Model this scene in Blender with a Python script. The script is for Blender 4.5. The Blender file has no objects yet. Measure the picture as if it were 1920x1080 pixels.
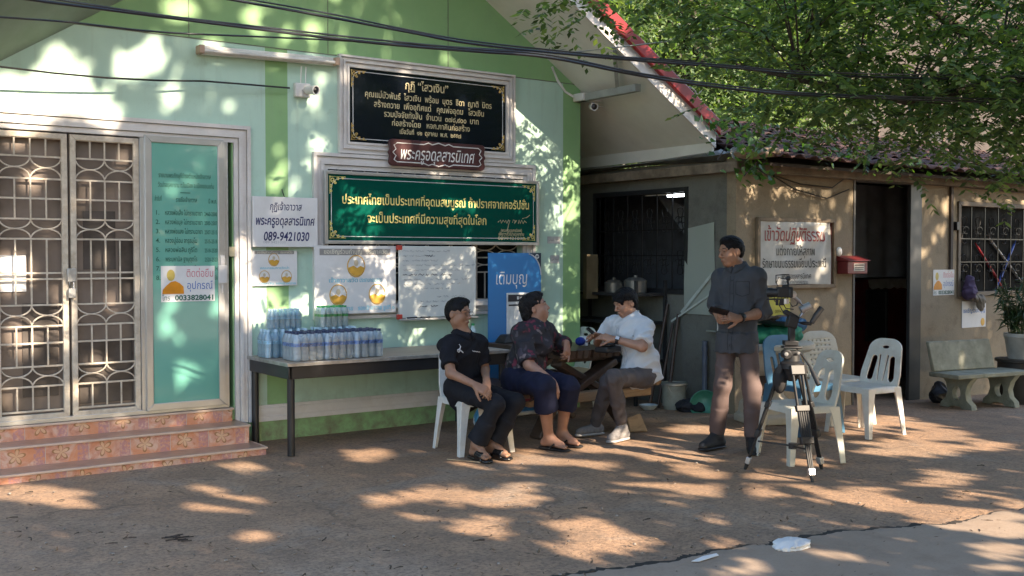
import bpy, bmesh, math, random
import numpy as np
from mathutils import Vector, Matrix, Euler
SC = bpy.context.scene
COL = SC.collection
rnd = random.Random(7)
rad = math.radians

# ------------------------------------------------------------------ camera, sky, sun, exposure
F_PX, TH, PITCH, EYE = 2000.0, math.atan(2000/2780.0), math.atan(59/2000.0), 1.55
CAMP = Vector((-6.966, -8.486, EYE))
cam = bpy.data.cameras.new('camera')
cam.sensor_width = 36.0
cam.lens = 36.0*F_PX/1920.0
cam.clip_end = 500.0
camo = bpy.data.objects.new('camera', cam)
camo.location = CAMP
camo.rotation_euler = (math.pi/2-PITCH, 0, -TH)
COL.objects.link(camo)
SC.camera = camo
SUN = Vector((0.20, -1.0, 0.55)).normalized()
world = bpy.data.worlds.new('World')
SC.world = world
world.use_nodes = True
_n = world.node_tree.nodes
_sky = _n.new('ShaderNodeTexSky')
_sky.sky_type = 'NISHITA'
_sky.sun_disc = False
_sky.sun_elevation = math.asin(SUN.z)
_sky.sun_rotation = math.atan2(SUN.x, SUN.y)
world.node_tree.links.new(_sky.outputs[0], _n['Background'].inputs[0])
_n['Background'].inputs[1].default_value = 0.15
sun = bpy.data.lights.new('sun', 'SUN')
sun.energy = 5.0
sun.angle = rad(0.46)
sun.color = (1.0, 0.82, 0.62)
suno = bpy.data.objects.new('sun', sun)
suno.rotation_euler = SUN.to_track_quat('Z', 'Y').to_euler()
suno.location = (0, -20, 12)
COL.objects.link(suno)
SC.view_settings.view_transform = 'Standard'
SC.view_settings.look = 'None'
SC.view_settings.gamma = 1.0
SC.view_settings.exposure = 1.7
SC.cycles.use_denoising = True
SC.cycles.max_bounces = 8
SC.cycles.transparent_max_bounces = 24
SC.cycles.caustics_reflective = False
SC.cycles.caustics_refractive = False

# ------------------------------------------------------------------ measuring: photo points on real planes
_fh = Vector((math.sin(TH), math.cos(TH), 0)); _rt = Vector((math.cos(TH), -math.sin(TH), 0))
_fw = _fh*math.cos(PITCH)+Vector((0, 0, -math.sin(PITCH))); _up = _rt.cross(_fw)
def _ray(px, py): return _fw + _rt*((px-960)/F_PX) - _up*((py-540)/F_PX)
def gz(x, y=0.0): return -0.03*min(max(x-0.7, 0.0), 6.0)
def G(px, py, z=None):
    d = _ray(px, py); zz = z if z is not None else 0.0
    for _ in range(6):
        p = CAMP + d*((zz-CAMP.z)/d.z)
        if z is None: zz = gz(p.x)
    return p
def WY(px, py, y=0.0):
    d = _ray(px, py); return CAMP + d*((y-CAMP.y)/d.y)
def WX(px, py, x=0.0):
    d = _ray(px, py); return CAMP + d*((x-CAMP.x)/d.x)
def AD(px, py, dep): return CAMP + _ray(px, py)*dep
def proj(p):
    v = Vector(p)-CAMP; z = v.dot(_fw); return 960+F_PX*v.dot(_rt)/z, 540-F_PX*v.dot(_up)/z, z

# ------------------------------------------------------------------ materials
def lin(h):
    if not isinstance(h, str): return tuple(h)
    h = h.lstrip('#'); o = []
    for i in (0, 2, 4):
        c = int(h[i:i+2], 16)/255.0
        o.append(c/12.92 if c <= 0.04045 else ((c+0.055)/1.055)**2.4)
    return tuple(o)
class NT:
    def __init__(s, name):
        s.m = bpy.data.materials.new(name); s.m.use_nodes = True
        s.t = s.m.node_tree; s.b = s.t.nodes['Principled BSDF']
    def n(s, typ, **kw):
        x = s.t.nodes.new(typ)
        for k, v in kw.items(): setattr(x, k, v)
        return x
    def l(s, a, b): s.t.links.new(a, b)
    def coord(s, which='Object'): return s.n('ShaderNodeTexCoord').outputs[which]
    def noise(s, scale, detail=4, vec=None, rough=0.6, dist=0.0):
        x = s.n('ShaderNodeTexNoise'); x.inputs['Scale'].default_value = scale; x.inputs['Detail'].default_value = detail
        x.inputs['Roughness'].default_value = rough; x.inputs['Distortion'].default_value = dist
        s.l(vec if vec is not None else s.coord(), x.inputs['Vector']); return x.outputs['Fac']
    def ramp(s, fac, stops, interp='LINEAR'):
        x = s.n('ShaderNodeValToRGB'); x.color_ramp.interpolation = interp; e = x.color_ramp.elements
        while len(e) < len(stops): e.new(0.5)
        for k, (p, c) in enumerate(stops):
            e[k].position = p; c = lin(c); e[k].color = (c[0], c[1], c[2], 1)
        s.l(fac, x.inputs[0]); return x.outputs[0]
    def mix(s, fac, a, b, mode='MIX'):
        x = s.n('ShaderNodeMix', data_type='RGBA', blend_type=mode)
        for sock, v in ((x.inputs[0], fac), (x.inputs[6], a), (x.inputs[7], b)):
            if hasattr(v, 'is_linked') or hasattr(v, 'links'): s.l(v, sock)
            elif isinstance(v, (int, float)): sock.default_value = v
            else:
                c = lin(v); sock.default_value = (c[0], c[1], c[2], 1)
        return x.outputs[2]
    def math(s, op, a, b=0.0, c=0.0):
        x = s.n('ShaderNodeMath', operation=op)
        for i, v in enumerate((a, b, c)):
            if hasattr(v, 'links'): s.l(v, x.inputs[i])
            else: x.inputs[i].default_value = v
        return x.outputs[0]
    def sep(s, vec):
        x = s.n('ShaderNodeSeparateXYZ'); s.l(vec, x.inputs[0]); return x.outputs
    def bump(s, h, strength=0.3, dist=0.01):
        x = s.n('ShaderNodeBump'); x.inputs['Strength'].default_value = strength; x.inputs['Distance'].default_value = dist
        s.l(h, x.inputs['Height']); s.l(x.outputs[0], s.b.inputs['Normal'])
    def set(s, **kw):
        for k, v in kw.items():
            i = s.b.inputs[k.replace('_', ' ')]
            if hasattr(v, 'links'): s.l(v, i)
            elif isinstance(v, (int, float)): i.default_value = v
            else:
                c = lin(v); i.default_value = (c[0], c[1], c[2], 1)
        return s
def mat(name, col, rough=0.6, var=0.25, scale=5.0, bump=0.0, bscale=60.0, metal=0.0, spec=0.5, dirt=None, dscale=3.0, damt=0.5, coat=0.0):
    t = NT(name); c = lin(col)
    lo = tuple(max(0, x*(1-var)) for x in c); hi = tuple(min(1, x*(1+var)) for x in c)
    base = t.ramp(t.noise(scale), [(0.3, lo), (0.7, hi)])
    if dirt is not None:
        f = t.ramp(t.noise(dscale, 8, rough=0.7), [(0.45, (0, 0, 0)), (0.75, (1, 1, 1))])
        f = t.math('MULTIPLY', f, damt)
        base = t.mix(f, base, dirt)
    t.set(Base_Color=base, Roughness=rough, Metallic=metal)
    t.b.inputs['Specular IOR Level'].default_value = spec
    if coat: t.b.inputs['Coat Weight'].default_value = coat
    if bump: t.bump(t.noise(bscale, 5), bump, 0.004)
    return t.m

# ------------------------------------------------------------------ mesh collecting
OFF = {}
def frame_of(d):
    d = Vector(d).normalized()
    a = Vector((0, 0, 1)) if abs(d.z) < 0.9 else Vector((1, 0, 0))
    u = d.cross(a).normalized(); return u, u.cross(d).normalized()
class MB:
    def __init__(s): s.v = []; s.f = []; s.mi = []
    def add(s, vs, fs, mi=0):
        b = len(s.v); s.v += [tuple(p) for p in vs]
        for f in fs: s.f.append(tuple(b+i for i in f)); s.mi.append(mi)
        return s
    def box(s, x0, x1, y0, y1, z0, z1, mi=0):
        x0, x1 = min(x0, x1), max(x0, x1); y0, y1 = min(y0, y1), max(y0, y1); z0, z1 = min(z0, z1), max(z0, z1)
        vs = [(x, y, z) for z in (z0, z1) for y in (y0, y1) for x in (x0, x1)]
        return s.add(vs, [(0, 2, 3, 1), (4, 5, 7, 6), (0, 1, 5, 4), (2, 6, 7, 3), (0, 4, 6, 2), (1, 3, 7, 5)], mi)
    def hexa(s, bot, top, mi=0):
        n = len(bot); vs = list(bot)+list(top)
        fs = [tuple(range(n-1, -1, -1)), tuple(range(n, 2*n))]+[(i, (i+1) % n, n+(i+1) % n, n+i) for i in range(n)]
        return s.add(vs, fs, mi)
    def bar(s, a, b, w, h, up=(0, 0, 1), mi=0):
        a = Vector(a); b = Vector(b); d = (b-a).normalized(); up = Vector(up)
        if abs(d.dot(up)) > 0.99: up = Vector((0, 1, 0))
        u = d.cross(up).normalized()*w/2; v = u.cross(d).normalized()*h/2
        q = [(-1, -1), (1, -1), (1, 1), (-1, 1)]
        return s.hexa([a+u*i+v*j for i, j in q], [b+u*i+v*j for i, j in q], mi)
    def obox(s, c, sx, sy, sz, R=None, mi=0):
        c = Vector(c); R = R or Matrix.Identity(3)
        vs = [c+R@Vector((x*sx/2, y*sy/2, z*sz/2)) for z in (-1, 1) for y in (-1, 1) for x in (-1, 1)]
        return s.add(vs, [(0, 2, 3, 1), (4, 5, 7, 6), (0, 1, 5, 4), (2, 6, 7, 3), (0, 4, 6, 2), (1, 3, 7, 5)], mi)
    def cone(s, a, b, r0, r1=None, n=12, mi=0, caps=True):
        a = Vector(a); b = Vector(b); r1 = r0 if r1 is None else r1; u, v = frame_of(b-a)
        ring = lambda c, r: [c+u*(r*math.cos(6.28318*i/n))+v*(r*math.sin(6.28318*i/n)) for i in range(n)]
        fs = [(i, (i+1) % n, n+(i+1) % n, n+i) for i in range(n)]
        if caps: fs += [tuple(range(n-1, -1, -1)), tuple(range(n, 2*n))]
        return s.add(ring(a, r0)+ring(b, r1), fs, mi)
    def tube(s, pts, r, n=8, mi=0, closed=False, r1=None):
        pts = [Vector(p) for p in pts]; m = len(pts); vs = []; u = None
        for i, p in enumerate(pts):
            if closed: d = pts[(i+1) % m]-pts[i-1]
            else: d = pts[min(i+1, m-1)]-pts[max(i-1, 0)]
            d.normalize()
            if u is None: u, v = frame_of(d)
            else:
                u = (u-d*u.dot(d))
                if u.length < 1e-6: u, v = frame_of(d)
                u.normalize(); v = d.cross(u)
            rr = r if r1 is None else r+(r1-r)*i/max(m-1, 1)
            if isinstance(r, (list, tuple)): rr = r[i]
            vs += [p+u*(rr*math.cos(6.28318*k/n))+v*(rr*math.sin(6.28318*k/n)) for k in range(n)]
        fs = []
        for i in range(m if closed else m-1):
            j = (i+1) % m
            fs += [(i*n+k, i*n+(k+1) % n, j*n+(k+1) % n, j*n+k) for k in range(n)]
        if not closed: fs += [tuple(range(n-1, -1, -1)), tuple(range((m-1)*n, m*n))]
        return s.add(vs, fs, mi)
    def lathe(s, prof, c=(0, 0, 0), n=16, mi=0, ax=None):
        c = Vector(c); vs = []
        U, V, A = (Vector((1, 0, 0)), Vector((0, 1, 0)), Vector((0, 0, 1)))
        if ax is not None:
            A = Vector(ax).normalized(); U, V = frame_of(A); V = A.cross(U)
        for r, z in prof: vs += [c+U*(r*math.cos(6.28318*k/n))+V*(r*math.sin(6.28318*k/n))+A*z for k in range(n)]
        m = len(prof); fs = []
        for i in range(m-1): fs += [(i*n+k, i*n+(k+1) % n, (i+1)*n+(k+1) % n, (i+1)*n+k) for k in range(n)]
        if prof[0][0] > 1e-5: fs.append(tuple(range(n-1, -1, -1)))
        if prof[-1][0] > 1e-5: fs.append(tuple(range((m-1)*n, m*n)))
        return s.add(vs, fs, mi)
    def prism(s, poly, O, U, V, t, mi=0):
        O = Vector(O); U = Vector(U); V = Vector(V); N = U.cross(V).normalized()
        bot = [O+U*x+V*y for x, y in poly]; return s.hexa(bot, [p+N*t for p in bot], mi)
    def sphere(s, c, r, n=16, m=10, sc=(1, 1, 1), R=None, mi=0):
        c = Vector(c); vs = []; R = R or Matrix.Identity(3)
        for i in range(m+1):
            th = math.pi*i/m
            for k in range(n):
                ph = 6.28318*k/n
                vs.append(c+R@Vector((r*sc[0]*math.sin(th)*math.cos(ph), r*sc[1]*math.sin(th)*math.sin(ph), -r*sc[2]*math.cos(th))))
        fs = [(i*n+k, i*n+(k+1) % n, (i+1)*n+(k+1) % n, (i+1)*n+k) for i in range(m) for k in range(n)]
        return s.add(vs, fs, mi)
    def mesh(s, name, mats, off=(0, 0, 0), smooth=None):
        me = bpy.data.meshes.new(name); o = Vector(off)
        me.from_pydata([(p[0]-o.x, p[1]-o.y, p[2]-o.z) for p in s.v], [], s.f)
        if not isinstance(mats, (list, tuple)): mats = [mats]
        for m in mats: me.materials.append(m)
        if len(mats) > 1: me.polygons.foreach_set('material_index', s.mi)
        bm = bmesh.new(); bm.from_mesh(me); bmesh.ops.recalc_face_normals(bm, faces=bm.faces); bm.to_mesh(me); bm.free()
        if smooth:
            me.shade_smooth(); me.set_sharp_from_angle(angle=rad(smooth))
        return me
    def build(s, name, mats, parent=None, smooth=None, bevel=0.0, seg=2, off=None):
        of = Vector(off) if off is not None else (OFF.get(parent.as_pointer(), Vector()) if parent else Vector())
        o = bpy.data.objects.new(name, s.mesh(name, mats, of, smooth or (35 if bevel else None)))
        return link(o, parent, of, bevel, seg)
def link(o, parent=None, of=Vector(), bevel=0.0, seg=2):
    COL.objects.link(o)
    if parent: o.parent = parent
    OFF[o.as_pointer()] = Vector(of)
    if bevel:
        b = o.modifiers.new('bevel', 'BEVEL'); b.width = bevel; b.segments = seg; b.limit_method = 'ANGLE'; b.angle_limit = rad(40)
    return o
def tag(o, label=None, cat=None, group=None, kind=None):
    if label: o['label'] = label
    if cat: o['category'] = cat
    if group: o['group'] = group
    if kind: o['kind'] = kind
    return o
def thing(name, label, cat, loc=(0, 0, 0), rot=0.0, group=None, world=True):
    """an Empty at the thing's base; with world=True its parts are given in world coordinates (only for rot = 0)"""
    o = bpy.data.objects.new(name, None); o.empty_display_size = 0.2
    COL.objects.link(o); o.location = loc; o.rotation_euler = (0, 0, rot)
    OFF[o.as_pointer()] = Vector(loc) if world else Vector()
    return tag(o, label, cat, group)
def structure(o): o['kind'] = 'structure'; return o
def dup(root, loc, rot=None, label=None, group=None):
    r = root.copy(); COL.objects.link(r); r.location = loc
    if rot is not None: r.rotation_euler = rot if isinstance(rot, (tuple, list, Euler)) else (0, 0, rot)
    if label: r['label'] = label
    if group: r['group'] = group
    for ch in list(root.children):
        c = ch.copy(); COL.objects.link(c); c.parent = r
        for g in list(ch.children):
            d = g.copy(); COL.objects.link(d); d.parent = c
    return r

# ------------------------------------------------------------------ lettering
def text_verts(body, italic=0.0, bold=0.0, spacing=1.0):
    c = bpy.data.curves.new('lettering', 'FONT'); c.body = body; c.resolution_u = 3; c.shear = italic; c.offset = bold; c.space_character = spacing
    o = bpy.data.objects.new('lettering', c); COL.objects.link(o)
    me = bpy.data.meshes.new_from_object(o.evaluated_get(bpy.context.evaluated_depsgraph_get()))
    vs = np.array([v.co[:] for v in me.vertices]); fs = [tuple(p.vertices) for p in me.polygons]
    bpy.data.objects.remove(o); bpy.data.curves.remove(c); bpy.data.meshes.remove(me)
    return vs, fs
def write(mb, body, centre, w=None, h=None, U=(1, 0, 0), V=(0, 0, 1), italic=0.0, bold=0.012, align='c', mi=0):
    """lettering on a real sign, centred (or left-aligned) at a point, w metres wide and/or with h metres of em size"""
    vs, fs = text_verts(body, italic, bold)
    if len(vs) == 0: return
    x0, x1 = vs[:, 0].min(), vs[:, 0].max()
    s = h if h else w/(x1-x0); sx = w/(x1-x0) if w else s
    if not h: s = sx
    ox = {'c': (x0+x1)/2, 'l': x0, 'r': x1}[align]
    U = Vector(U); V = Vector(V); c = Vector(centre)
    mb.add([c+U*float((x-ox)*sx)+V*float((y-0.3)*s) for x, y, _ in vs], fs, mi)
# ------------------------------------------------------------------ materials shared by the setting
M = {}
def ground_mat():
    t = NT('packed_dirt'); P = t.n('ShaderNodeNewGeometry').outputs['Position']
    big = t.noise(0.55, 5, P, 0.6, 0.6); mid = t.noise(2.6, 6, P, 0.65, 0.4); fine = t.noise(38, 6, P, 0.75); grit = t.noise(150, 3, P, 0.7)
    c = t.ramp(big, [(0.3, (0.385, 0.230, 0.135)), (0.5, (0.445, 0.280, 0.170)), (0.68, (0.43, 0.305, 0.212))])
    c = t.mix(t.ramp(mid, [(0.42, (0, 0, 0)), (0.62, (0.75, 0.75, 0.75))]), c, (0.28, 0.185, 0.12))
    c = t.mix(t.ramp(t.noise(1.1, 7, P, 0.7, 1.2), [(0.55, (0, 0, 0)), (0.7, (0.55, 0.55, 0.55))]), c, (0.37, 0.315, 0.26))
    c = t.mix(t.ramp(fine, [(0.32, (0.85, 0.85, 0.85)), (0.56, (0, 0, 0))]), c, (0.12, 0.085, 0.062))
    c = t.mix(t.ramp(t.noise(9, 8, P, 0.75, 0.8), [(0.5, (0, 0, 0)), (0.7, (0.6, 0.6, 0.6))]), c, (0.17, 0.12, 0.088))
    c = t.mix(t.ramp(grit, [(0.66, (0, 0, 0)), (0.74, (0.5, 0.5, 0.5))]), c, (0.42, 0.38, 0.33))
    vm = t.n('ShaderNodeVectorMath', operation='MULTIPLY_ADD'); nz = t.n('ShaderNodeTexNoise'); nz.inputs['Scale'].default_value = 1.6; nz.inputs['Detail'].default_value = 6; t.l(P, nz.inputs['Vector']); t.l(nz.outputs['Color'], vm.inputs[0]); vm.inputs[1].default_value = (0.9, 0.9, 0.9); t.l(P, vm.inputs[2])
    vo = t.n('ShaderNodeTexVoronoi', feature='DISTANCE_TO_EDGE'); vo.inputs['Scale'].default_value = 0.42; t.l(vm.outputs[0], vo.inputs['Vector'])
    ck = t.math('MULTIPLY', t.math('LESS_THAN', vo.outputs['Distance'], 0.006), t.ramp(t.noise(0.9, 3, P), [(0.48, (0, 0, 0)), (0.60, (0.42, 0.42, 0.42))]))
    c = t.mix(ck, c, (0.06, 0.042, 0.03))
    t.set(Base_Color=c, Roughness=0.92)
    h = t.math('ADD', t.math('MULTIPLY', fine, 0.6), t.math('ADD', t.math('MULTIPLY', grit, 0.3), mid))
    t.bump(h, 0.75, 0.022); return t.m
M['dirt'] = ground_mat()
def cement_mat(name, a, b, dark, sc=1.0):
    t = NT(name); P = t.n('ShaderNodeNewGeometry').outputs['Position']
    c = t.ramp(t.noise(1.3*sc, 7, P, 0.65, 0.5), [(0.3, a), (0.7, b)])
    c = t.mix(t.ramp(t.noise(3.5*sc, 8, P, 0.72), [(0.5, (0, 0, 0)), (0.72, (0.6, 0.6, 0.6))]), c, dark)
    c = t.mix(t.ramp(t.noise(60, 4, P, 0.7), [(0.3, (0.35, 0.35, 0.35)), (0.5, (0, 0, 0))]), c, dark)
    t.set(Base_Color=c, Roughness=0.88); t.bump(t.noise(45, 6, P, 0.7), 0.35, 0.008); return t.m
M['cement'] = cement_mat('grey_cement', (0.29, 0.215, 0.155), (0.36, 0.275, 0.205), (0.20, 0.135, 0.09))
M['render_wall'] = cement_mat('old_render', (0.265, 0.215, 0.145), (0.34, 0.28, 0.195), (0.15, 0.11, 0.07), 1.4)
M['shade_wall'] = cement_mat('shaded_render', (0.135, 0.135, 0.115), (0.185, 0.185, 0.16), (0.075, 0.07, 0.06), 1.4)  # darker copy of the render, the alley's shade put into its colour
M['crack'] = mat('dark_soil', (0.03, 0.024, 0.018), 0.95)
def house_wall_mat():
    t = NT('mint_paint'); P = t.n('ShaderNodeNewGeometry').outputs['Position']; X, Y, Z = t.sep(P)
    mint = t.ramp(t.noise(2.2, 5, P), [(0.3, (0.43, 0.62, 0.515)), (0.7, (0.48, 0.67, 0.56))])
    green = t.ramp(t.noise(2.2, 5, P), [(0.3, (0.225, 0.41, 0.185)), (0.7, (0.265, 0.46, 0.21))])
    gt = lambda a, b: t.math('GREATER_THAN', a, b)
    lt = lambda a, b: t.math('LESS_THAN', a, b)
    stripe = t.math('MULTIPLY', gt(X, -3.405), lt(X, -3.205))
    jamb = t.math('MULTIPLY', t.math('MULTIPLY', gt(X, -3.76), lt(X, -3.66)), lt(Z, 2.53))
    low = t.math('MULTIPLY', lt(Z, 0.2), gt(X, -3.7))
    f = t.math('MAXIMUM', gt(Z, 3.30), t.math('MAXIMUM', stripe, t.math('MAXIMUM', gt(X, -0.225), t.math('MAXIMUM', low, jamb))))
    c = t.mix(f, mint, green)
    stain = t.ramp(t.noise(7, 8, P, 0.75), [(0.56, (0, 0, 0)), (0.8, (0.35, 0.35, 0.35))])
    c = t.mix(stain, c, (0.20, 0.24, 0.18))
    mp = t.n('ShaderNodeMapping'); mp.inputs['Scale'].default_value = (1, 1, 0.07); t.l(P, mp.inputs[0])
    c = t.mix(t.ramp(t.noise(11, 6, mp.outputs[0], 0.7), [(0.54, (0, 0, 0)), (0.76, (0.30, 0.30, 0.30))]), c, (0.24, 0.29, 0.23))
    hz_ = t.n('ShaderNodeMapRange'); t.l(Z, hz_.inputs[0]); hz_.inputs[1].default_value = 0.45; hz_.inputs[2].default_value = 0.0
    sp = t.math('MULTIPLY', hz_.outputs[0], t.ramp(t.noise(8, 7, P, 0.7), [(0.38, (0, 0, 0)), (0.66, (0.95, 0.95, 0.95))]))
    c = t.mix(sp, c, (0.16, 0.12, 0.085))
    t.set(Base_Color=c, Roughness=0.62); t.bump(t.noise(25, 6, P), 0.12, 0.006); return t.m
M['mint'] = house_wall_mat()
M['white_paint'] = mat('white_moulding', (0.66, 0.64, 0.62), 0.5, 0.08, 3, 0.05, dirt=(0.36, 0.30, 0.24), dscale=6, damt=0.45)
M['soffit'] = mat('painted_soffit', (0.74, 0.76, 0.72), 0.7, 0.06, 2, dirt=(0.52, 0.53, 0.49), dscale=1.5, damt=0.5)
M['red_metal'] = mat('red_roof_metal', (0.24, 0.018, 0.022), 0.38, 0.25, 4)
M['alu'] = mat('aluminium', (0.52, 0.53, 0.53), 0.38, 0.08, 3, metal=0.75)
M['cream_metal'] = mat('cream_steel', (0.56, 0.50, 0.41), 0.45, 0.15, 12, dirt=(0.28, 0.19, 0.11), dscale=14, damt=0.6)
M['mesh_screen'] = mat('brown_screen', (0.19, 0.152, 0.128), 0.32, 0.3, 2, spec=0.6)
M['dark'] = mat('dark_interior', (0.02, 0.02, 0.022), 0.8)
M['black'] = mat('black_plastic', (0.014, 0.014, 0.016), 0.42, 0.2)
M['white_plastic'] = mat('white_plastic', (0.70, 0.70, 0.68), 0.32, 0.06, 4, dirt=(0.45, 0.40, 0.33), dscale=6, damt=0.5)
M['paper'] = mat('white_paper', (0.70, 0.70, 0.70), 0.5, 0.06, 3, dirt=(0.54, 0.53, 0.50), dscale=4, damt=0.5)
M['cable'] = mat('black_cable', (0.02, 0.021, 0.022), 0.35, 0.2, spec=0.6)
M['wood_old'] = None
def wood_mat(name, a, b, sc=3.0, st=(1, 12, 12), rough=0.6):
    t = NT(name); mp = t.n('ShaderNodeMapping'); mp.inputs['Scale'].default_value = st; t.l(t.coord(), mp.inputs[0])
    f = t.noise(sc, 6, mp.outputs[0], 0.65, 1.0); c = t.ramp(f, [(0.25, a), (0.55, b), (0.8, tuple(x*0.75 for x in b))])
    t.set(Base_Color=c, Roughness=rough); t.bump(f, 0.4, 0.006); return t.m
M['rustic'] = wood_mat('rustic_wood', (0.03, 0.019, 0.014), (0.085, 0.052, 0.036), 2.5, (8, 1.2, 8), 0.42)
M['rustic_light'] = wood_mat('worn_wood', (0.16, 0.10, 0.055), (0.36, 0.25, 0.15), 2.5, (1.2, 8, 8), 0.6)
M['ply'] = wood_mat('plywood', (0.30, 0.235, 0.175), (0.42, 0.34, 0.26), 2.0, (1.0, 9, 9))

# ------------------------------------------------------------------ ground
def ground():
    def axis(lo, hi, a, b, step, coarse):
        v = list(np.arange(a, b+1e-6, step)); l = [lo]+list(np.linspace(lo, a, coarse))[1:-1]; r = list(np.linspace(b, hi, coarse))[1:]
        return l+v+r
    xs = axis(-70, 70, -8, 9, 0.12, 8); ys = axis(-70, 70, -8.6, 3, 0.12, 8)
    def hz(x, y):
        n = 0.006*math.sin(1.7*x+0.6*y)+0.004*math.sin(4.1*y-2.3*x+1)+0.0025*math.sin(9*x+7*y)
        w = min(1.0, max(0.0, (-y-0.7)/0.6)) if x < 1 else min(1.0, max(0.0, (-y-1.6)/0.6))
        return gz(x)+n*w*0.7-0.003
    vs = [(x, y, hz(x, y)) for y in ys for x in xs]; n = len(xs)
    fs = [(j*n+i, j*n+i+1, (j+1)*n+i+1, (j+1)*n+i) for j in range(len(ys)-1) for i in range(n-1)]
    mb = MB(); mb.add(vs, fs); structure(mb.build('ground', M['dirt'], smooth=80))
ground()
CRK = [(1000, 1096), (1080, 1080), (1180, 1068), (1280, 1053), (1330, 1040), (1390, 1030), (1450, 1025), (1500, 1014), (1560, 1003), (1640, 995), (1720, 989), (1800, 984), (1850, 967), (1920, 957), (2060, 935)]
def pavement():
    pts = [G(*p) for p in CRK]; fine = []
    for a, b in zip(pts[:-1], pts[1:]):
        for k in range(14):
            q = a.lerp(b, k/14); j = 0.010*math.sin(31*q.x+17*q.y)+rnd.uniform(-0.012, 0.012)
            fine.append(Vector((q.x+j*0.5, q.y+j, 0)))
    d = Vector((0.45, -1.0, 0))
    rows = [0, 0.03, 0.10, 0.5, 1.5, 3.5, 9]; vs = []; fs = []
    for r in rows:
        for p in fine:
            q = p+d*r; lift = 0.016+0.003*math.sin(3*q.x+2*q.y) if r > 0 else 0.010
            vs.append((q.x, q.y, gz(q.x)+lift))
    n = len(fine)
    for p in fine: vs.append((p.x, p.y, gz(p.x)-0.03))
    fs = [(j*n+i, (j+1)*n+i, (j+1)*n+i+1, j*n+i+1) for j in range(len(rows)-1) for i in range(n-1)]
    fs += [(len(rows)*n+i, i, i+1, len(rows)*n+i+1) for i in range(n-1)]
    mb = MB(); mb.add(vs, fs); structure(mb.build('pavement', M['cement'], smooth=60))
    mb = MB(); vs = []
    for i, p in enumerate(fine):
        w = 0.018+0.026*abs(math.sin(i*0.23))+rnd.uniform(0, 0.02)
        if i > n*0.80: w *= 0.35
        for s in (-0.02, w): vs.append((p.x-d.x*s*0.4, p.y+s, gz(p.x)+0.0085))
    mb.add(vs, [(2*i, 2*i+1, 2*i+3, 2*i+2) for i in range(n-1)]); structure(mb.build('pavement_crack', M['crack']))
pavement()

# ------------------------------------------------------------------ the green house
HX0, HX1, RX, RZ, RS = -6.05, 0.0, -2.5, 4.853, 0.643
def rake(x): return RZ-RS*abs(x-RX)
house = thing('green_house', 'mint green gabled house with white mouldings and red roof trim', 'house', (-3, 0, 0))
def ring(mb, x0, x1, z0, z1, w, y0, y1, sides='lrtb', mi=0):
    o = [(x0, z0), (x1, z0), (x1, z1), (x0, z1)]; i = [(x0+w, z0+w), (x1-w, z0+w), (x1-w, z1-w), (x0+w, z1-w)]
    if 'b' not in sides: i[0] = (x0+w, z0); i[1] = (x1-w, z0)
    for k, s in enumerate('brtl'):
        if s in sides:
            a, b = k, (k+1) % 4
            q = [o[a], o[b], i[b], i[a]]; mb.hexa([(x, y0, z) for x, z in q], [(x, y1, z) for x, z in q], mi)
def casing(mb, x0, x1, z0, z1, w, y, sides='lrtb', n=4, d=0.045):
    for k in range(n):
        e = w*k/n; dep = d*(0.55+0.45*(1-abs(k-1)/n)) if k % 2 == 0 else d*0.5
        ring(mb, x0+e, x1-e, z0+(e if 'b' in sides else 0), z1-e, w/n*(0.86 if k % 2 == 0 else 1.0), y, y-dep, sides)
DOOR = (-5.62, -3.70, 0.307, 2.515); WIN = (-2.86, -0.74, 1.12, 2.36)
def front_wall():
    mb = MB(); xs = sorted([HX0, DOOR[0], DOOR[1], WIN[0], WIN[1], RX, HX1])
    for a, b in zip(xs[:-1], xs[1:]):
        m = (a+b)/2; spans = [(0.0, None)]
        for d in (DOOR, WIN):
            if d[0] < m < d[1]: spans = [(-0.05, d[2]), (d[3], None)]
        for z0, z1 in spans:
            za, zb = (rake(a), rake(b)) if z1 is None else (z1, z1)
            if z0 == 0.0: z0 = -0.05
            bot = [(a, 0, z0), (b, 0, z0), (b, 0.12, z0), (a, 0.12, z0)]; top = [(a, 0, za), (b, 0, zb), (b, 0.12, zb), (a, 0.12, za)]
            mb.hexa(bot, top)
    mb.build('front_wall', M['mint'], house)
    mb = MB()
    mb.hexa([(HX1, 0.12, -0.3), (HX1, 6.5, -0.3), (HX1-0.12, 6.5, -0.3), (HX1-0.12, 0.12, -0.3)], [(HX1, 0.12, rake(0)), (HX1, 6.5, rake(0)), (HX1-0.12, 6.5, rake(0)), (HX1-0.12, 0.12, rake(0))])
    mb.hexa([(HX0, 0.12, -0.05), (HX0, 6.5, -0.05), (HX0+0.12, 6.5, -0.05), (HX0+0.12, 0.12, -0.05)], [(HX0, 0.12, rake(HX0)), (HX0, 6.5, rake(HX0)), (HX0+0.12, 6.5, rake(HX0)), (HX0+0.12, 0.12, rake(HX0))])
    mb.build('side_wall', M['mint'], house)
    mb = MB(); mb.box(HX0+0.12, HX1-0.12, 3.0, 3.1, 0, 2.6); mb.box(HX0+0.12, HX1-0.12, 0.13, 3.0, 0.0, 0.3)
    mb.build('inner_wall', mat('inner_paint', (0.25, 0.22, 0.19), 0.8), house)
    mb = MB(); mb.box(HX0+0.12, HX1-0.12, 0.13, 3.0, 2.62, 2.66); mb.build('inner_ceiling', M['soffit'], house)
front_wall()
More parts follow.
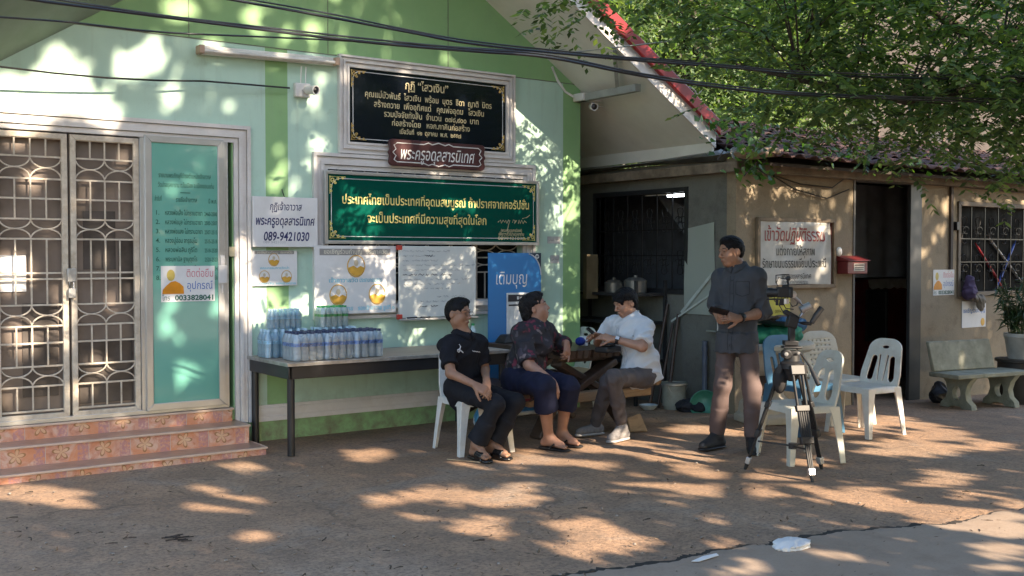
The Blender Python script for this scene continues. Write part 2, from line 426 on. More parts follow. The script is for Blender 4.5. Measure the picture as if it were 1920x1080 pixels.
def roof():
    EX = 0.87
    for sgn in (1, -1):
        OV = 1.03 if sgn > 0 else 1.35
        LF = 0.0 if sgn > 0 else 0.78   # left overhang given a made-up upward tilt so it casts no shade
        xe = EX if sgn > 0 else HX0-0.55
        ze = rake(xe); nx = 0.03*sgn
        mb = MB(); q = [(RX, 0, RZ), (xe, 0, ze), (xe, 6.8, ze), (RX, 6.8, RZ)]
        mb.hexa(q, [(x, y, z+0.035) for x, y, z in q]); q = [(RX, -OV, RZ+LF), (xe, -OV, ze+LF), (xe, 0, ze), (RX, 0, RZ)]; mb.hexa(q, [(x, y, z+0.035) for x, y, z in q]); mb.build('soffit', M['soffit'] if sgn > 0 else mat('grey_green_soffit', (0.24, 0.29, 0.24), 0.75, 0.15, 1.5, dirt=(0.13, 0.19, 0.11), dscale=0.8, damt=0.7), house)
        mb = MB(); y_ = -OV-0.02 if sgn > 0 else -0.1; q2 = [(RX, y_, RZ+0.10), (xe+0.05*sgn, y_, rake(xe+0.05*sgn)+0.10), (xe+0.05*sgn, 6.9, rake(xe+0.05*sgn)+0.10), (RX, 6.9, RZ+0.10)]
        n = 40
        for k in range(n):   # ribbed metal sheet
            a, b = k/n, (k+0.35)/n
            p = [tuple(Vector(q2[0]).lerp(Vector(q2[3]), t)) for t in (a, b)]; r = [tuple(Vector(q2[1]).lerp(Vector(q2[2]), t)) for t in (a, b)]
            mb.hexa([p[0], r[0], r[1], p[1]], [(x, y, z+0.03) for x, y, z in (p[0], r[0], r[1], p[1])])
        mb.hexa(q2, [(x, y, z+0.012) for x, y, z in q2]); mb.build('roof', M['red_metal'], house)
        RZ_, ze_ = RZ+LF, ze+LF
        # white barge board and the red rake trim above it
        mb = MB(); mb.hexa([(RX, -OV-0.025, RZ_-0.06), (xe, -OV-0.025, ze_-0.06), (xe, -OV-0.001, ze_-0.06), (RX, -OV-0.001, RZ_-0.06)],
                           [(RX, -OV-0.025, RZ_+0.10), (xe, -OV-0.025, ze_+0.10), (xe, -OV-0.001, ze_+0.10), (RX, -OV-0.001, RZ_+0.10)])
        mb.build('barge_board', M['white_paint'], house)
        mb = MB(); mb.hexa([(RX, -OV-0.07, RZ_+0.06), (xe+0.03*sgn, -OV-0.07, ze_+0.06), (xe+0.03*sgn, -OV-0.028, ze_+0.06), (RX, -OV-0.028, RZ_+0.06)],
                           [(RX, -OV-0.07, RZ_+0.21), (xe+0.03*sgn, -OV-0.07, ze_+0.21), (xe+0.03*sgn, -OV-0.028, ze_+0.21), (RX, -OV-0.028, RZ_+0.21)])
        mb.build('rake_trim', M['red_metal'], house, bevel=0.012)
        mb = MB(); mb.box(xe, xe+0.03*sgn, -OV+0.03, 6.7, ze-0.12, ze+0.05); mb.build('eave_board', M['soffit'], house)
    # purlin ends and the strut that carries the overhang
    mb = MB()
    OV = 1.03
    for x in (-0.62,):
        mb.box(-0.075, -0.005, -OV+0.12, -0.001, 3.12, 3.19)
    mb.bar((-0.045, -0.62, 3.185), (-0.40, -0.985, 3.46), 0.035, 0.035)
    mb.build('bracket', mat('grey_bracket', (0.30, 0.32, 0.30), 0.7), house)
roof()
mb = MB()
casing(mb, -5.78, -3.55, 0.17, 2.625, 0.14, 0.0, 'lrt'); mb.build('door_casing', M['white_paint'], house)
mb = MB(); casing(mb, -2.985, -0.60, 1.0, 2.45, 0.14, 0.0); mb.box(-2.86, -0.72, -0.075, 0.12, 1.085, 1.125); mb.build('window_casing', M['white_paint'], house)
mb = MB()
for z0, z1, d in ((0.165, 0.205, 0.035), (0.205, 0.235, 0.02), (0.235, 0.275, 0.03), (0.275, 0.30, 0.015)): mb.box(-3.548, -0.002, -d, 0.0, z0, z1)
mb.build('skirting', M['white_paint'], house)
mb = MB(); mb.box(-5.9, -2.745, -0.006, -0.001, 3.298, 3.304); mb.box(-0.85, 0.0, -0.006, -0.001, 3.298, 3.304)
for x in (-4.05, -2.83, -1.6): mb.box(x, x+0.005, -0.004, -0.001, 3.31, rake(x)-0.02)
mb.build('cladding_joint', M['shade_wall'], house)

# grille: bars, scalloped bands
def grille(mb, x0, x1, zs, bands, y, cells, r=0.006):
    """zs: rail heights; bands: rail index pairs filled with scallops; the rest gets upright bars"""
    w = (x1-x0)/cells
    for z in zs: mb.bar((x0, y, z), (x1, y, z), 0.013, 0.013)
    for k in range(len(zs)-1):
        lo, hi = zs[k], zs[k+1]; h = (hi-lo)/2
        if k in bands:
            for c in range(cells):
                xc = x0+w*(c+0.5)
                for sg, zb in ((1, lo), (-1, hi)):
                    mb.tube([(xc-w/2*math.cos(math.pi*i/12), y, zb+sg*h*math.sin(math.pi*i/12)) for i in range(13)], r, 6)
        else:
            for c in range(cells*2+1):
                x = x0+w*c/2
                if 0 < c < cells*2: mb.bar((x, y, lo), (x, y, hi), 0.011, 0.011)
def door_leaf(x0, x1):
    fr = MB(); ring(fr, x0, x1, 0.335, 2.47, 0.042, -0.012, 0.022); lf = fr.build('door', M['cream_metal'], house, bevel=0.003)
    zs = [0.40, 0.583, 0.732, 0.905, 1.032, 1.189, 1.382, 1.427, 1.681, 1.829, 1.98, 2.127, 2.291, 2.43]
    g = MB(); grille(g, x0+0.04, x1-0.04, zs, (1, 4, 8, 11), 0.004, 2)
    g.build('grille', M['cream_metal'], lf)
    return lf
LEAVES = [door_leaf(-4.965, -4.455), door_leaf(-5.50, -4.985)]
mb = MB(); mb.box(-5.0, -4.94, -0.05, -0.013, 1.36, 1.46); mb.tube([(-4.985, -0.04, 1.36), (-4.985, -0.045, 1.30), (-4.955, -0.045, 1.30), (-4.955, -0.04, 1.36)], 0.006, 6)
mb.box(-4.995, -4.945, -0.06, -0.03, 1.24, 1.31); mb.build('lock', M['alu'], LEAVES[0], bevel=0.004)
mb = MB()
ring(mb, -5.62, -3.74, 0.309, 2.515, 0.035, -0.02, 0.06); mb.box(-4.452, -4.415, -0.02, 0.06, 0.345, 2.479); mb.box(-3.812, -3.776, -0.035, 0.05, 0.345, 2.479)
mb.build('door_frame', M['alu'], house, bevel=0.003)
mb = MB(); mb.box(-5.58, -4.455, 0.065, 0.075, 0.345, 2.478); mb.build('screen_panel', M['mesh_screen'], house)
# darker blinds and things leaning behind the screen
mb = MB()
for x0, x1, z0, z1 in ((-4.86, -4.62, 1.45, 1.9), (-4.60, -4.46, 1.2, 1.68), (-5.3, -5.05, 0.5, 1.2), (-4.9, -4.5, 0.42, 0.9)): mb.box(x0, x1, 0.056, 0.064, z0, z1)
mb.build('screen_patch', mat('torn_screen', (0.075, 0.062, 0.055), 0.4, 0.4, 5), house)
def glass_door():
    fr = MB(); ring(fr, -4.42, -3.78, 0.335, 2.50, 0.055, -0.045, -0.015); d = fr.build('sliding_door', M['alu'], house, bevel=0.004)
    t = NT('green_film_glass'); c = t.ramp(t.noise(1.3, 3), [(0.3, (0.13, 0.37, 0.30)), (0.7, (0.17, 0.44, 0.36))])
    t.set(Base_Color=c, Roughness=0.12); t.b.inputs['Coat Weight'].default_value = 0.4
    g = MB(); g.box(-4.366, -3.834, -0.034, -0.026, 0.389, 2.446); g.build('glass_pane', t.m, d)
    ink = mat('green_ink', (0.012, 0.09, 0.06), 0.5)
    w = MB(); y = -0.0352
    write(w, 'รายนามพระภิกษุที่ดำรงตำแหน่งเจ้าอาวาส', (-4.10, y, 2.19), w=0.42, h=0.05)
    write(w, 'วัดป่าอดุลยาราม ต.ในเมือง อ.เมืองขอนแก่น', (-4.09, y, 2.115), w=0.45, h=0.05)
    w.box(-4.14, -4.06, y, y+0.001, 2.055, 2.061)
    write(w, 'ลำดับที่', (-4.315, y, 2.005), w=0.055, h=0.05); write(w, 'รายชื่อเจ้าอาวาส', (-4.09, y, 2.0), w=0.17, h=0.05); write(w, 'ปี พ.ศ.', (-3.875, y, 1.995), w=0.07, h=0.05)
    rows = ['หลวงพ่อเส็ง ไม่ทราบฉายา', 'หลวงพ่อมุล ไม่ทราบฉายา', 'หลวงพ่อแสง ไม่ทราบฉายา', 'หลวงปู่อ่อน จารุธมฺโม', 'หลวงพ่อสิน ภูริโต', 'พระมหานิล ฐานุตฺตโร', 'หลวงพ่อเทพ ปัญญาวโร', 'พระครูอดุลสารนิเทศ']
    yrs = ['2460-2500', '2500-2507', '2507-2515', '2515-2518', '2518-2520', '2520-2523', '2523-2534', '2534-ปัจจุบัน']
    for k, (a, b) in enumerate(zip(rows, yrs)):
        z = 1.895-k*0.0735
        write(w, '%d.' % (k+1), (-4.32, y, z), h=0.05); write(w, a, (-4.262, y, z), w=0.30 if k < 3 else 0.255, h=0.052, align='l'); write(w, b, (-3.945, y, z-0.004), w=0.105, h=0.045, align='l')
    w.build('lettering', ink, d)
    h = MB(); h.box(-4.402, -4.392, -0.055, -0.045, 1.42, 1.55); h.build('handle', M['alu'], d, bevel=0.003)
glass_door()
mb = MB(); mb.box(-3.838, -3.768, -0.06, -0.036, 1.33, 1.48); mb.box(-3.82, -3.785, -0.055, -0.036, 1.48, 1.56); mb.box(-3.81, -3.795, -0.05, -0.036, 1.25, 1.33); mb.build('door_latch', M['white_paint'], house, bevel=0.004)
mb = MB(); mb.box(-3.735, -3.69, -0.03, -0.002, 1.55, 1.63); mb.build('wall_switch', mat('beige_plastic', (0.62, 0.52, 0.32), 0.4), house, bevel=0.003)
# window behind the boards: dark panes and grille
mb = MB(); mb.box(WIN[0], WIN[1], 0.085, 0.095, WIN[2], WIN[3]); win = mb.build('window', mat('dark_glass', (0.010, 0.011, 0.012), 0.15, spec=0.25), house)
mb = MB(); grille(mb, -2.84, -0.76, [1.14, 1.40, 1.54, 1.68, 1.95, 2.09, 2.23, 2.34], (1, 2, 4, 5), 0.05, 8); mb.build('grille', M['cream_metal'], win)
mb = MB(); mb.box(-1.285, -1.25, 0.03, 0.085, 1.125, 2.35); mb.box(-2.2, -2.165, 0.03, 0.085, 1.125, 2.35); mb.build('frame', M['cream_metal'], win)

# tiled steps
def tile_mat():
    t = NT('flower_tile'); P = t.n('ShaderNodeNewGeometry').outputs['Position']; X, Y, Z = t.sep(P)
    u = t.math('DIVIDE', t.math('ADD', X, t.math('MULTIPLY', t.math('FLOOR', t.math('MULTIPLY', Y, 3.7)), 0.083)), 0.30)
    fu = t.math('FRACT', u); cell = t.math('FLOOR', u)
    marble = t.ramp(t.noise(9, 6, P, 0.65, 1.5), [(0.30, (0.36, 0.15, 0.10)), (0.45, (0.56, 0.28, 0.20)), (0.6, (0.62, 0.42, 0.33)), (0.75, (0.60, 0.34, 0.24))])
    orange = t.ramp(t.noise(5, 4, P, 0.6, 0.8), [(0.45, (0, 0, 0)), (0.6, (0.85, 0.85, 0.85))])
    c = t.mix(orange, marble, (0.60, 0.25, 0.13))
    pink = t.math('MULTIPLY', t.math('GREATER_THAN', fu, 0.74), t.ramp(t.noise(45, 4, P, 0.7), [(0.42, (0, 0, 0)), (0.55, (0.9, 0.9, 0.9))]))
    c = t.mix(pink, c, (0.42, 0.22, 0.23))
    # five-petal flower per tile, drawn round the tile's middle
    a = t.math('MULTIPLY', t.math('SUBTRACT', fu, 0.36), 0.30)
    zc = t.math('SUBTRACT', t.math('FRACT', t.math('DIVIDE', t.math('ADD', Z, 0.093), 0.15)), 0.5)
    b = t.math('MULTIPLY', zc, 0.15)
    ang = t.math('ARCTAN2', b, a); r = t.math('SQRT', t.math('ADD', t.math('MULTIPLY', a, a), t.math('MULTIPLY', b, b)))
    pet = t.math('MULTIPLY', t.math('ABSOLUTE', t.math('COSINE', t.math('MULTIPLY', t.math('ADD', ang, cell), 2.5))), 0.058)
    inside = t.math('LESS_THAN', r, pet); edge = t.math('LESS_THAN', t.math('ABSOLUTE', t.math('SUBTRACT', r, pet)), 0.007)
    c = t.mix(t.math('MULTIPLY', inside, 0.6), c, (0.66, 0.45, 0.27)); c = t.mix(t.math('MULTIPLY', edge, 0.75), c, (0.25, 0.13, 0.05))
    grout = t.math('LESS_THAN', fu, 0.014); c = t.mix(grout, c, (0.5, 0.42, 0.36))
    t.set(Base_Color=c, Roughness=0.22); return t.m
steps = thing('tiled_steps', 'three tiled steps with orange flower pattern below the grille doors', 'steps', (-4.9, -0.3, 0))
TM = tile_mat()
tread = mat('step_tread', (0.42, 0.25, 0.18), 0.3, 0.25, 12, dirt=(0.3, 0.2, 0.14)); nose = mat('step_nosing', (0.56, 0.42, 0.33), 0.4, 0.15, 8)
for x1, y0, z0, z1 in ((-3.735, -0.06, 0.2, 0.307), (-3.70, -0.33, 0.057, 0.2), (-3.67, -0.60, -0.02, 0.057)):
    back = 0.0 if z1 > 0.3 else -0.002
    mb = MB(); mb.box(-6.3, x1, y0, back, z0, z1-0.012); st = mb.build('step', TM, steps)
    mb = MB(); mb.box(-6.3, x1+0.002, y0+0.012, back, z1-0.012, z1); mb.build('tread', tread, st)
    mb = MB(); mb.box(-6.3, x1+0.012, y0-0.014, y0+0.012, z1-0.014, z1+0.003); mb.box(x1+0.002, x1+0.013, y0+0.012, back, z1-0.014, z1+0.003); mb.build('nosing', nose, st, bevel=0.004)
# ------------------------------------------------------------------ people: smooth bodies meshed from blended round limbs
def nrm(v): v = np.asarray(v, float); return v/np.linalg.norm(v)
class Body:
    def __init__(s, res=0.006): s.p = []; s.res = res
    def cap(s, a, b, ra, rb, k=0.02, flat=None, f=1.0, op='u'): s.p.append(('cap', np.array(a, float), np.array(b, float), ra, rb, k, None if flat is None else nrm(flat), f, op)); return s
    def cone(s, a, b, ra, rb, k=0.004, flat=None, f=1.0, op='u'): s.p.append(('cone', np.array(a, float), np.array(b, float), ra, rb, k, None if flat is None else nrm(flat), f, op)); return s
    def ell(s, c, r, R=None, k=0.02, op='u'): s.p.append(('ell', np.array(c, float), np.array(r, float), np.eye(3) if R is None else np.array(R, float), 0, k, None, 1, op)); return s
    def chain(s, pts, rs, k=0.02, **kw):
        for i in range(len(pts)-1): s.cap(pts[i], pts[i+1], rs[i], rs[i+1], k, **kw)
        return s
    def bounds(s, q):
        if q[0] == 'ell': m = max(q[2]); return q[1]-m, q[1]+m
        m = max(q[3], q[4])*max(1, q[7]); return np.minimum(q[1], q[2])-m, np.maximum(q[1], q[2])+m
    def grid(s, fold=None):
        lo = np.min([s.bounds(q)[0] for q in s.p if q[8] == 'u'], 0)-0.03; hi = np.max([s.bounds(q)[1] for q in s.p if q[8] == 'u'], 0)+0.03
        n = np.ceil((hi-lo)/s.res).astype(int)+1; V = np.full(n, 0.05, np.float32); ax = [lo[i]+s.res*np.arange(n[i]) for i in range(3)]
        for q in s.p:
            a, b = s.bounds(q); m = q[5]+0.05; i0 = np.maximum(0, np.floor((a-m-lo)/s.res).astype(int)); i1 = np.minimum(n, np.ceil((b+m-lo)/s.res).astype(int)+1)
            if np.any(i1 <= i0): continue
            sl = tuple(slice(i0[i], i1[i]) for i in range(3)); X, Y, Z = np.meshgrid(*[ax[i][sl[i]] for i in range(3)], indexing='ij'); P = np.stack([X, Y, Z], -1).astype(np.float32)
            if q[0] == 'ell':
                L = (P-q[1])@q[3]; r = q[2]; k0 = np.linalg.norm(L/r, axis=-1); k1 = np.linalg.norm(L/(r*r), axis=-1)+1e-9; d = k0*(k0-1)/k1
            else:
                ab = q[2]-q[1]; L2 = ab@ab+1e-12; w = P-q[1]; tt = (w@ab)/L2; t = np.clip(tt, 0, 1); v = w-t[..., None]*ab; r = q[3]+(q[4]-q[3])*t
                if q[6] is not None:
                    c = v@q[6]; v = v+(c*(1/q[7]-1))[..., None]*q[6]; d = (np.linalg.norm(v, axis=-1)-r)*min(1.0, 0.5+0.5*q[7])
                else: d = np.linalg.norm(v, axis=-1)-r
                if q[0] == 'cone':
                    rad_ = w-tt[..., None]*ab
                    if q[6] is not None: c = rad_@q[6]; rad_ = rad_+(c*(1/q[7]-1))[..., None]*q[6]
                    d = np.maximum(np.linalg.norm(rad_, axis=-1)-r, np.abs(tt-0.5)*math.sqrt(L2)-0.5*math.sqrt(L2))
            cur = V[sl]; k = q[5]
            if q[8] == 'u': h = np.clip(0.5+0.5*(cur-d)/k, 0, 1); V[sl] = cur*(1-h)+d*h-k*h*(1-h)
            else: V[sl] = np.maximum(cur, -d)
        if fold is not None:
            X, Y, Z = np.meshgrid(*ax, indexing='ij', sparse=True); V += fold(X, Y, Z).astype(np.float32)
        return V, lo
    def mesh(s, fold=None):
        V, lo = s.grid(fold); I = V < 0; nx, ny, nz = V.shape
        c = np.zeros((nx-1, ny-1, nz-1), np.int8)
        for dx in (0, 1):
            for dy in (0, 1):
                for dz in (0, 1): c += I[dx:nx-1+dx, dy:ny-1+dy, dz:nz-1+dz]
        act = np.argwhere((c > 0) & (c < 8)); idx = np.full(c.shape, -1, np.int32); idx[tuple(act.T)] = np.arange(len(act))
        acc = np.zeros((len(act), 3)); cnt = np.zeros(len(act)); cs = [(x, y, z) for x in (0, 1) for y in (0, 1) for z in (0, 1)]
        for a in cs:
            for ax in range(3):
                if a[ax]: continue
                b = list(a); b[ax] = 1; va = V[tuple((act+a).T)]; vb = V[tuple((act+b).T)]; m = (va < 0) != (vb < 0); t = np.where(m, va/(va-vb+1e-12), 0)
                p = np.tile(np.array(a, float), (len(act), 1)); p[:, ax] += t; acc += p*m[:, None]; cnt += m
        vs = (act+acc/np.maximum(cnt, 1)[:, None])*s.res+lo; fs = []
        for ax in range(3):
            sl0 = [slice(None)]*3; sl1 = [slice(None)]*3; sl0[ax] = slice(0, -1); sl1[ax] = slice(1, None); A = I[tuple(sl0)]; B = I[tuple(sl1)]; e = np.argwhere(A != B)
            u, w = (ax+1) % 3, (ax+2) % 3; ok = (e[:, u] > 0) & (e[:, w] > 0) & (e[:, u] < V.shape[u]-1) & (e[:, w] < V.shape[w]-1); e = e[ok]; ins = A[tuple(e.T)]
            q = []
            for du, dw in ((-1, -1), (0, -1), (0, 0), (-1, 0)):
                f = e.copy(); f[:, u] += du; f[:, w] += dw; q.append(idx[tuple(f.T)])
            q = np.stack(q, 1); q[~ins] = q[~ins][:, ::-1]; fs.append(q)
        return vs, np.concatenate(fs)
    def build(s, name, m, parent, fold=None, smooth_iter=2):
        vs, fs = s.mesh(fold); off = np.array(OFF[parent.as_pointer()])
        fs = fs[(fs >= 0).all(1)]
        me = bpy.data.meshes.new(name); me.from_pydata((vs-off).tolist(), [], fs.tolist()); me.materials.append(m); me.shade_smooth()
        o = bpy.data.objects.new(name, me); link(o, parent, off)
        if smooth_iter: d = o.modifiers.new('smooth', 'SMOOTH'); d.factor = 0.5; d.iterations = smooth_iter
        return o
def folds(amp, scale, seed, stretch=(1, 1, 1)):
    r = np.random.default_rng(seed); K = [(r.normal(size=3)*scale/np.array(stretch), r.uniform(0, 6), r.normal(size=3)*scale*0.5) for _ in range(5)]
    def f(X, Y, Z):
        o = 0
        for k, ph, k2 in K: o = o+np.sin(k[0]*X+k[1]*Y+k[2]*Z+ph+1.6*np.sin(k2[0]*X+k2[1]*Y+k2[2]*Z))
        o = o/5; return amp*(np.abs(o)*2-0.6)
    return f
def skin_mat(name, c):
    t = NT(name); col = t.ramp(t.noise(14, 5), [(0.3, tuple(x*0.86 for x in c)), (0.7, tuple(min(1, x*1.1) for x in c))]); t.set(Base_Color=col, Roughness=0.5)
    t.b.inputs['Subsurface Weight'].default_value = 0.06; t.b.inputs['Subsurface Radius'].default_value = (0.02, 0.008, 0.004); return t.m
def head_frame(fwd, up=(0, 0, 1)):
    f = nrm(fwd); l = nrm(np.cross(up, f)); u = np.cross(f, l); return f, l, u
def head(B, hair, c, f, l, u, neck, s=1.0, jaw=1.0, nose=1.0, hair_style='short', chub=0.0):
    """c = middle of the skull; adds skull, face and ears to B and the hair cap to hair"""
    R = np.stack([f, l, u], 1); P = lambda a, b, d: c+(f*a+l*b+u*d)*s
    B.ell(P(-0.008, 0, 0.030), (0.096*s, 0.076*s, 0.088*s), R, 0.02)
    B.ell(P(0.030, 0, -0.038), ((0.058+chub)*s, (0.060+chub)*s, 0.078*s), R, 0.03)
    B.ell(P(0.052, 0, -0.088*jaw), ((0.030+chub*0.5)*s, (0.032+chub)*s, 0.024*s), R, 0.025)   # chin
    for sd in (-1, 1):
        B.ell(P(0.052, sd*0.040, -0.028), (0.030*s, 0.024*s, 0.026*s), R, 0.02)                 # cheek
        B.ell(P(0.012, sd*0.052, -0.060*jaw), (0.030*s, 0.016*s, 0.028*s), R, 0.025)            # jaw angle
        B.ell(P(0.085, sd*0.030, 0.014), (0.012*s, 0.019*s, 0.010*s), R, 0.008, 's')            # eye socket
        B.ell(P(0.075, sd*0.031, 0.013), (0.013*s, 0.015*s, 0.012*s), R, 0.004)                  # eyeball under the lid
        B.cap(P(0.086, sd*0.012, 0.030), P(0.074, sd*0.050, 0.032), 0.009*s, 0.007*s, 0.012)    # brow
        B.ell(P(-0.012, sd*0.079, -0.006), (0.019*s, 0.009*s, 0.032*s), np.stack([nrm(f+0.35*l*sd*-1), nrm(l-0.35*f*sd*-1), u], 1), 0.008)  # ear
        B.ell(P(-0.006, sd*0.089, -0.004), (0.009*s, 0.006*s, 0.017*s), R, 0.003, 's')
        B.ell(P(0.098, sd*0.012, -0.030), (0.010*s, 0.009*s, 0.008*s), R, 0.008)                # nostril wing
    B.cap(P(0.088, 0, 0.018), P(0.112*nose, 0, -0.022), 0.008*s, 0.0115*s, 0.010)              # nose
    B.ell(P(0.086, 0, -0.056), (0.013*s, 0.024*s, 0.007*s), R, 0.008); B.ell(P(0.083, 0, -0.068), (0.013*s, 0.021*s, 0.008*s), R, 0.008)   # lips
    B.cap(P(0.096, -0.022, -0.0615), P(0.096, 0.022, -0.0615), 0.0028*s, 0.0028*s, 0.002, op='s')
    B.cap(P(-0.025, 0, -0.045), neck, 0.050*s, 0.056*s, 0.03)
    if hair is None: return P, R
    H = hair
    if hair_style == 'short':
        H.ell(P(-0.012, 0, 0.036), (0.102*s, 0.0815*s, 0.092*s), R, 0.01); H.ell(P(-0.050, 0, 0.0), (0.058*s, 0.072*s, 0.075*s), R, 0.03); H.ell(P(0.030, 0.01, 0.100), (0.060*s, 0.055*s, 0.028*s), R, 0.03)
    elif hair_style == 'fringe':
        H.ell(P(-0.012, 0, 0.040), (0.110*s, 0.090*s, 0.094*s), R, 0.01); H.ell(P(-0.048, 0, 0.0), (0.066*s, 0.080*s, 0.080*s), R, 0.03)
        for b in (-0.06, -0.035, -0.01, 0.015, 0.04, 0.062): H.cap(P(0.066-abs(b)*0.35, b*0.9, 0.085), P(0.094-abs(b)*0.5, b+0.006, 0.038+0.006*math.sin(b*300)), 0.022*s, 0.008*s, 0.008)
    else:   # swept back, fuller behind
        H.ell(P(-0.024, 0, 0.044), (0.106*s, 0.088*s, 0.092*s), R, 0.01); H.ell(P(-0.072, 0, -0.005), (0.060*s, 0.080*s, 0.088*s), R, 0.03); H.ell(P(0.030, 0, 0.100), (0.060*s, 0.060*s, 0.036*s), R, 0.03); H.ell(P(-0.085, 0, -0.058), (0.040*s, 0.066*s, 0.045*s), R, 0.03)
    # bare face, temples and ears
    H.ell(P(0.128, 0, -0.035), {'short': (0.096*s, 0.092*s, 0.124*s), 'swept': (0.110*s, 0.10*s, 0.140*s), 'fringe': (0.080*s, 0.10*s, 0.098*s)}[hair_style], R, 0.01, 's'); H.ell(P(0.030, 0, -0.110), (0.080*s, 0.12*s, 0.075*s), R, 0.01, 's')
    for sd in (-1, 1): H.ell(P(0.006, sd*0.085, -0.012), (0.030*s, 0.030*s, 0.040*s), R, 0.01, 's'); H.ell(P(0.050, sd*0.090, 0.01), (0.045*s, 0.035*s, 0.035*s), R, 0.01, 's')
    return P, R
def face_bits(root, P, R, s, iris, brow, lip, lens=None):
    mb = MB()
    for sd in (-1, 1): mb.sphere(P(0.0845, sd*0.030, 0.0125), 0.0047*s, 10, 6, (0.7, 2.3, 0.9), Matrix([list(r) for r in R]))
    mb.build('eyes', iris, root, smooth=60)
    mb = MB()
    for sd in (-1, 1): mb.tube([P(0.0935, sd*0.012, 0.033), P(0.0915, sd*0.030, 0.039), P(0.078, sd*0.052, 0.035)], [0.0024*s, 0.0032*s, 0.0016*s], 6)
    mb.build('eyebrows', brow, root, smooth=60)
    mb = MB(); mb.tube([P(0.0925, -0.022, -0.0615), P(0.0985, 0, -0.061), P(0.0925, 0.022, -0.0615)], [0.002*s, 0.0048*s, 0.002*s], 6); mb.build('lips', lip, root, smooth=60)
def hand(B, w, d, n, s=1.0, side=1, curl=(0.5, 0.55, 0.6, 0.7), thumb=(0.6, 0.5), k=0.004, spread=0.10):
    """w wrist, d pointing along the hand, n back-of-hand normal; the thumb leaves the palm's side at +/- cross(d, n)"""
    w = np.array(w, float); d = nrm(d); n = nrm(n-d*np.dot(n, d)); t = np.cross(d, n)*side
    kn = w+d*0.085*s
    for a, r in ((-0.030, 0.013), (-0.010, 0.0145), (0.011, 0.015), (0.030, 0.0145)): B.cap(w+t*a*0.55+d*0.010, kn+t*a*s, r*s*1.12, r*s, 0.012)
    B.cap(w+t*0.02+d*0.02, w+t*0.028+d*0.05, 0.017*s, 0.015*s, 0.012)
    for i, (a, L) in enumerate(((0.030, 0.070), (0.0105, 0.080), (-0.0095, 0.074), (-0.0285, 0.058))):
        p = kn+t*a*s; c = curl[i]; dd = nrm(d+t*(a*spread*20)*0.5); ang = 0.0
        for j, fr in enumerate((0.46, 0.30, 0.24)):
            ang += c*(0.9 if j else 0.7); v = dd*math.cos(ang)-n*math.sin(ang); q = p+v*L*fr*s; B.cap(p, q, (0.0092-0.0008*j)*s, (0.0086-0.0010*j)*s, k); p = q
    p = w+t*0.028*s+d*0.025*s; v1 = nrm(t*thumb[0]+d*(1.1-thumb[0])-n*0.35); q = p+v1*0.038*s; B.cap(p, q, 0.0125*s, 0.0105*s, 0.008); v2 = nrm(v1+d*0.5-n*thumb[1]); q2 = q+v2*0.030*s; B.cap(q, q2, 0.0105*s, 0.0095*s, k); q3 = q2+nrm(v2+d*0.3-n*thumb[1]*0.5)*0.024*s; B.cap(q2, q3, 0.0095*s, 0.0075*s, k)
    return kn
def foot(B, ankle, toe_dir, s=1.0, bare=True, z=0.0):
    a = np.array(ankle, float); d = np.array(toe_dir, float); d[2] = 0; d = nrm(d); l = np.array([-d[1], d[0], 0]); g = np.array([a[0], a[1], z])
    hl = g-d*0.045*s+np.array([0, 0, 0.032*s]); ball = g+d*0.125*s+np.array([0, 0, 0.026*s])
    B.cap(a, hl, 0.036*s, 0.031*s, 0.025); B.cap(a+d*0.01, ball, 0.036*s, 0.024*s, 0.03); B.cap(hl, ball, 0.029*s, 0.026*s, 0.02, flat=(0, 0, 1), f=0.9)
    for i, (b, L, r) in enumerate(((-0.026, 0.058, 0.0135), (-0.008, 0.054, 0.0105), (0.007, 0.048, 0.0098), (0.020, 0.040, 0.0092), (0.032, 0.030, 0.0088))):
        q = ball+l*b*s*(1 if bare else 0.9); B.cap(q-d*0.03-np.array([0, 0, 0.004]), q+d*L*s*0.85-np.array([0, 0, 0.012]), r*1.25*s, r*s, 0.008)
    return g, d, l
def dist(a, b): return float(np.linalg.norm(np.array(a)-np.array(b)))
def V3(px, py, dep): return np.array(AD(px, py, dep))
BLACKHAIR = mat('black_hair', (0.0055, 0.0055, 0.007), 0.6, 0.6, 40, 0.9, 130, spec=0.2); GREYHAIR = mat('dark_greying_hair', (0.013, 0.012, 0.013), 0.65, 1.0, 30, 0.9, 120, spec=0.2)
EYE_ = mat('dark_eye', (0.012, 0.009, 0.008), 0.2); LIP = mat('lip', (0.20, 0.085, 0.07), 0.5)
FWH = np.array(_fh); RTH = np.array(_rt); UPZ = np.array([0, 0, 1.0])
def neckline(B, c, dirn, r, L=0.10, k=0.004): B.cap(c, np.array(c)+nrm(dirn)*L, r*0.9, r*1.35, k, op='s')
def collar(root, m, c, f, l, r=0.062, h=0.040, up=UPZ):
    """shirt collar: two leaves meeting at the throat"""
    f = nrm(f); l = nrm(l); mb = MB(); c = np.array(c)
    for sd in (-1, 1):
        a = np.linspace(0.12, math.pi, 9); top = [c+f*r*math.cos(t)*1.05+l*sd*r*math.sin(t)+up*(h*0.75-0.030*max(0, math.cos(t))) for t in a]; bot = [c+f*(r+0.024)*math.cos(t)*1.12+l*sd*(r+0.024)*math.sin(t)+up*(-0.006-0.055*max(0, math.cos(t))**2) for t in a]
        n = len(a); mb.add(top+bot, [(i, i+1, n+i+1, n+i) for i in range(n-1)])
    o = mb.build('collar', m, root, smooth=70); s = o.modifiers.new('thickness', 'SOLIDIFY'); s.thickness = 0.006; s.offset = 0; return o


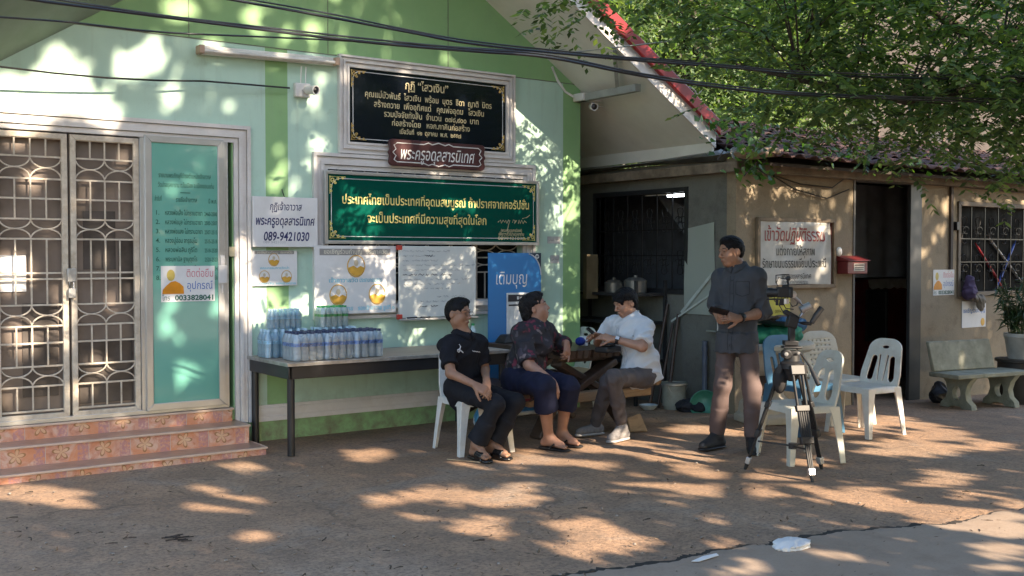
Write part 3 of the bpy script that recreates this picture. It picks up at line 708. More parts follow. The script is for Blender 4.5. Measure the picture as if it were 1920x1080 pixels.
def blob(name, m, label, cat, prims, amp=0.012, scale=22, seed=1, res=0.008, group=None):
    """soft cloth-like thing blended from a few rounded lumps"""
    c = np.mean([p[0] for p in prims], 0); t = bpy.data.objects.new('tmp', None); OFF[t.as_pointer()] = Vector((float(c[0]), float(c[1]), 0)); B = Body(res)
    for q in prims:
        if len(q) == 2: B.ell(q[0], q[1], None, 0.05)
        else: B.cap(q[0], q[1], q[2], q[3], 0.03)
    COL.objects.link(t); o = B.build(name, m, t, folds(amp, scale, seed)); o.parent = None; o.location = (float(c[0]), float(c[1]), 0); bpy.data.objects.remove(t); return tag(o, label, cat, group)

def stitch(root, cloth, f, pts, r, m, name, dot=False):
    """a seam, placket edge or row of buttons lying on a garment, found by casting onto it from the front"""
    bpy.context.view_layer.update(); ev = cloth.evaluated_get(bpy.context.evaluated_depsgraph_get()); off = Vector(OFF[root.as_pointer()]); d = Vector(tuple(f)).normalized(); out = []
    for p in pts:
        o = Vector(tuple(p))+d*0.45-off; hit, loc, nn, ix = ev.ray_cast(o, -d, distance=0.6)
        if hit: out.append(loc+off+d*(0.0015 if not dot else 0.003))
    mb = MB()
    if dot:
        for q in out: mb.sphere(q, 0.0055, 8, 5, (1, 1, 1))
    elif len(out) > 1: mb.tube(out, r, 5)
    if mb.v: mb.build(name, m, cloth, smooth=60, off=off)
def shirt_front(root, cloth, f, l, top, bot, m, mb_, pocket=None):
    for sd in (-1, 1): stitch(root, cloth, f, [top*(1-t)+bot*t+l*0.016*sd for t in np.linspace(0, 1, 24)], 0.0022, m, 'placket_seam')
    stitch(root, cloth, f, [top*(1-t)+bot*t for t in np.linspace(0.06, 0.94, 6)], 0, mb_, 'button', True)
    if pocket is not None:
        c = pocket; q = [(-0.05, 0.05), (0.05, 0.05), (0.05, -0.05), (0.0, -0.068), (-0.05, -0.05), (-0.05, 0.05)]; pts = []
        for (a0, b0), (a1, b1) in zip(q[:-1], q[1:]): pts += [c+l*(a0+(a1-a0)*t)+UPZ*(b0+(b1-b0)*t) for t in np.linspace(0, 1, 6)]
        stitch(root, cloth, f, pts, 0.0022, m, 'pocket_seam')
# ------------------------------------------------------------------ the old rendered house on the right
BY = -1.25; BX = 0.95
old = thing('old_house', 'low weathered beige house with tiled roof and dark open doorway', 'house', (4.5, BY, 0))
OD = (2.79, 4.04, -0.12, 2.405); OW = (4.83, 6.9, 1.12, 2.16); SW = (-0.55, 0.86, 1.205, 2.22)
def old_house():
    mb = MB(); xs = [BX, OD[0], OD[1], OW[0], OW[1], 9.0]
    for a, b in zip(xs[:-1], xs[1:]):
        m = (a+b)/2; spans = [(-0.35, 2.52)]
        if OD[0] < m < OD[1]: spans = [(OD[3], 2.52)]
        if OW[0] < m < OW[1]: spans = [(-0.35, OW[2]), (OW[3], 2.52)]
        for z0, z1 in spans: mb.box(a, b, BY, BY+0.12, z0, z1)
    mb.build('front_wall', M['render_wall'], old)
    mb = MB(); ys = [BY+0.12, SW[0], SW[1], 4.2]
    for a, b in zip(ys[:-1], ys[1:]):
        m = (a+b)/2
        for z0, z1 in ([(-0.3, SW[2]), (SW[3], 2.52)] if SW[0] < m < SW[1] else [(-0.3, 2.52)]): mb.box(BX, BX+0.12, a, b, z0, z1)
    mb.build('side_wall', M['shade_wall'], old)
    mb = MB(); mb.box(BX+0.12, 9, 3.2, 3.3, -0.3, 2.52); mb.box(8.9, 9, BY+0.12, 3.2, -0.3, 2.52); mb.box(2.45, 2.55, BY+0.5, 3.2, -0.3, 2.5)
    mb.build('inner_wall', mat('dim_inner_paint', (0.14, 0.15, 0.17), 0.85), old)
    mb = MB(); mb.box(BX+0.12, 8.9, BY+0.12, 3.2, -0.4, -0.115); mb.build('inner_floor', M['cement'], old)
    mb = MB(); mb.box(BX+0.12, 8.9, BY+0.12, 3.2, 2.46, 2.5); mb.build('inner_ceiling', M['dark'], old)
    # door jambs, lintel and the door leaf folded inside
    mb = MB(); mb.box(OD[0], OD[0]+0.03, BY-0.01, BY+0.14, -0.1, 2.405); mb.box(OD[0]+0.03, OD[1], BY-0.01, BY+0.14, 2.37, 2.405)
    mb.build('door_jamb', mat('dark_jamb', (0.10, 0.095, 0.085), 0.6), old)
    mb = MB(); mb.box(OD[1]-0.22, OD[1], BY-0.015, BY+0.03, -0.1, 2.37); mb.build('door', mat('charcoal_door', (0.028, 0.03, 0.032), 0.45), old, bevel=0.005)
    # dark sheet hanging in the upper part of the doorway
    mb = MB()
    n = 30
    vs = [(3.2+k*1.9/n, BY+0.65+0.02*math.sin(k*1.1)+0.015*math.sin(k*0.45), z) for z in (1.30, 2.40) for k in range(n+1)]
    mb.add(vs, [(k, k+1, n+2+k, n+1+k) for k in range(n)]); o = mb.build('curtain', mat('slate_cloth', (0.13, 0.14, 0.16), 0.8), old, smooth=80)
    # window: frame, dark panes, ornamental iron
    mb = MB(); ring(mb, OW[0]-0.05, OW[1]+0.05, OW[2]-0.05, OW[3]+0.05, 0.055, BY-0.02, BY+0.05); w = mb.build('window', mat('window_wood', (0.13, 0.10, 0.07), 0.6), old, bevel=0.004)
    def iron(x0, x1, z0, z1, n, yy, ax='x'):
        g = MB(); P = (lambda u, z: (u, yy, z)) if ax == 'x' else (lambda u, z: (yy, u, z))
        for k in range(n+1):
            u = x0+(x1-x0)*k/n; g.bar(P(u, z0), P(u, z1), 0.012, 0.012)
        for f in (0.0, 0.35, 0.62, 1.0): g.bar(P(x0, z0+(z1-z0)*f), P(x1, z0+(z1-z0)*f), 0.012, 0.012)
        for k in range(n):
            uc = x0+(x1-x0)*(k+0.5)/n
            for f in (0.28, 0.72):
                zc = z0+(z1-z0)*f; d = (x1-x0)/n*0.42
                g.tube([P(uc+d*math.sin(t)*(0.6+0.4*math.cos(2*t)), zc+d*1.3*math.cos(t)) for t in np.linspace(0, 6.28, 17)[:-1]], 0.006, 5, closed=True)
                for s in (-1, 1): g.tube([P(uc+s*d*(0.3+0.5*math.cos(t)), zc+s*d*0.35*math.sin(t)) for t in np.linspace(0, 5.2, 12)], 0.005, 5)
        return g
    iron(OW[0], OW[1], OW[2], OW[3], 7, BY+0.03).build('grille', mat('painted_iron', (0.025, 0.024, 0.024), 0.35, metal=0.4), w)
    mb = MB(); mb.box(OW[0], OW[1], BY+0.085, BY+0.09, OW[2], OW[3]); mb.build('pane', mat('dark_pane', (0.006, 0.007, 0.008), 0.6, spec=0.05), w)
    mb = MB()
    ring2 = [(BX-0.012, BX+0.06)]
    mb.box(BX-0.012, BX+0.13, SW[0]-0.05, SW[0], SW[2]-0.05, SW[3]+0.05); mb.box(BX-0.012, BX+0.13, SW[1], SW[1]+0.05, SW[2]-0.05, SW[3]+0.05)
    mb.box(BX-0.012, BX+0.13, SW[0], SW[1], SW[3], SW[3]+0.05); mb.box(BX-0.012, BX+0.13, SW[0], SW[1], SW[2]-0.05, SW[2])
    w2 = mb.build('window', mat('black_frame', (0.02, 0.02, 0.022), 0.5), old)
    iron(SW[0], SW[1], SW[2], SW[3], 6, BX+0.05, 'y').build('grille', mat('black_iron', (0.03, 0.03, 0.033), 0.4, metal=0.3), w2)
    # beam under the eaves, rafters ends
    mb = MB(); mb.box(BX-0.02, 9, BY-0.14, BY-0.002, 2.375, 2.47); mb.box(BX-0.14, BX-0.02, BY-0.14, 4.2, 2.375, 2.47)
    mb.build('eave_beam', mat('rotten_beam', (0.22, 0.175, 0.125), 0.85, 0.35, 6, 0.4, 25, dirt=(0.06, 0.045, 0.03), dscale=5, damt=0.85), old)
    # tiled roof: wavy rows of overlapping tiles
    y0, z0, y1, z1 = BY-0.42, 2.47, 2.0, 3.42; rows = 11; xs = np.arange(0.97, 9.3, 0.035); vs = []; fs = []
    for r in range(rows):
        for e in (0, 1):
            t = (r+e*1.12)/rows; yy = y0+(y1-y0)*t; zz = z0+(z1-z0)*t+(0.035 if e == 0 else 0.0)
            for i, x in enumerate(xs):
                kx = math.floor(x/0.21); hsh = math.sin(kx*12.9898+r*78.233)*43758.5; hsh -= math.floor(hsh)
                w = abs(math.sin(math.pi*x/0.21))
                vs.append((x, yy-0.02+(hsh-0.5)*0.035*(1-e), zz+0.045*w+(hsh-0.5)*0.014))
    n = len(xs)
    for r in range(rows):
        b = r*2*n
        fs += [(b+i, b+i+1, b+n+i+1, b+n+i) for i in range(n-1)]
    mb = MB(); mb.add(vs, fs)
    t = NT('old_roof_tile'); P = t.n('ShaderNodeNewGeometry').outputs['Position']
    c = t.ramp(t.noise(4, 6, P), [(0.3, (0.05, 0.024, 0.022)), (0.6, (0.092, 0.040, 0.036)), (0.8, (0.12, 0.068, 0.058))])
    c = t.mix(t.ramp(t.noise(2.0, 8, P, 0.75), [(0.45, (0, 0, 0)), (0.65, (0.8, 0.8, 0.8))]), c, (0.05, 0.045, 0.04))
    t.set(Base_Color=c, Roughness=0.8)
    o = mb.build('roof', t.m, old, smooth=50); so = o.modifiers.new('thickness', 'SOLIDIFY'); so.thickness = 0.014; so.offset = -1
    mb = MB(); q = [(0.98, y0+0.12, z0-0.01), (9.2, y0+0.12, z0-0.01), (9.2, y1, z1-0.04), (0.98, y1, z1-0.04)]
    mb.hexa([(x, y, z-0.03) for x, y, z in q], q); mb.build('roof_board', mat('sooty_board', (0.05, 0.04, 0.032), 0.9), old)
    # broken cement cap at the roof corner
    mb = MB(); mb.sphere((0.84, BY-0.30, 2.53), 1.0, 14, 8, (0.20, 0.16, 0.055)); mb.sphere((1.02, BY-0.36, 2.55), 1.0, 12, 8, (0.13, 0.10, 0.05))
    mb.build('cement_cap', M['cement'], old, smooth=60)
old_house()
# gutter of the green house along the alley
mb = MB(); mb.tube([(0.90, -1.1, 2.55), (0.90, 1.5, 2.53), (0.90, 4.0, 2.50)], 0.055, 12); mb.tube([(0.90, -1.28, 2.56), (0.90, -1.1, 2.55)], 0.062, 12)
tag(mb.build('gutter_pipe', mat('grey_pvc', (0.30, 0.31, 0.30), 0.5), smooth=50), 'grey gutter pipe running along the eaves between the two houses', 'gutter')

# lit tube at the top of the dark side window
lamp = thing('tube_light', 'glowing fluorescent tube at the top of the dark side window', 'lamp', (1.2, -0.45, 2.19))
mb = MB(); mb.box(1.0, 1.05, -0.6, 0.1, 2.205, 2.235); mb.build('fitting', M['white_paint'], lamp)
t = NT('lit_tube'); t.set(Base_Color=(0.8, 0.85, 0.9), Emission_Color=(0.85, 0.93, 1.0)); t.b.inputs['Emission Strength'].default_value = 6.0
ta, tb_ = WX(1283, 365, 1.02), WX(1253, 367, 1.02); mb = MB(); mb.cone(ta, tb_, 0.018, n=10); mb.build('tube', t.m, lamp)
# pale roof sheet lit inside, behind the grille
mb = MB(); mb.hexa([(1.9, 0.15, 1.55), (2.4, 0.15, 1.9), (2.4, 0.9, 2.35), (1.9, 0.9, 2.3)], [(1.9, 0.15, 1.57), (2.4, 0.15, 1.92), (2.4, 0.9, 2.37), (1.9, 0.9, 2.32)])
tag(mb.build('inner_panel', mat('grey_panel', (0.30, 0.32, 0.34), 0.6)), 'pale slanting panel seen through the dark side window', 'panel')

# alley end wall
mb = MB(); mb.box(0.002, BX-0.002, 3.6, 3.7, -0.3, 2.6)
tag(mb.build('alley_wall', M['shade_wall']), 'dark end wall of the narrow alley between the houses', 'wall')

# two-storey house far behind
far = thing('back_house', 'tall pinkish two-storey house behind the foliage', 'house', (6, 6.5, 0))
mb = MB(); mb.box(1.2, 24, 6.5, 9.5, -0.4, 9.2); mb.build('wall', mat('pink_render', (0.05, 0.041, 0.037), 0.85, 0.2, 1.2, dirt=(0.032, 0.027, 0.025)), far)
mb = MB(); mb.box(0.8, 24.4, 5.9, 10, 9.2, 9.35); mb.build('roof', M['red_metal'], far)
for x in (2.3, 5.0, 7.7, 10.2, 12.8, 15.4):
    mb = MB(); ring(mb, x, x+1.3, 3.5, 5.0, 0.08, 6.44, 6.52); f = mb.build('window', mat('brown_frame', (0.10, 0.06, 0.045), 0.5), far)
    mb = MB(); mb.box(x+0.08, x+1.22, 6.47, 6.49, 3.58, 4.92); mb.box(x+0.62, x+0.68, 6.45, 6.47, 3.58, 4.92); mb.build('pane', M['dark'], f)
mb = MB(); mb.box(1.2, 13, 5.6, 6.5, 3.1, 3.22)
for x in np.arange(1.3, 13, 0.18): mb.bar((x, 5.65, 3.22), (x, 5.65, 3.9), 0.02, 0.02)
mb.bar((1.2, 5.65, 3.9), (13, 5.65, 3.9), 0.05, 0.05); mb.build('balcony', mat('grey_rail', (0.25, 0.24, 0.235), 0.6), far)
# ------------------------------------------------------------------ signs and fittings on the green wall
gold = mat('gold_leaf', (0.62, 0.44, 0.14), 0.35, 0.2, 30, metal=0.3)
goldtxt = mat('gold_lettering', (0.62, 0.53, 0.30), 0.45)
yellow = mat('yellow_lettering', (0.78, 0.66, 0.22), 0.45)
silver = mat('pale_lettering', (0.70, 0.70, 0.68), 0.45)
navy = mat('navy_lettering', (0.018, 0.022, 0.11), 0.5)
def corner_scroll(mb, x, z, sx, sz, s, y):
    """gilt scrollwork filling a sign's corner"""
    P = lambda a, b: (x+sx*a*s, y, z+sz*b*s)
    for (a, b, r, t0, t1) in ((0.22, 0.22, 0.16, 0, 8.5), (0.55, 0.12, 0.10, 1, 8), (0.12, 0.55, 0.10, 1, 8), (0.82, 0.09, 0.07, 0, 7), (0.09, 0.82, 0.07, 0, 7), (0.36, 0.36, 0.08, 0, 7)):
        mb.tube([P(a+r*(1-t/11)*math.cos(t), b+r*(1-t/11)*math.sin(t)) for t in np.linspace(t0, t1, 16)], s*0.028, 5)
    mb.tube([P(0.04, 0.0), P(0.04, 1.0)], s*0.022, 5); mb.tube([P(0, 0.04), P(1.0, 0.04)], s*0.022, 5)
def inner_line(mb, x0, x1, z0, z1, y, notch, r):
    pts = []
    for (cx, cz, a0) in ((x1-notch, z1-notch, 0), (x0+notch, z1-notch, 1), (x0+notch, z0+notch, 2), (x1-notch, z0+notch, 3)):
        for k in range(7):
            a = math.pi/2*(a0+k/6); pts.append((cx+notch*math.cos(a), y, cz+notch*math.sin(a)))
    mb.tube(pts, r, 5, closed=True)

# black granite plaque in its white moulding
pl = thing('dedication_plaque', 'black granite plaque with gold lettering in a white moulded frame, highest on the wall', 'plaque', (-1.79, 0, 2.45))
mb = MB(); casing(mb, -2.74, -0.85, 2.455, 3.312, 0.105, 0.0, n=5, d=0.05); mb.build('frame', M['white_paint'], pl)
mb = MB(); mb.box(-2.635, -0.955, -0.022, -0.002, 2.56, 3.207); mb.build('panel', mat('black_granite', (0.006, 0.009, 0.016), 0.10, 0.4, 60, spec=0.6), pl)
mb = MB()
for x, z, sx, sz in ((-2.62, 3.192, 1, -1), (-0.97, 3.192, -1, -1), (-2.62, 2.575, 1, 1), (-0.97, 2.575, -1, 1)): corner_scroll(mb, x, z, sx, sz, 0.15, -0.0245)
mb.build('ornament', gold, pl)
mb = MB(); inner_line(mb, -2.60, -0.99, 2.59, 3.18, -0.0235, 0.07, 0.0035); mb.build('border', silver, pl)
mb = MB(); y = -0.0236
write(mb, 'กุฏิ “ไสวเงิน”', (-1.84, y, 3.10), w=0.46, h=0.105)
write(mb, 'คุณแม่บัวพันธ์  ไสวเงิน  พร้อม  บุตร  ธิดา  ญาติ  มิตร', (-1.80, y, 2.99), w=1.36, h=0.076)
write(mb, 'สร้างถวาย  เพื่ออุทิศแด่   คุณพ่ออุดม   ไสวเงิน', (-1.80, y, 2.908), w=1.18, h=0.076)
write(mb, 'รวมปัจจัยทั้งสิ้น  จำนวน  ๓๗๘,๙๐๐  บาท', (-1.78, y, 2.828), w=1.02, h=0.074)
write(mb, 'ก่อสร้างโดย   หจก.ภาคินก่อสร้าง', (-1.79, y, 2.752), w=0.84, h=0.072)
write(mb, 'เมื่อวันที่  ๑๒  ตุลาคม  พ.ศ.  ๒๕๕๗', (-1.80, y, 2.680), w=0.66, h=0.060)
mb.build('lettering', goldtxt, pl)

# red-brown name board hung over the plaque's lower edge
nb = thing('name_board', 'maroon wooden name board with white script and curved border', 'sign', (-1.75, -0.07, 2.36))
def lobed(x0, x1, z0, z1, e, m=0.0):
    p = []; xc = (x0+x1)/2
    def c(cx, cz, a0, a1, r): return [(cx+r*math.cos(a), cz+r*math.sin(a)) for a in np.linspace(a0, a1, 6)]
    p += c(x0+e, z0+e, math.pi, 1.5*math.pi, e)+c(x1-e, z0+e, 1.5*math.pi, 2*math.pi, e)
    p += [(x1-0.012, (z0+z1)/2-0.03), (x1+0.006, (z0+z1)/2), (x1-0.012, (z0+z1)/2+0.03)]
    p += c(x1-e, z1-e, 0, math.pi/2, e)+c(x0+e, z1-e, math.pi/2, math.pi, e)
    p += [(x0+0.012, (z0+z1)/2+0.03), (x0-0.006, (z0+z1)/2), (x0+0.012, (z0+z1)/2-0.03)]
    return p
mb = MB(); mb.prism(lobed(-2.275, -1.235, 2.365, 2.605, 0.04), (0, -0.058, 0), (1, 0, 0), (0, 0, 1), 0.026)
o = mb.build('panel', mat('maroon_wood', (0.060, 0.016, 0.018), 0.4, 0.25, 6), nb, bevel=0.006)
mb = MB()
x0, x1, z0, z1, xm, zm = -2.225, -1.285, 2.40, 2.57, -1.755, 2.485
pts = [(x0+0.03, z1), (xm-0.16, z1), (xm-0.11, z1+0.018), (xm-0.07, z1+0.004), (xm, z1+0.022), (xm+0.07, z1+0.004), (xm+0.11, z1+0.018), (xm+0.16, z1), (x1-0.03, z1), (x1, z1-0.02), (x1-0.02, zm+0.03), (x1+0.012, zm), (x1-0.02, zm-0.03), (x1, z0+0.02), (x1-0.03, z0),
       (xm+0.16, z0), (xm+0.11, z0-0.018), (xm+0.07, z0-0.004), (xm, z0-0.022), (xm-0.07, z0-0.004), (xm-0.11, z0-0.018), (xm-0.16, z0), (x0+0.03, z0), (x0, z0+0.02), (x0+0.02, zm-0.03), (x0-0.012, zm), (x0+0.02, zm+0.03), (x0, z1-0.02)]
mb.tube([(a, -0.086, b) for a, b in pts], 0.0055, 5, closed=True); mb.build('border', silver, nb)
mb = MB(); write(mb, 'พระครูอดุลสารนิเทศ', (-1.755, -0.0865, 2.475), w=0.80, h=0.155, italic=0.25, bold=0.006); mb.build('lettering', silver, nb)

# long green sign
gs = thing('green_sign', 'long dark green sign with yellow lettering and gold corner scrolls', 'sign', (-1.75, 0, 1.66))
mb = MB(); ring(mb, -2.91, -0.60, 1.66, 2.292, 0.03, -0.052, -0.10); mb.build('frame', M['alu'], gs, bevel=0.003)
t = NT('green_acrylic'); t.set(Base_Color=(0.002, 0.066, 0.047), Roughness=0.14); t.b.inputs['Specular IOR Level'].default_value = 0.3
mb = MB(); mb.box(-2.88, -0.63, -0.086, -0.062, 1.69, 2.262); mb.build('panel', t.m, gs)
y = -0.0875
mb = MB()
for x, z, sx, sz in ((-2.865, 2.247, 1, -1), (-0.645, 2.247, -1, -1), (-2.865, 1.705, 1, 1), (-0.645, 1.705, -1, 1)): corner_scroll(mb, x, z, sx, sz, 0.155, y-0.002)
mb.build('ornament', yellow, gs)
mb = MB(); inner_line(mb, -2.845, -0.665, 1.725, 2.227, y, 0.09, 0.003); mb.build('border', silver, gs)
mb = MB()
write(mb, 'ประเทศไทยเป็นประเทศที่อุดมสมบูรณ์ ถ้าปราศจากคอรัปชั่น', (-1.73, y, 2.045), w=2.02, h=0.112)
write(mb, 'จะเป็นประเทศที่มีความสุขที่สุดในโลก', (-1.86, y, 1.885), w=1.27, h=0.112); mb.build('lettering', yellow, gs)
mb = MB()
sg = lambda pts: mb.tube([(x, y-0.001, z) for x, z in pts], 0.0035, 5)
sg([(-1.09, 1.88), (-1.06, 1.90), (-1.05, 1.87), (-1.03, 1.90), (-1.01, 1.88), (-1.0, 1.90), (-0.985, 1.87), (-0.965, 1.905)]); sg([(-0.95, 1.90), (-0.965, 1.86), (-0.98, 1.80)])
sg([(-0.92, 1.88), (-0.91, 1.905), (-0.885, 1.90), (-0.895, 1.87), (-0.87, 1.90)]); sg([(-0.85, 1.87), (-0.84, 1.905), (-0.825, 1.87), (-0.81, 1.905), (-0.79, 1.87), (-0.775, 1.90), (-0.75, 1.88)]); sg([(-0.80, 1.92), (-0.75, 1.93), (-0.71, 1.955)])
write(mb, '(พระครูอดุลสารนิเทศ)', (-0.93, y, 1.80), w=0.25, h=0.042); write(mb, 'เจ้าอาวาสวัดป่าอดุลยาราม', (-0.93, y, 1.765), w=0.30, h=0.042); write(mb, '0899421030', (-0.93, y, 1.725), w=0.32, h=0.042)
mb.build('signature', goldtxt, gs)

# white name sign with the phone number
ws = thing('phone_sign', 'white sign with dark blue lettering and a phone number, left of the green sign', 'sign', (-3.26, 0, 1.63))
mb = MB(); mb.box(-3.55, -2.965, -0.07, -0.045, 1.63, 2.05); mb.build('panel', M['paper'], ws, bevel=0.003)
mb = MB(); y = -0.0712
write(mb, 'กุฏิเจ้าอาวาส', (-3.255, y, 1.965), w=0.29, h=0.085, italic=0.15); write(mb, 'พระครูอดุลสารนิเทศ', (-3.258, y, 1.845), w=0.53, h=0.10, italic=0.15, bold=0.02); write(mb, '089-9421030', (-3.25, y, 1.715), w=0.41, h=0.105, italic=0.15, bold=0.02)
mb.build('lettering', navy, ws)
mb = MB(); write(mb, '089 9421030', (-3.36, y, 1.668), w=0.2, h=0.03, bold=0); mb.build('faded_lettering', mat('faded_ink', (0.45, 0.46, 0.5), 0.6), ws)
mb = MB(); mb.tube([(-3.26, -0.05, 2.05), (-3.262, -0.012, 2.10), (-3.262, -0.004, 2.12)], 0.004, 5); mb.build('hanger', M['black'], ws)

# two posters with round portraits
amber = mat('amber_print', (0.60, 0.34, 0.05), 0.5); blueprint = mat('blue_print', (0.22, 0.50, 0.62), 0.5); greyprint = mat('grey_print', (0.26, 0.25, 0.24), 0.5); skinprint = mat('portrait_print', (0.52, 0.45, 0.32), 0.5); cream = mat('cream_print', (0.66, 0.62, 0.5), 0.5)
def poster(name, label, x0, x1, z0, z1, y, discs, bars, hd):
    p = thing(name, label, 'poster', ((x0+x1)/2, 0, z0)); w, h = x1-x0, z1-z0
    a = MB(); a.box(x0, x1, y, y+0.012, z0, z1); a.build('panel', M['paper'], p)
    X = lambda u: x0+u*w
    Z = lambda v: z0+v*h
    b = MB(); b.box(X(0.06), X(0.93), y-0.0012, y-0.0006, Z(hd[0]), Z(hd[1])); b.build('heading_bar', greyprint, p)
    b = MB()
    write(b, 'ขอเชิญร่วมทำบุญ  ประกาศวัด', (X(0.5), y-0.002, Z((hd[0]+hd[1])/2)), w=w*0.78, h=h*(hd[1]-hd[0])*0.9); b.build('heading', cream, p)
    for u, v, r in discs:
        q = MB(); c = (X(u), y-0.0018, Z(v)); rr = r*w
        q.tube([(c[0]+rr*math.cos(t), c[1], c[2]+rr*1.12*math.sin(t)) for t in np.linspace(0, 6.2832, 33)[:-1]], rr*0.055, 5, closed=True)
        arc = [(rr*0.93*math.cos(t), rr*1.04*math.sin(t)) for t in np.linspace(math.pi*1.05, math.pi*1.95, 12)]
        q.prism(arc+[(rr*0.5, 0.02*rr), (rr*0.1, -0.2*rr), (-rr*0.3, 0.05*rr)], c, (1, 0, 0), (0, 0, 1), 0.0012); q.build('portrait', amber, p)
        q = MB(); q.prism([(rr*0.26*math.cos(t), rr*(0.32+0.34*math.sin(t))) for t in np.linspace(0, 6.28, 15)[:-1]], (c[0], y-0.0006, c[2]), (1, 0, 0), (0, 0, 1), 0.0009); q.build('portrait_face', skinprint, p)
    b = MB()
    for u0, u1, v, s in bars: write(b, s, (X((u0+u1)/2), y-0.001, Z(v)), w=w*(u1-u0), h=h*0.085, bold=0.03)
    b.build('lettering', blueprint, p)
    return p
poster('small_poster', 'small white poster with three round amber portraits below the phone sign', -3.545, -3.14, 1.305, 1.60, -0.03, [(0.48, 0.74, 0.115), (0.27, 0.26, 0.11), (0.76, 0.26, 0.11)],
       [(0.18, 0.82, 0.50, 'คณะกรรมการวัดป่า'), (0.02, 0.48, 0.06, 'ที่ปรึกษาวัด'), (0.52, 0.97, 0.06, 'รองเจ้าอาวาส')], (0.90, 0.99))
poster('large_poster', 'large white poster with three round amber portraits under the green sign', -3.005, -2.21, 1.05, 1.645, -0.085, [(0.5, 0.70, 0.105), (0.28, 0.28, 0.10), (0.76, 0.28, 0.10)],
       [(0.17, 0.52, 0.49, 'เจ้าอาวาสวัด'), (0.54, 0.82, 0.49, 'ประธานกรรมการ'), (0.03, 0.46, 0.075, 'ที่ปรึกษาเจ้าอาวาส'), (0.52, 0.98, 0.075, 'รองเจ้าอาวาส รูปที่ ๑')], (0.86, 0.955))
# whiteboard
wb = thing('whiteboard', 'whiteboard covered in faint handwriting with red corner clips', 'whiteboard', (-1.78, 0, 0.99))
mb = MB(); mb.prism(lobed(-2.195, -1.365, 0.995, 1.645, 0.02)[:6]+lobed(-2.195, -1.365, 0.995, 1.645, 0.02)[6:12]+lobed(-2.195, -1.365, 0.995, 1.645, 0.02)[15:27], (0, -0.10, 0), (1, 0, 0), (0, 0, 1), 0.02)
mb.build('board', mat('marker_board', (0.60, 0.63, 0.61), 0.25, 0.05, 2, dirt=(0.48, 0.50, 0.49), dscale=3, damt=0.5), wb, bevel=0.004)
mb = MB(); mb.box(-2.2, -1.36, -0.155, -0.085, 0.972, 0.99); mb.build('tray', M['alu'], wb, bevel=0.003)
mb = MB(); mb.box(-2.215, -2.165, -0.128, -0.096, 1.61, 1.652); mb.box(-2.215, -2.165, -0.128, -0.096, 0.985, 1.03); mb.build('corner_clip', mat('red_plastic', (0.42, 0.045, 0.03), 0.4), wb, bevel=0.004)
def scribble(mb, x0, x1, z, y, r, h=0.018):
    x = x0
    while x < x1:
        n = rnd.randint(3, 7); pts = []
        for k in range(n*2):
            pts.append((x, y, z+rnd.uniform(-h/2, h/2))); x += rnd.uniform(0.004, 0.009)
        mb.tube(pts, r, 4); x += rnd.uniform(0.008, 0.03)
a, b = MB(), MB()
for k, (x0, x1, bold) in enumerate([(-2.16, -1.72, 0), (-2.16, -1.80, 0), (-2.16, -1.78, 0), (-2.16, -1.38, 0), (-2.16, -1.60, 0), (-2.16, -1.62, 1), (-2.15, -1.48, 0), (-2.16, -1.52, 0), (-2.10, -1.7, 0), (-1.80, -1.46, 0), (-1.98, -1.42, 0), (-1.99, -1.78, 1)]):
    z = 1.60-k*0.043-(0.03 if k > 8 else 0)
    scribble(b if bold else a, x0, x1, z, -0.1212, 0.0028 if bold else 0.0017)
scribble(b, -1.93, -1.82, 1.557, -0.1212, 0.003)
a.build('handwriting', mat('faint_ink', (0.30, 0.32, 0.36), 0.6), wb); b.build('bold_handwriting', mat('black_ink', (0.06, 0.06, 0.08), 0.6), wb)
for x, c in ((-2.12, 'black'), (-1.98, 'black'), (-1.66, 'black')):
    mb = MB(); mb.cone((x, -0.135, 0.996), (x+0.1, -0.135, 0.996), 0.008, n=8); mb.build('marker', M['black'], wb, smooth=40)

# blue stand-up banner in front of the wall
bn = thing('blue_banner', 'tall blue banner with white Thai lettering and a framed white notice', 'banner', (-0.82, -0.12, 0))
t = NT('blue_banner_print'); P = t.coord(); X, Y, Z = t.sep(P)
c = t.ramp(t.math('DIVIDE', Z, 1.6), [(0.0, (0.02, 0.14, 0.36)), (0.6, (0.024, 0.19, 0.47)), (1.0, (0.028, 0.21, 0.52))])
t.set(Base_Color=c, Roughness=0.35)
bx0, bx1, by = -1.23, -0.60, -0.12
mb = MB(); n = 12
mb.box(bx0, bx1, by-0.006, by, 0.04, 1.585); mb.build('panel', t.m, bn)
mb = MB(); mb.box(bx0, bx1, by-0.03, by+0.03, 0.0, 0.04); mb.build('base', M['alu'], bn, bevel=0.008)
mb = MB(); write(mb, 'เติมบุญ', (-0.955, by-0.0075, 1.335), w=0.37, h=0.17, bold=0.0, italic=0.08)
mb.build('lettering', mat('banner_white', (0.8, 0.8, 0.8), 0.5), bn)
mb = MB(); arc = [(bx1-0.15+0.0, 1.585)]+[(bx1-0.15+0.15*math.sin(a), 1.585-0.20*(1-math.cos(a))*0.9-0.02*a) for a in np.linspace(0, 1.5, 8)]+[(bx1, 1.585)]
mb.prism(arc, (0, by-0.0062, 0), (1, 0, 0), (0, 0, 1), 0.001); mb.build('corner_flash', mat('navy_print', (0.012, 0.03, 0.06), 0.4), bn)
mb = MB(); mb.tube([(bx1-0.15+0.15*math.sin(a), by-0.008, 1.575-0.21*(1-math.cos(a))*0.9-0.02*a) for a in np.linspace(0, 1.5, 9)], 0.006, 5)
mb.tube([(bx1-0.05+0.018*math.cos(a), by-0.008, 1.55+0.018*math.sin(a)) for a in np.linspace(0, 6.28, 13)[:-1]], 0.006, 5, closed=True)
mb.tube([(bx1-0.05, by-0.008, 1.533), (bx1-0.05, by-0.008, 1.567)], 0.004, 5); mb.build('emblem', silver, bn)
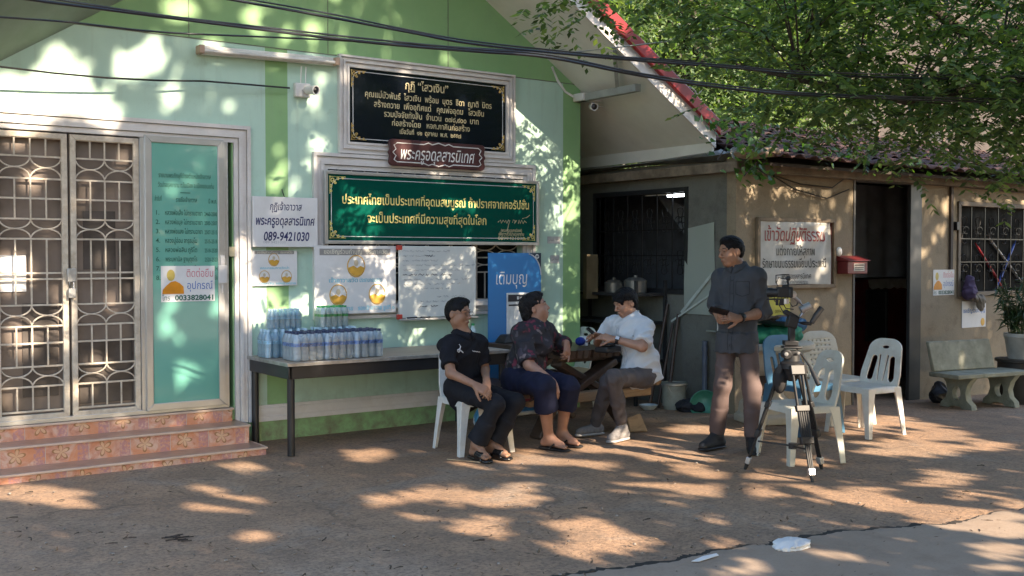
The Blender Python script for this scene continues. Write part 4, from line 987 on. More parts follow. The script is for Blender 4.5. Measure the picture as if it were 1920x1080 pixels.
qx0, qx1, qz0, qz1 = -1.02, -0.73, 0.66, 1.20
mb = MB(); mb.box(qx0, qx1, by-0.016, by-0.0065, qz0, qz1); nt = mb.build('notice', mat('notice_white', (0.60, 0.62, 0.62), 0.35), bn, bevel=0.002)
mb = MB(); mb.box(qx0+0.015, qx1-0.015, by-0.018, by-0.0165, qz1-0.085, qz1-0.018); mb.box((qx0+qx1)/2+0.01, qx1-0.02, by-0.018, by-0.0165, qz1-0.14, qz1-0.105); mb.box(qx0+0.02, (qx0+qx1)/2-0.005, by-0.018, by-0.0165, qz1-0.128, qz1-0.112)
mb.build('heading_bar', mat('notice_black', (0.01, 0.016, 0.03), 0.4), nt)
mb = MB(); mb.box(qx0+0.12, qx0+0.14, by-0.0195, by-0.0182, qz1-0.065, qz1-0.035)
write(mb, 'THAI QR', (qx0+0.175, by-0.0192, qz1-0.052), w=0.055, h=0.03); mb.build('heading', silver, nt)

# tube light fitting high on the wall
fl = thing('light_batten', 'long white fluorescent batten mounted high on the mint wall', 'lamp', (-3.37, 0, 3.19))
mb = MB(); mb.bar((-4.0, -0.045, 3.205), (-2.76, -0.045, 3.235), 0.07, 0.055, (0, -1, 0)); mb.build('body', M['white_plastic'], fl, bevel=0.012)
mb = MB(); mb.cone((-3.96, -0.10, 3.192), (-2.80, -0.10, 3.222), 0.014, n=12); mb.build('tube', mat('frosted_tube', (0.62, 0.60, 0.57), 0.25), fl, smooth=40)
mb = MB()
for x in (-3.98, -2.79): mb.box(x-0.022, x+0.022, -0.118, -0.02, 3.205+0.024*(x+4)-0.035, 3.205+0.024*(x+4)+0.03)
mb.build('end_cap', mat('aged_plastic', (0.42, 0.30, 0.22), 0.5), fl, bevel=0.006)

# surveillance cameras
def cctv(label, x, y, z, aim):
    c = thing('security_camera', label, 'camera', (x, y, z))
    b = MB(); b.box(x-0.075, x+0.065, y-0.05, y, z-0.06, z+0.06); b.build('junction_box', M['white_plastic'], c, bevel=0.008)
    d = Vector(aim).normalized(); p = Vector((x+0.03, y-0.11, z-0.005))
    b = MB(); b.tube([(x, y-0.05, z), (x+0.01, y-0.08, z), p], 0.016, 8); b.build('bracket', M['white_plastic'], c, smooth=40)
    b = MB(); b.lathe([(0.0, -0.05), (0.034, -0.045), (0.037, 0.05), (0.040, 0.055), (0.040, 0.085), (0.033, 0.085), (0.031, 0.07), (0, 0.07)], p, 16, 0, d); b.build('housing', M['white_plastic'], c, smooth=40)
    b = MB(); b.lathe([(0.031, 0.074), (0.017, 0.078), (0.012, 0.083), (0, 0.085)], p, 16, 0, d); b.build('lens', M['black'], c, smooth=40)
    b = MB()
    for s in (-1, 1): b.cone((x+0.0+s*0.022, y-0.04, z+0.06), (x+0.004+s*0.022, y-0.045, z+0.20), 0.005, n=6)
    b.build('antenna', M['white_plastic'], c)
    return c
cctv('white security camera with antennas below the fluorescent batten', -3.08, 0, 2.965, (0.25, -1, -0.12))
cc = thing('security_camera', 'white bullet security camera at the wall corner under the eave', 'camera', (0.0, -0.1, 3.15))
mb = MB(); mb.box(-0.10, 0.14, -0.16, -0.001, 3.12, 3.20); mb.build('junction_box', M['white_plastic'], cc, bevel=0.008)
mb = MB(); mb.lathe([(0, -0.06), (0.034, -0.055), (0.036, 0.06), (0.04, 0.065), (0.04, 0.09), (0.032, 0.09), (0.03, 0.07), (0, 0.07)], (0.03, -0.16, 3.065), 16, 0, (-0.55, -1, -0.15)); mb.build('housing', M['white_plastic'], cc, smooth=40)
mb = MB(); mb.lathe([(0.031, 0.074), (0.015, 0.08), (0, 0.083)], (0.03, -0.16, 3.065), 16, 0, (-0.55, -1, -0.15)); mb.build('lens', M['black'], cc, smooth=40)
mb = MB(); mb.tube([(0.05, -0.12, 3.13), (0.045, -0.13, 3.10), (0.03, -0.15, 3.07)], 0.014, 8); mb.box(0.06, 0.19, -0.14, -0.12, 3.075, 3.085); mb.build('bracket', M['white_plastic'], cc, smooth=40)
mb = MB(); mb.tube([WY(1035, 125, -0.02), WY(1045, 150, -0.03), WY(1060, 172, -0.05), WY(1075, 181, -0.08)], 0.012, 8)
tag(mb.build('conduit', M['white_plastic'], smooth=40), 'white conduit bending down to the corner security camera', 'conduit')
# two little stickers beside the banner
for k, (px, py, w, h, lb) in enumerate(((1038, 450, 0.16, 0.07, 'small grey label stuck on the wall right of the green sign'), (1040, 486, 0.11, 0.08, 'small printed label stuck on the wall right of the blue banner'))):
    p = WY(px, py); s = thing('wall_label', lb, 'label', (p.x, 0, p.z))
    mb = MB(); mb.box(p.x-w/2, p.x+w/2, -0.003, -0.0005, p.z-h/2, p.z+h/2); mb.build('panel', mat('grey_label', (0.42, 0.43, 0.42), 0.6), s)
    mb = MB(); scribble(mb, p.x-w*0.4, p.x+w*0.4, p.z, -0.004, 0.002, 0.03); mb.build('lettering', greyprint, s)

# poster on the glass door and paper behind the left grille
mp = thing('borrowing_notice', 'white notice on the glass door showing a saffron-robed figure and a phone number', 'notice', (-4.09, -0.04, 1.20))
NX0, NX1, NZ0, NZ1, NY = -4.30, -3.865, 1.19, 1.475, -0.0375
def monk_notice(root, x0, x1, z0, z1, y, small=False):
    w, h = x1-x0, z1-z0
    b = MB(); b.box(x0, x1, y, y+0.002, z0, z1); b.build('sheet', M['paper'], root)
    b = MB(); b.prism([(0.02*w, 0.22*h), (0.03*w, 0.34*h), (0.10*w, 0.46*h), (0.18*w, 0.56*h), (0.26*w, 0.58*h), (0.34*w, 0.52*h), (0.41*w, 0.42*h), (0.42*w, 0.22*h)], (x0, y-0.0003, z0), (1, 0, 0), (0, 0, 1), 0.001); b.build('robe_print', mat('saffron_print', (0.72, 0.27, 0.01), 0.5), root)
    b = MB(); b.prism([(0.18*w+0.075*w*math.cos(t), 0.74*h+0.16*h*math.sin(t)) for t in np.linspace(0, 6.28, 17)[:-1]], (x0, y-0.0003, z0), (1, 0, 0), (0, 0, 1), 0.001); b.build('head_print', mat('ochre_print', (0.55, 0.42, 0.10), 0.5), root)
    b = MB(); write(b, 'ติดต่อยืม', (x0+0.72*w, y-0.001, z0+0.78*h), w=0.5*w, h=0.30*h, bold=0.0); b.build('red_lettering', mat('pink_ink', (0.55, 0.16, 0.20), 0.5), root)
    b = MB(); write(b, 'อุปกรณ์', (x0+0.72*w, y-0.001, z0+0.44*h), w=0.48*w, h=0.30*h, bold=0.0); b.build('blue_lettering', mat('blue_ink', (0.035, 0.13, 0.42), 0.5), root)
    b = MB(); write(b, 'โทร', (x0+0.09*w, y-0.001, z0+0.10*h), w=0.14*w, h=0.2*h, bold=0); write(b, '0033828041', (x0+0.61*w, y-0.001, z0+0.10*h), w=0.72*w, h=0.2*h, bold=0.03); b.build('green_lettering', mat('deep_green_ink', (0.01, 0.10, 0.07), 0.5), root)
monk_notice(mp, NX0, NX1, NZ0, NZ1, NY)
mb = MB(); mb.box(-5.55, -5.27, 0.05, 0.056, 1.29, 1.56); tag(mb.build('paper_sheet', M['paper']), 'blank white sheet taped behind the left grille door', 'paper')
# ------------------------------------------------------------------ folding table with bottled water
tb = thing('long_table', 'long black-legged table with plywood top carrying the water bottles', 'table', (-2.6, -0.43, 0))
TX0, TX1, TY0, TY1, TZ = -3.575, -1.50, -0.82, -0.035, 0.725
black_paint = mat('black_paint', (0.016, 0.017, 0.020), 0.35, 0.2)
mb = MB(); mb.box(TX0, TX1, TY0, TY1, TZ-0.018, TZ); mb.build('top', M['ply'], tb)
mb = MB(); ring2 = [(TX0-0.012, TX1+0.012)]
for a in ((TX0-0.014, TX1+0.014, TY0-0.014, TY0-0.001), (TX0-0.014, TX1+0.014, TY1+0.001, TY1+0.014), (TX0-0.014, TX0-0.001, TY0-0.001, TY1+0.001), (TX1+0.001, TX1+0.014, TY0-0.001, TY1+0.001)): mb.box(*a, TZ-0.026, TZ+0.003)
mb.build('edge_trim', mat('worn_alu', (0.42, 0.41, 0.39), 0.35, 0.4, 9, metal=0.6), tb, bevel=0.002)
mb = MB()
for a in ((TX0+0.01, TX1-0.01, TY0+0.0, TY0+0.03), (TX0+0.01, TX1-0.01, TY1-0.03, TY1), (TX0, TX0+0.03, TY0, TY1), (TX1-0.03, TX1, TY0, TY1)): mb.box(*a, TZ-0.125, TZ-0.027)
mb.build('apron', black_paint, tb, bevel=0.004)
for x in (TX0+0.035, TX1-0.035):
    for y in (TY0+0.035, TY1-0.035):
        mb = MB(); mb.cone((x, y, 0), (x, y, TZ-0.05), 0.030, n=14); mb.build('leg', black_paint, tb, smooth=40)
mb = MB(); mb.box(-2.06, -2.0, TY0-0.003, TY0-0.0005, TZ-0.085, TZ-0.05); mb.build('sticker', M['paper'], tb)

def bottle_mat(name, tint, a=0.60):
    t = NT(name); tr = t.n('ShaderNodeBsdfTransparent'); tr.inputs[0].default_value = (*tint, 1)
    gl = t.n('ShaderNodeBsdfGlossy'); gl.inputs['Roughness'].default_value = 0.08; gl.inputs[0].default_value = (0.9, 0.95, 1, 1)
    df = t.n('ShaderNodeBsdfDiffuse'); df.inputs[0].default_value = (tint[0]*0.74, tint[1]*0.83, tint[2]*0.92, 1)
    lw = t.n('ShaderNodeLayerWeight'); lw.inputs[0].default_value = 0.45
    m1 = t.n('ShaderNodeMixShader'); m1.inputs[0].default_value = 1-a; t.l(tr.outputs[0], m1.inputs[1]); t.l(df.outputs[0], m1.inputs[2])
    m2 = t.n('ShaderNodeMixShader'); t.l(t.math('MULTIPLY', lw.outputs['Fresnel'], 0.35), m2.inputs[0]); t.l(m1.outputs[0], m2.inputs[1]); t.l(gl.outputs[0], m2.inputs[2])
    t.l(m2.outputs[0], t.t.nodes['Material Output'].inputs[0]); return t.m
PET = bottle_mat('clear_bottle', (0.95, 0.99, 1.0), 0.46); PETB = bottle_mat('blue_tint_bottle', (0.70, 0.90, 1.0), 0.40); PETG = bottle_mat('green_tint_bottle', (0.92, 0.99, 0.94), 0.38)
label_blue = mat('blue_bottle_label', (0.13, 0.24, 0.55), 0.4, 0.6, 60); label_green = mat('green_bottle_label', (0.05, 0.33, 0.10), 0.4, 0.4, 40); label_pale = mat('pale_bottle_label', (0.30, 0.55, 0.75), 0.4, 0.4, 40)
cap_blue = mat('navy_cap', (0.018, 0.03, 0.09), 0.4); cap_white = mat('pale_blue_cap', (0.45, 0.62, 0.75), 0.4); cap_green = mat('green_cap', (0.02, 0.30, 0.08), 0.4)
def film_mat():
    t = NT('shrink_film'); tr = t.n('ShaderNodeBsdfTransparent'); gl = t.n('ShaderNodeBsdfGlossy'); gl.inputs['Roughness'].default_value = 0.16; lw = t.n('ShaderNodeLayerWeight'); lw.inputs[0].default_value = 0.35
    m = t.n('ShaderNodeMixShader'); t.l(t.math('ADD', t.math('MULTIPLY', lw.outputs['Fresnel'], 0.6), 0.05), m.inputs[0]); t.l(tr.outputs[0], m.inputs[1]); t.l(gl.outputs[0], m.inputs[2]); bp = t.n('ShaderNodeBump'); bp.inputs['Strength'].default_value = 0.8; bp.inputs['Distance'].default_value = 0.01; t.l(t.noise(22, 3), bp.inputs['Height']); t.l(bp.outputs[0], gl.inputs['Normal']); t.l(m.outputs[0], t.t.nodes['Material Output'].inputs[0]); return t.m
WRAP = film_mat()
def bottle_meshes(s=1.0, R=0.0315, H=0.225):
    p = [(0.0, 0.004), (R*0.8, 0.0), (R, 0.008), (R, 0.045), (R*0.95, 0.05), (R, 0.055), (R, 0.075), (R*0.95, 0.08), (R, 0.085), (R, 0.150), (R*0.93, 0.165), (R*0.62, 0.190), (0.0135, 0.202), (0.0135, 0.212)]
    b = MB(); b.lathe([(r*s, z*s) for r, z in p], n=14)
    c = MB(); c.lathe([(0.016*s, 0.209*s), (0.016*s, 0.226*s), (0.0145*s, 0.228*s)], n=12)
    l = MB(); l.lathe([(R*s+0.0006, 0.112*s), (R*s+0.0006, 0.140*s)], n=14)
    return b, c, l
def make_pack(label, pos, nx, ny, m, lm, cm, s=1.0, group='shrink-wrapped packs of bottled water', jitter=0.0022):
    t = thing('water_bottle_pack', label, 'water bottles', pos, 0.0, group, world=False)
    b, c, l = bottle_meshes(s); bm_, cm_, lm_ = b.mesh('bottle', m, smooth=40), c.mesh('cap', cm, smooth=40), l.mesh('label_band', lm, smooth=40)
    d = 0.0655*s
    for i in range(nx):
        for j in range(ny):
            o = bpy.data.objects.new('bottle', bm_); link(o, t); o.location = ((i-(nx-1)/2)*d+rnd.uniform(-1, 1)*jitter, (j-(ny-1)/2)*d+rnd.uniform(-1, 1)*jitter, 0); o.rotation_euler = (0, 0, rnd.uniform(0, 6))
            for nm, me in (('cap', cm_), ('label_band', lm_)): link(bpy.data.objects.new(nm, me), o)
    W_, D_, H_ = nx*d/2+0.004, ny*d/2+0.004, 0.2*s; wv = []; N = 28
    for zz, k in ((0.004, 1.0), (H_*0.5, 0.995), (H_*0.8, 1.0), (H_, 0.93)):
        for a in range(N):
            th = 6.28318*a/N; c_, s_ = math.cos(th), math.sin(th); m_ = max(abs(c_), abs(s_)); e = k*(1+rnd.uniform(-0.012, 0.006)); wv.append((W_*c_/m_*e*(0.985 if abs(abs(c_)-abs(s_)) < 0.2 else 1), D_*s_/m_*e*(0.985 if abs(abs(c_)-abs(s_)) < 0.2 else 1), zz+rnd.uniform(-0.004, 0.004)))
    mb = MB(); mb.add(wv, [(r*N+i, r*N+(i+1) % N, (r+1)*N+(i+1) % N, (r+1)*N+i) for r in range(3) for i in range(N)]); mb.build('shrink_wrap', WRAP, t, smooth=25)
    return t
Z0 = TZ+0.004
for k, (x, lb) in enumerate(((-3.36, 'pack of clear water bottles, leftmost in the front row on the long table'), (-3.095, 'pack of clear water bottles, middle one in the front row on the long table'), (-2.83, 'pack of clear water bottles, rightmost in the front row on the long table'))):
    make_pack(lb, (x, -0.62, Z0), 4, 4, PET, label_blue, cap_blue)
make_pack('pack of pale blue bottles at the table\'s left back corner, under another pack', (-3.37, -0.27, Z0), 6, 3, PETB, label_pale, cap_white)
make_pack('pack of pale blue bottles stacked on top at the table\'s left back corner', (-3.37, -0.27, Z0+0.228), 6, 2, PETB, label_pale, cap_white, 0.72)
make_pack('pack of pale blue bottles behind the clear ones, under the green-capped bottles', (-2.92, -0.27, Z0), 6, 3, PETB, label_pale, cap_white)
make_pack('pack of green-labelled bottles with clear tops, highest on the long table', (-2.93, -0.25, Z0+0.228), 5, 3, PETG, label_green, cap_green, 0.78)
def loose_bottle(pos, label, s=1.0):
    t = thing('water_bottle', label, 'bottle', pos, 0.0, world=False); b, c, l = bottle_meshes(s)
    b.build('body', PETG, t, smooth=40); c.build('cap', cap_green, t, smooth=40); l.build('label_band', label_green, t, smooth=40)
loose_bottle((-1.60, -0.42, TZ), 'single green-capped water bottle at the right end of the long table', 0.95)

# ------------------------------------------------------------------ rustic picnic table
pt = thing('picnic_table', 'dark rustic wooden picnic table with thick live-edge top and crossed legs', 'picnic table', (-1.0, -0.95, 0))
def slab(mb, x0, x1, y0, y1, z0, z1, wob=0.02, n=14):
    top = []; bot = []
    side = lambda a, b, k: a+(b-a)*k/n
    per = [(x0+wob*math.sin(k*1.3), side(y0, y1, k)) for k in range(n+1)]+[(side(x0, x1, k), y1+wob*math.sin(k*1.7+1)) for k in range(1, n)]+[(x1+wob*math.sin(k*1.1+2), side(y1, y0, k)) for k in range(n+1)]+[(side(x1, x0, k), y0+wob*math.sin(k*1.9)) for k in range(1, n)]
    cx, cy = (x0+x1)/2, (y0+y1)/2
    mb.hexa([(cx+(x-cx)*0.955, cy+(y-cy)*0.975, z0) for x, y in per], [(x, y, z1) for x, y in per])
PX0, PX1, PY0, PY1 = -1.36, -0.66, -1.44, -0.28
mb = MB(); slab(mb, PX0, -1.015, PY0, PY1, 0.675, 0.748); slab(mb, -1.01, PX1, PY0+0.02, PY1+0.03, 0.672, 0.745); mb.build('top', M['rustic'], pt, bevel=0.012)
for y in (-1.26, -0.45):
    mb = MB(); mb.bar((-1.30, y, 0.63), (-0.77, y, 0.35), 0.06, 0.15, (0, 1, 0)); mb.build('leg', M['rustic'], pt, bevel=0.012)
    mb = MB(); mb.bar((-0.72, y-0.065, 0.63), (-1.26, y-0.065, 0.35), 0.06, 0.15, (0, 1, 0)); mb.build('leg', M['rustic'], pt, bevel=0.012)
    mb = MB(); mb.bar((-1.30, y-0.01, 0.36), (-1.52, y-0.01, 0.0), 0.06, 0.15, (0, 1, 0)); mb.build('leg', M['rustic'], pt, bevel=0.012)
    mb = MB(); mb.bar((-0.80, y-0.01, 0.36), (-0.50, y-0.01, 0.0), 0.06, 0.16, (0, 1, 0)); mb.build('leg', M['rustic'], pt, bevel=0.012)
    mb = MB(); mb.bar((-1.72, y-0.14, 0.345), (-0.34, y-0.14, 0.345), 0.07, 0.09); mb.build('cross_beam', M['rustic_light'], pt, bevel=0.012)
    mb = MB(); mb.bar((-1.30, y, 0.655), (-0.70, y, 0.655), 0.08, 0.045); mb.build('cleat', M['rustic'], pt, bevel=0.006)
mb = MB(); slab(mb, -1.86, -1.50, PY0-0.12, PY1, 0.395, 0.455, 0.015); mb.build('bench', M['rustic'], pt, bevel=0.012)
mb = MB(); slab(mb, -0.60, -0.26, PY0-0.06, PY1, 0.395, 0.455, 0.015); mb.build('bench', M['rustic_light'], pt, bevel=0.012)
# low stump beside the white-shirted sitter's shoe
mb = MB(); mb.hexa([(-0.66, -1.50, 0), (-0.50, -1.56, 0), (-0.42, -1.44, 0), (-0.58, -1.38, 0)], [(-0.68, -1.48, 0.13), (-0.56, -1.52, 0.17), (-0.48, -1.42, 0.15), (-0.60, -1.36, 0.12)])
tag(mb.build('wood_block', M['rustic_light'], bevel=0.012), 'small broken wooden block behind the grey shoe under the picnic table', 'wood block')

# things on the picnic table
mic = thing('microphone', 'microphone with blue foam ball and white flag lying on the picnic table', 'microphone', (-1.17, -1.33, 0.75))
blue_foam = mat('blue_foam', (0.008, 0.028, 0.22), 0.9, 0.3, 60, 0.4, 90)
mp0 = G(1088, 640, 0.80); mdir = Vector((0.82, 0.40, -0.03)).normalized()
mb = MB(); mb.sphere(mp0, 0.042, 18, 12, (1.12, 1, 0.92)); mb.build('foam_windscreen', blue_foam, mic, smooth=60)
mb = MB(); mb.cone(mp0+mdir*0.03, mp0+mdir*0.22, 0.015, 0.011, 12); mb.build('handle', M['black'], mic, smooth=40)
fc = mp0+mdir*0.075; R = mdir.to_track_quat('X', 'Z').to_matrix()
mb = MB(); mb.obox(fc, 0.055, 0.06, 0.085, R); fl = mb.build('flag', mat('mic_flag', (0.72, 0.74, 0.76), 0.4), mic, bevel=0.004)
mb = MB(); U = (R@Vector((1, 0, 0))); V = Vector((0, 0, 1)); N = U.cross(V)
mb.bar(fc+N*0.0305+V*0.02-U*0.02, fc+N*0.0305+V*0.02+U*0.02, 0.012, 0.001, N); mb.bar(fc+N*0.0305-V*0.005-U*0.022, fc+N*0.0305-V*0.005+U*0.022, 0.016, 0.001, N); mb.build('mark', mat('mic_mark', (0.05, 0.12, 0.28), 0.4), fl)
mb = MB(); c = G(1140, 655, 0.77); mb.obox(c, 0.22, 0.13, 0.045, Matrix.Rotation(0.3, 3, 'Z')); mb.obox(c+Vector((0.01, 0.01, 0.036)), 0.12, 0.08, 0.026, Matrix.Rotation(0.5, 3, 'Z'))
tag(mb.build('black_case', M['black'], bevel=0.01), 'flat black case lying on the picnic table beside the microphone', 'case')
mb = MB(); c = Vector((-1.17, -0.42, 0.75)); mb.hexa([c+Vector(v) for v in ((-0.14, -0.09, 0), (0.14, -0.09, 0), (0.14, 0.09, 0), (-0.14, 0.09, 0))], [c+Vector(v) for v in ((-0.09, -0.06, 0.075), (0.11, -0.06, 0.08), (0.11, 0.06, 0.08), (-0.09, 0.06, 0.075))])
tag(mb.build('black_bag', M['black'], bevel=0.012), 'small black bag at the far end of the picnic table before the blue banner', 'bag')
t = NT('blue_white_bag'); cc_ = t.ramp(t.noise(9, 3, None, 0.5, 1), [(0.44, (0.55, 0.58, 0.60)), (0.5, (0.05, 0.22, 0.38)), (0.62, (0.05, 0.26, 0.42)), (0.68, (0.5, 0.55, 0.55))]); t.set(Base_Color=cc_, Roughness=0.3)
blob('plastic_bag', t.m, 'crumpled blue and white plastic bag under the picnic bench', 'plastic bag', [((-1.68, -0.80, 0.12), (0.14, 0.12, 0.12)), ((-1.66, -0.80, 0.20), (0.09, 0.08, 0.10)), ((-1.62, -0.8, 0.27), (0.05, 0.04, 0.06))], 0.02, 30, 2)

# ------------------------------------------------------------------ moulded plastic chairs
def plate(outer, holes, thick, bev=0.004):
    c = bpy.data.curves.new('plate', 'CURVE'); c.dimensions = '2D'; c.fill_mode = 'BOTH'; c.extrude = thick/2; c.bevel_depth = bev; c.bevel_resolution = 1
    for pts in [outer]+holes:
        sp = c.splines.new('POLY'); sp.points.add(len(pts)-1); sp.use_cyclic_u = True
        for q, (x, y) in zip(sp.points, pts): q.co = (x, y, 0, 1)
    o = bpy.data.objects.new('plate', c); COL.objects.link(o)
    me = bpy.data.meshes.new_from_object(o.evaluated_get(bpy.context.evaluated_depsgraph_get()))
    vs = [tuple(v.co) for v in me.vertices]; fs = [tuple(p.vertices) for p in me.polygons]
    bpy.data.objects.remove(o); bpy.data.curves.remove(c); bpy.data.meshes.remove(me); return vs, fs
def slot(x, y0, y1, w0, w1, n=8, lean=0.0):
    """an upright rounded slot from y0 to y1, width w0 at the foot and w1 at the top"""
    h = y1-y0
    p = [(x-w0/2*math.cos(a), y0+w0/2-w0/2*math.sin(a)) for a in np.linspace(0, math.pi, n)]
    q = [(x+lean+w1/2*math.cos(a), y1-w1/2+w1/2*math.sin(a)) for a in np.linspace(0, math.pi, n)]
    return p+q
def oval(x, y, a, b, n=16): return [(x+a*math.cos(t), y+b*math.sin(t)) for t in np.linspace(0, 2*math.pi, n+1)[:-1]]
def back_outline(wb, wt, h, r):
    p = [(-wb/2, 0), (wb/2, 0), (wb/2*1.0, h*0.3)]
    for a in np.linspace(0, math.pi/2, 8): p.append((wt/2-r+r*math.cos(a), h-r*0.75+r*0.75*math.sin(a)))
    for a in np.linspace(math.pi/2, math.pi, 8): p.append((-wt/2+r+r*math.cos(a), h-r*0.75+r*0.75*math.sin(a)))
    p.append((-wb/2*1.0, h*0.3)); return p
def leg_mesh(cx, cy, sx, sy, zt, splay=0.035, w0=0.085, w1=0.045):
    """one tapering moulded leg, open channel towards the chair's middle"""
    fx, fy = cx+sx*splay, cy+sy*splay; t = 0.010; s, u = -sx, -sy; vs = []; ks = (0.0, 0.3, 0.6, 0.8, 0.92, 1.0)
    for k in ks:
        w = w1+(w0-w1)*(k**1.5)*(1.0 if k < 0.9 else 1.0+(k-0.9)*5); x = fx+(cx-fx)*k; y = fy+(cy-fy)*k; z = zt*k
        vs += [(x, y, z), (x+s*w, y, z), (x+s*w, y+u*t, z), (x+s*t, y+u*t, z), (x+s*t, y+u*w, z), (x, y+u*w, z)]
    n = 6; m = len(ks); fs = [(r*n+i, r*n+(i+1) % n, (r+1)*n+(i+1) % n, (r+1)*n+i) for r in range(m-1) for i in range(n)]+[tuple(range(n)), tuple(range((m-1)*n, m*n))]
    return MB().add(vs, fs)
def chair_parts(root, matl, style='slots', W=0.43, D=0.42, SH=0.435, BH=0.44, recl=0.27):
    n = 28; se = lambda a, e: math.copysign(abs(a)**e, a)
    def outline(k): return [(W/2*k*se(math.cos(t), 0.42), D/2*k*se(math.sin(t), 0.42)) for t in np.linspace(0, 2*math.pi, n+1)[:-1]]
    mb = MB(); vs = []; fs = []
    for k, dz in ((0.0, -0.016), (0.45, -0.014), (0.8, -0.006), (0.93, 0.0), (1.0, -0.008), (1.01, -0.055), (0.985, -0.055), (0.95, -0.018), (0.0, -0.026)):
        vs += [(x, y, SH+dz) for x, y in outline(max(k, 0.001))]
    for r in range(8): fs += [(r*n+i, r*n+(i+1) % n, (r+1)*n+(i+1) % n, (r+1)*n+i) for i in range(n)]
    mb.add(vs, fs); mb.build('seat', matl, root, smooth=60)
    for sx in (-1, 1):
        for sy in (-1, 1):
            leg_mesh(sx*(W/2-0.002), sy*(D/2-0.002), sx, sy, SH-0.012).build('leg', matl, root, bevel=0.004)
    if style == 'slots': holes = [slot(-0.092, 0.06, 0.30, 0.085, 0.075), slot(0.092, 0.06, 0.30, 0.085, 0.075), oval(0, 0.365, 0.05, 0.018)]; o = back_outline(W*0.94, W*0.80, BH, 0.12)
    elif style == 'fan': holes = [slot(-0.115, 0.05, 0.29, 0.075, 0.07, lean=0.02), slot(-0.030, 0.05, 0.30, 0.022, 0.030, lean=-0.012), slot(0.030, 0.05, 0.30, 0.022, 0.030, lean=0.012), slot(0.115, 0.05, 0.29, 0.075, 0.07, lean=-0.02), oval(0, 0.365, 0.042, 0.018)]; o = back_outline(W*0.96, W*0.80, BH, 0.13)
    elif style == 'wide': holes = [slot(-0.08, 0.05, 0.30, 0.105, 0.075, lean=0.018), slot(0.08, 0.05, 0.30, 0.105, 0.075, lean=-0.018), oval(0, 0.365, 0.055, 0.018)]; o = back_outline(W*0.94, W*0.76, BH, 0.12)
    elif style == 'blue': holes = [slot(x, 0.06, 0.34-0.6*abs(x), 0.05, 0.05) for x in (-0.13, -0.045, 0.045, 0.13)]; o = back_outline(W*1.0, W*0.86, BH, 0.15)
    else: holes = [[(x-0.011, y-0.012), (x+0.011, y-0.012), (x+0.011, y+0.012), (x-0.011, y+0.012)] for x in np.linspace(-0.12, 0.12, 6) for y in np.linspace(0.09, 0.37, 7)]; o = back_outline(W*0.92, W*0.86, BH, 0.14)
    vs, fs = plate(o, holes, 0.010)
    cr, sr = math.cos(recl), math.sin(recl)
    def bend(x, y, z):
        zz = z+0.32*x*x*0.6   # a gentle hollow across the back
        return (x, D/2-0.035+y*sr-zz*cr*1.0, SH-0.035+y*cr+zz*sr)
    mb = MB(); mb.add([bend(*v) for v in vs], fs); mb.build('backrest', matl, root, smooth=45)
def white_mat(name, c, d): return mat(name, c, 0.33, 0.05, 4, dirt=d, dscale=7, damt=0.45)
WP = white_mat('white_chair_plastic', (0.72, 0.71, 0.67), (0.42, 0.36, 0.28)); WP2 = white_mat('grey_white_chair_plastic', (0.57, 0.57, 0.51), (0.34, 0.29, 0.22)); WP3 = white_mat('cream_chair_plastic', (0.62, 0.60, 0.52), (0.4, 0.36, 0.28))
BPm = mat('blue_chair_plastic', (0.055, 0.16, 0.27), 0.3, 0.2, 5, dirt=(0.12, 0.17, 0.2), dscale=8)
def chair(label, pos, rot, matl, style, **kw):
    c = thing('plastic_chair', label, 'chair', (pos[0], pos[1], gz(pos[0])), rot, 'plastic chairs in the yard', world=False); chair_parts(c, matl, style, **kw); return c
# local front is -y; rot turns it
chair('white plastic chair under the sitter in the black polo shirt', (-2.25, -1.40), rad(-6), WP, 'slots')
chair('greyish white plastic chair behind the tripod legs', (-0.44, -3.18), rad(-108), WP2, 'wide')
chair('shiny white plastic chair with slatted fan back, nearest the dark doorway', (1.03, -2.70), rad(-94), WP, 'fan')
chair('cream plastic chair with a back of small square holes', (1.42, -2.10), rad(-14), WP3, 'holes', W=0.46, D=0.44, BH=0.46)
chair('blue plastic chair with barred back behind the tripod', (0.62, -2.34), rad(-4), BPm, 'blue', W=0.48, D=0.44, BH=0.45)
chair('white plastic chair half hidden behind the picnic table', (-0.25, -0.05), rad(-95), WP2, 'slots')

# ------------------------------------------------------------------ round stone table with blankets and trays
sx_, sy_ = 0.84, -1.74
st = thing('stone_table', 'round cream concrete table on a moulded pedestal', 'table', (sx_, sy_, 0))
stone = mat('cream_concrete', (0.50, 0.455, 0.37), 0.75, 0.12, 6, 0.2, 30, dirt=(0.28, 0.23, 0.16), dscale=6, damt=0.5)
mb = MB(); mb.lathe([(0, 0.67), (0.40, 0.67), (0.44, 0.70), (0.44, 0.735), (0.42, 0.75), (0, 0.75)], (sx_, sy_, 0), 36); mb.build('top', stone, st, smooth=40)
mb = MB(); mb.lathe([(0.30, 0.0), (0.30, 0.06), (0.26, 0.09), (0.25, 0.18), (0.17, 0.24), (0.15, 0.34), (0.18, 0.44), (0.26, 0.52), (0.29, 0.60), (0.30, 0.67)], (sx_, sy_, 0), 8); mb.build('pedestal', stone, st, bevel=0.01)
mb = MB(); mb.prism([(-0.07, 0.0), (-0.045, 0.09), (0.045, 0.09), (0.07, 0.0), (0.045, -0.09), (-0.045, -0.09)], (sx_-0.20, sy_-0.135, 0.36), (0.8, -0.6, 0), (0, 0, 1), -0.012); mb.build('dark_panel', mat('dark_hexagon', (0.06, 0.04, 0.03), 0.7), st)
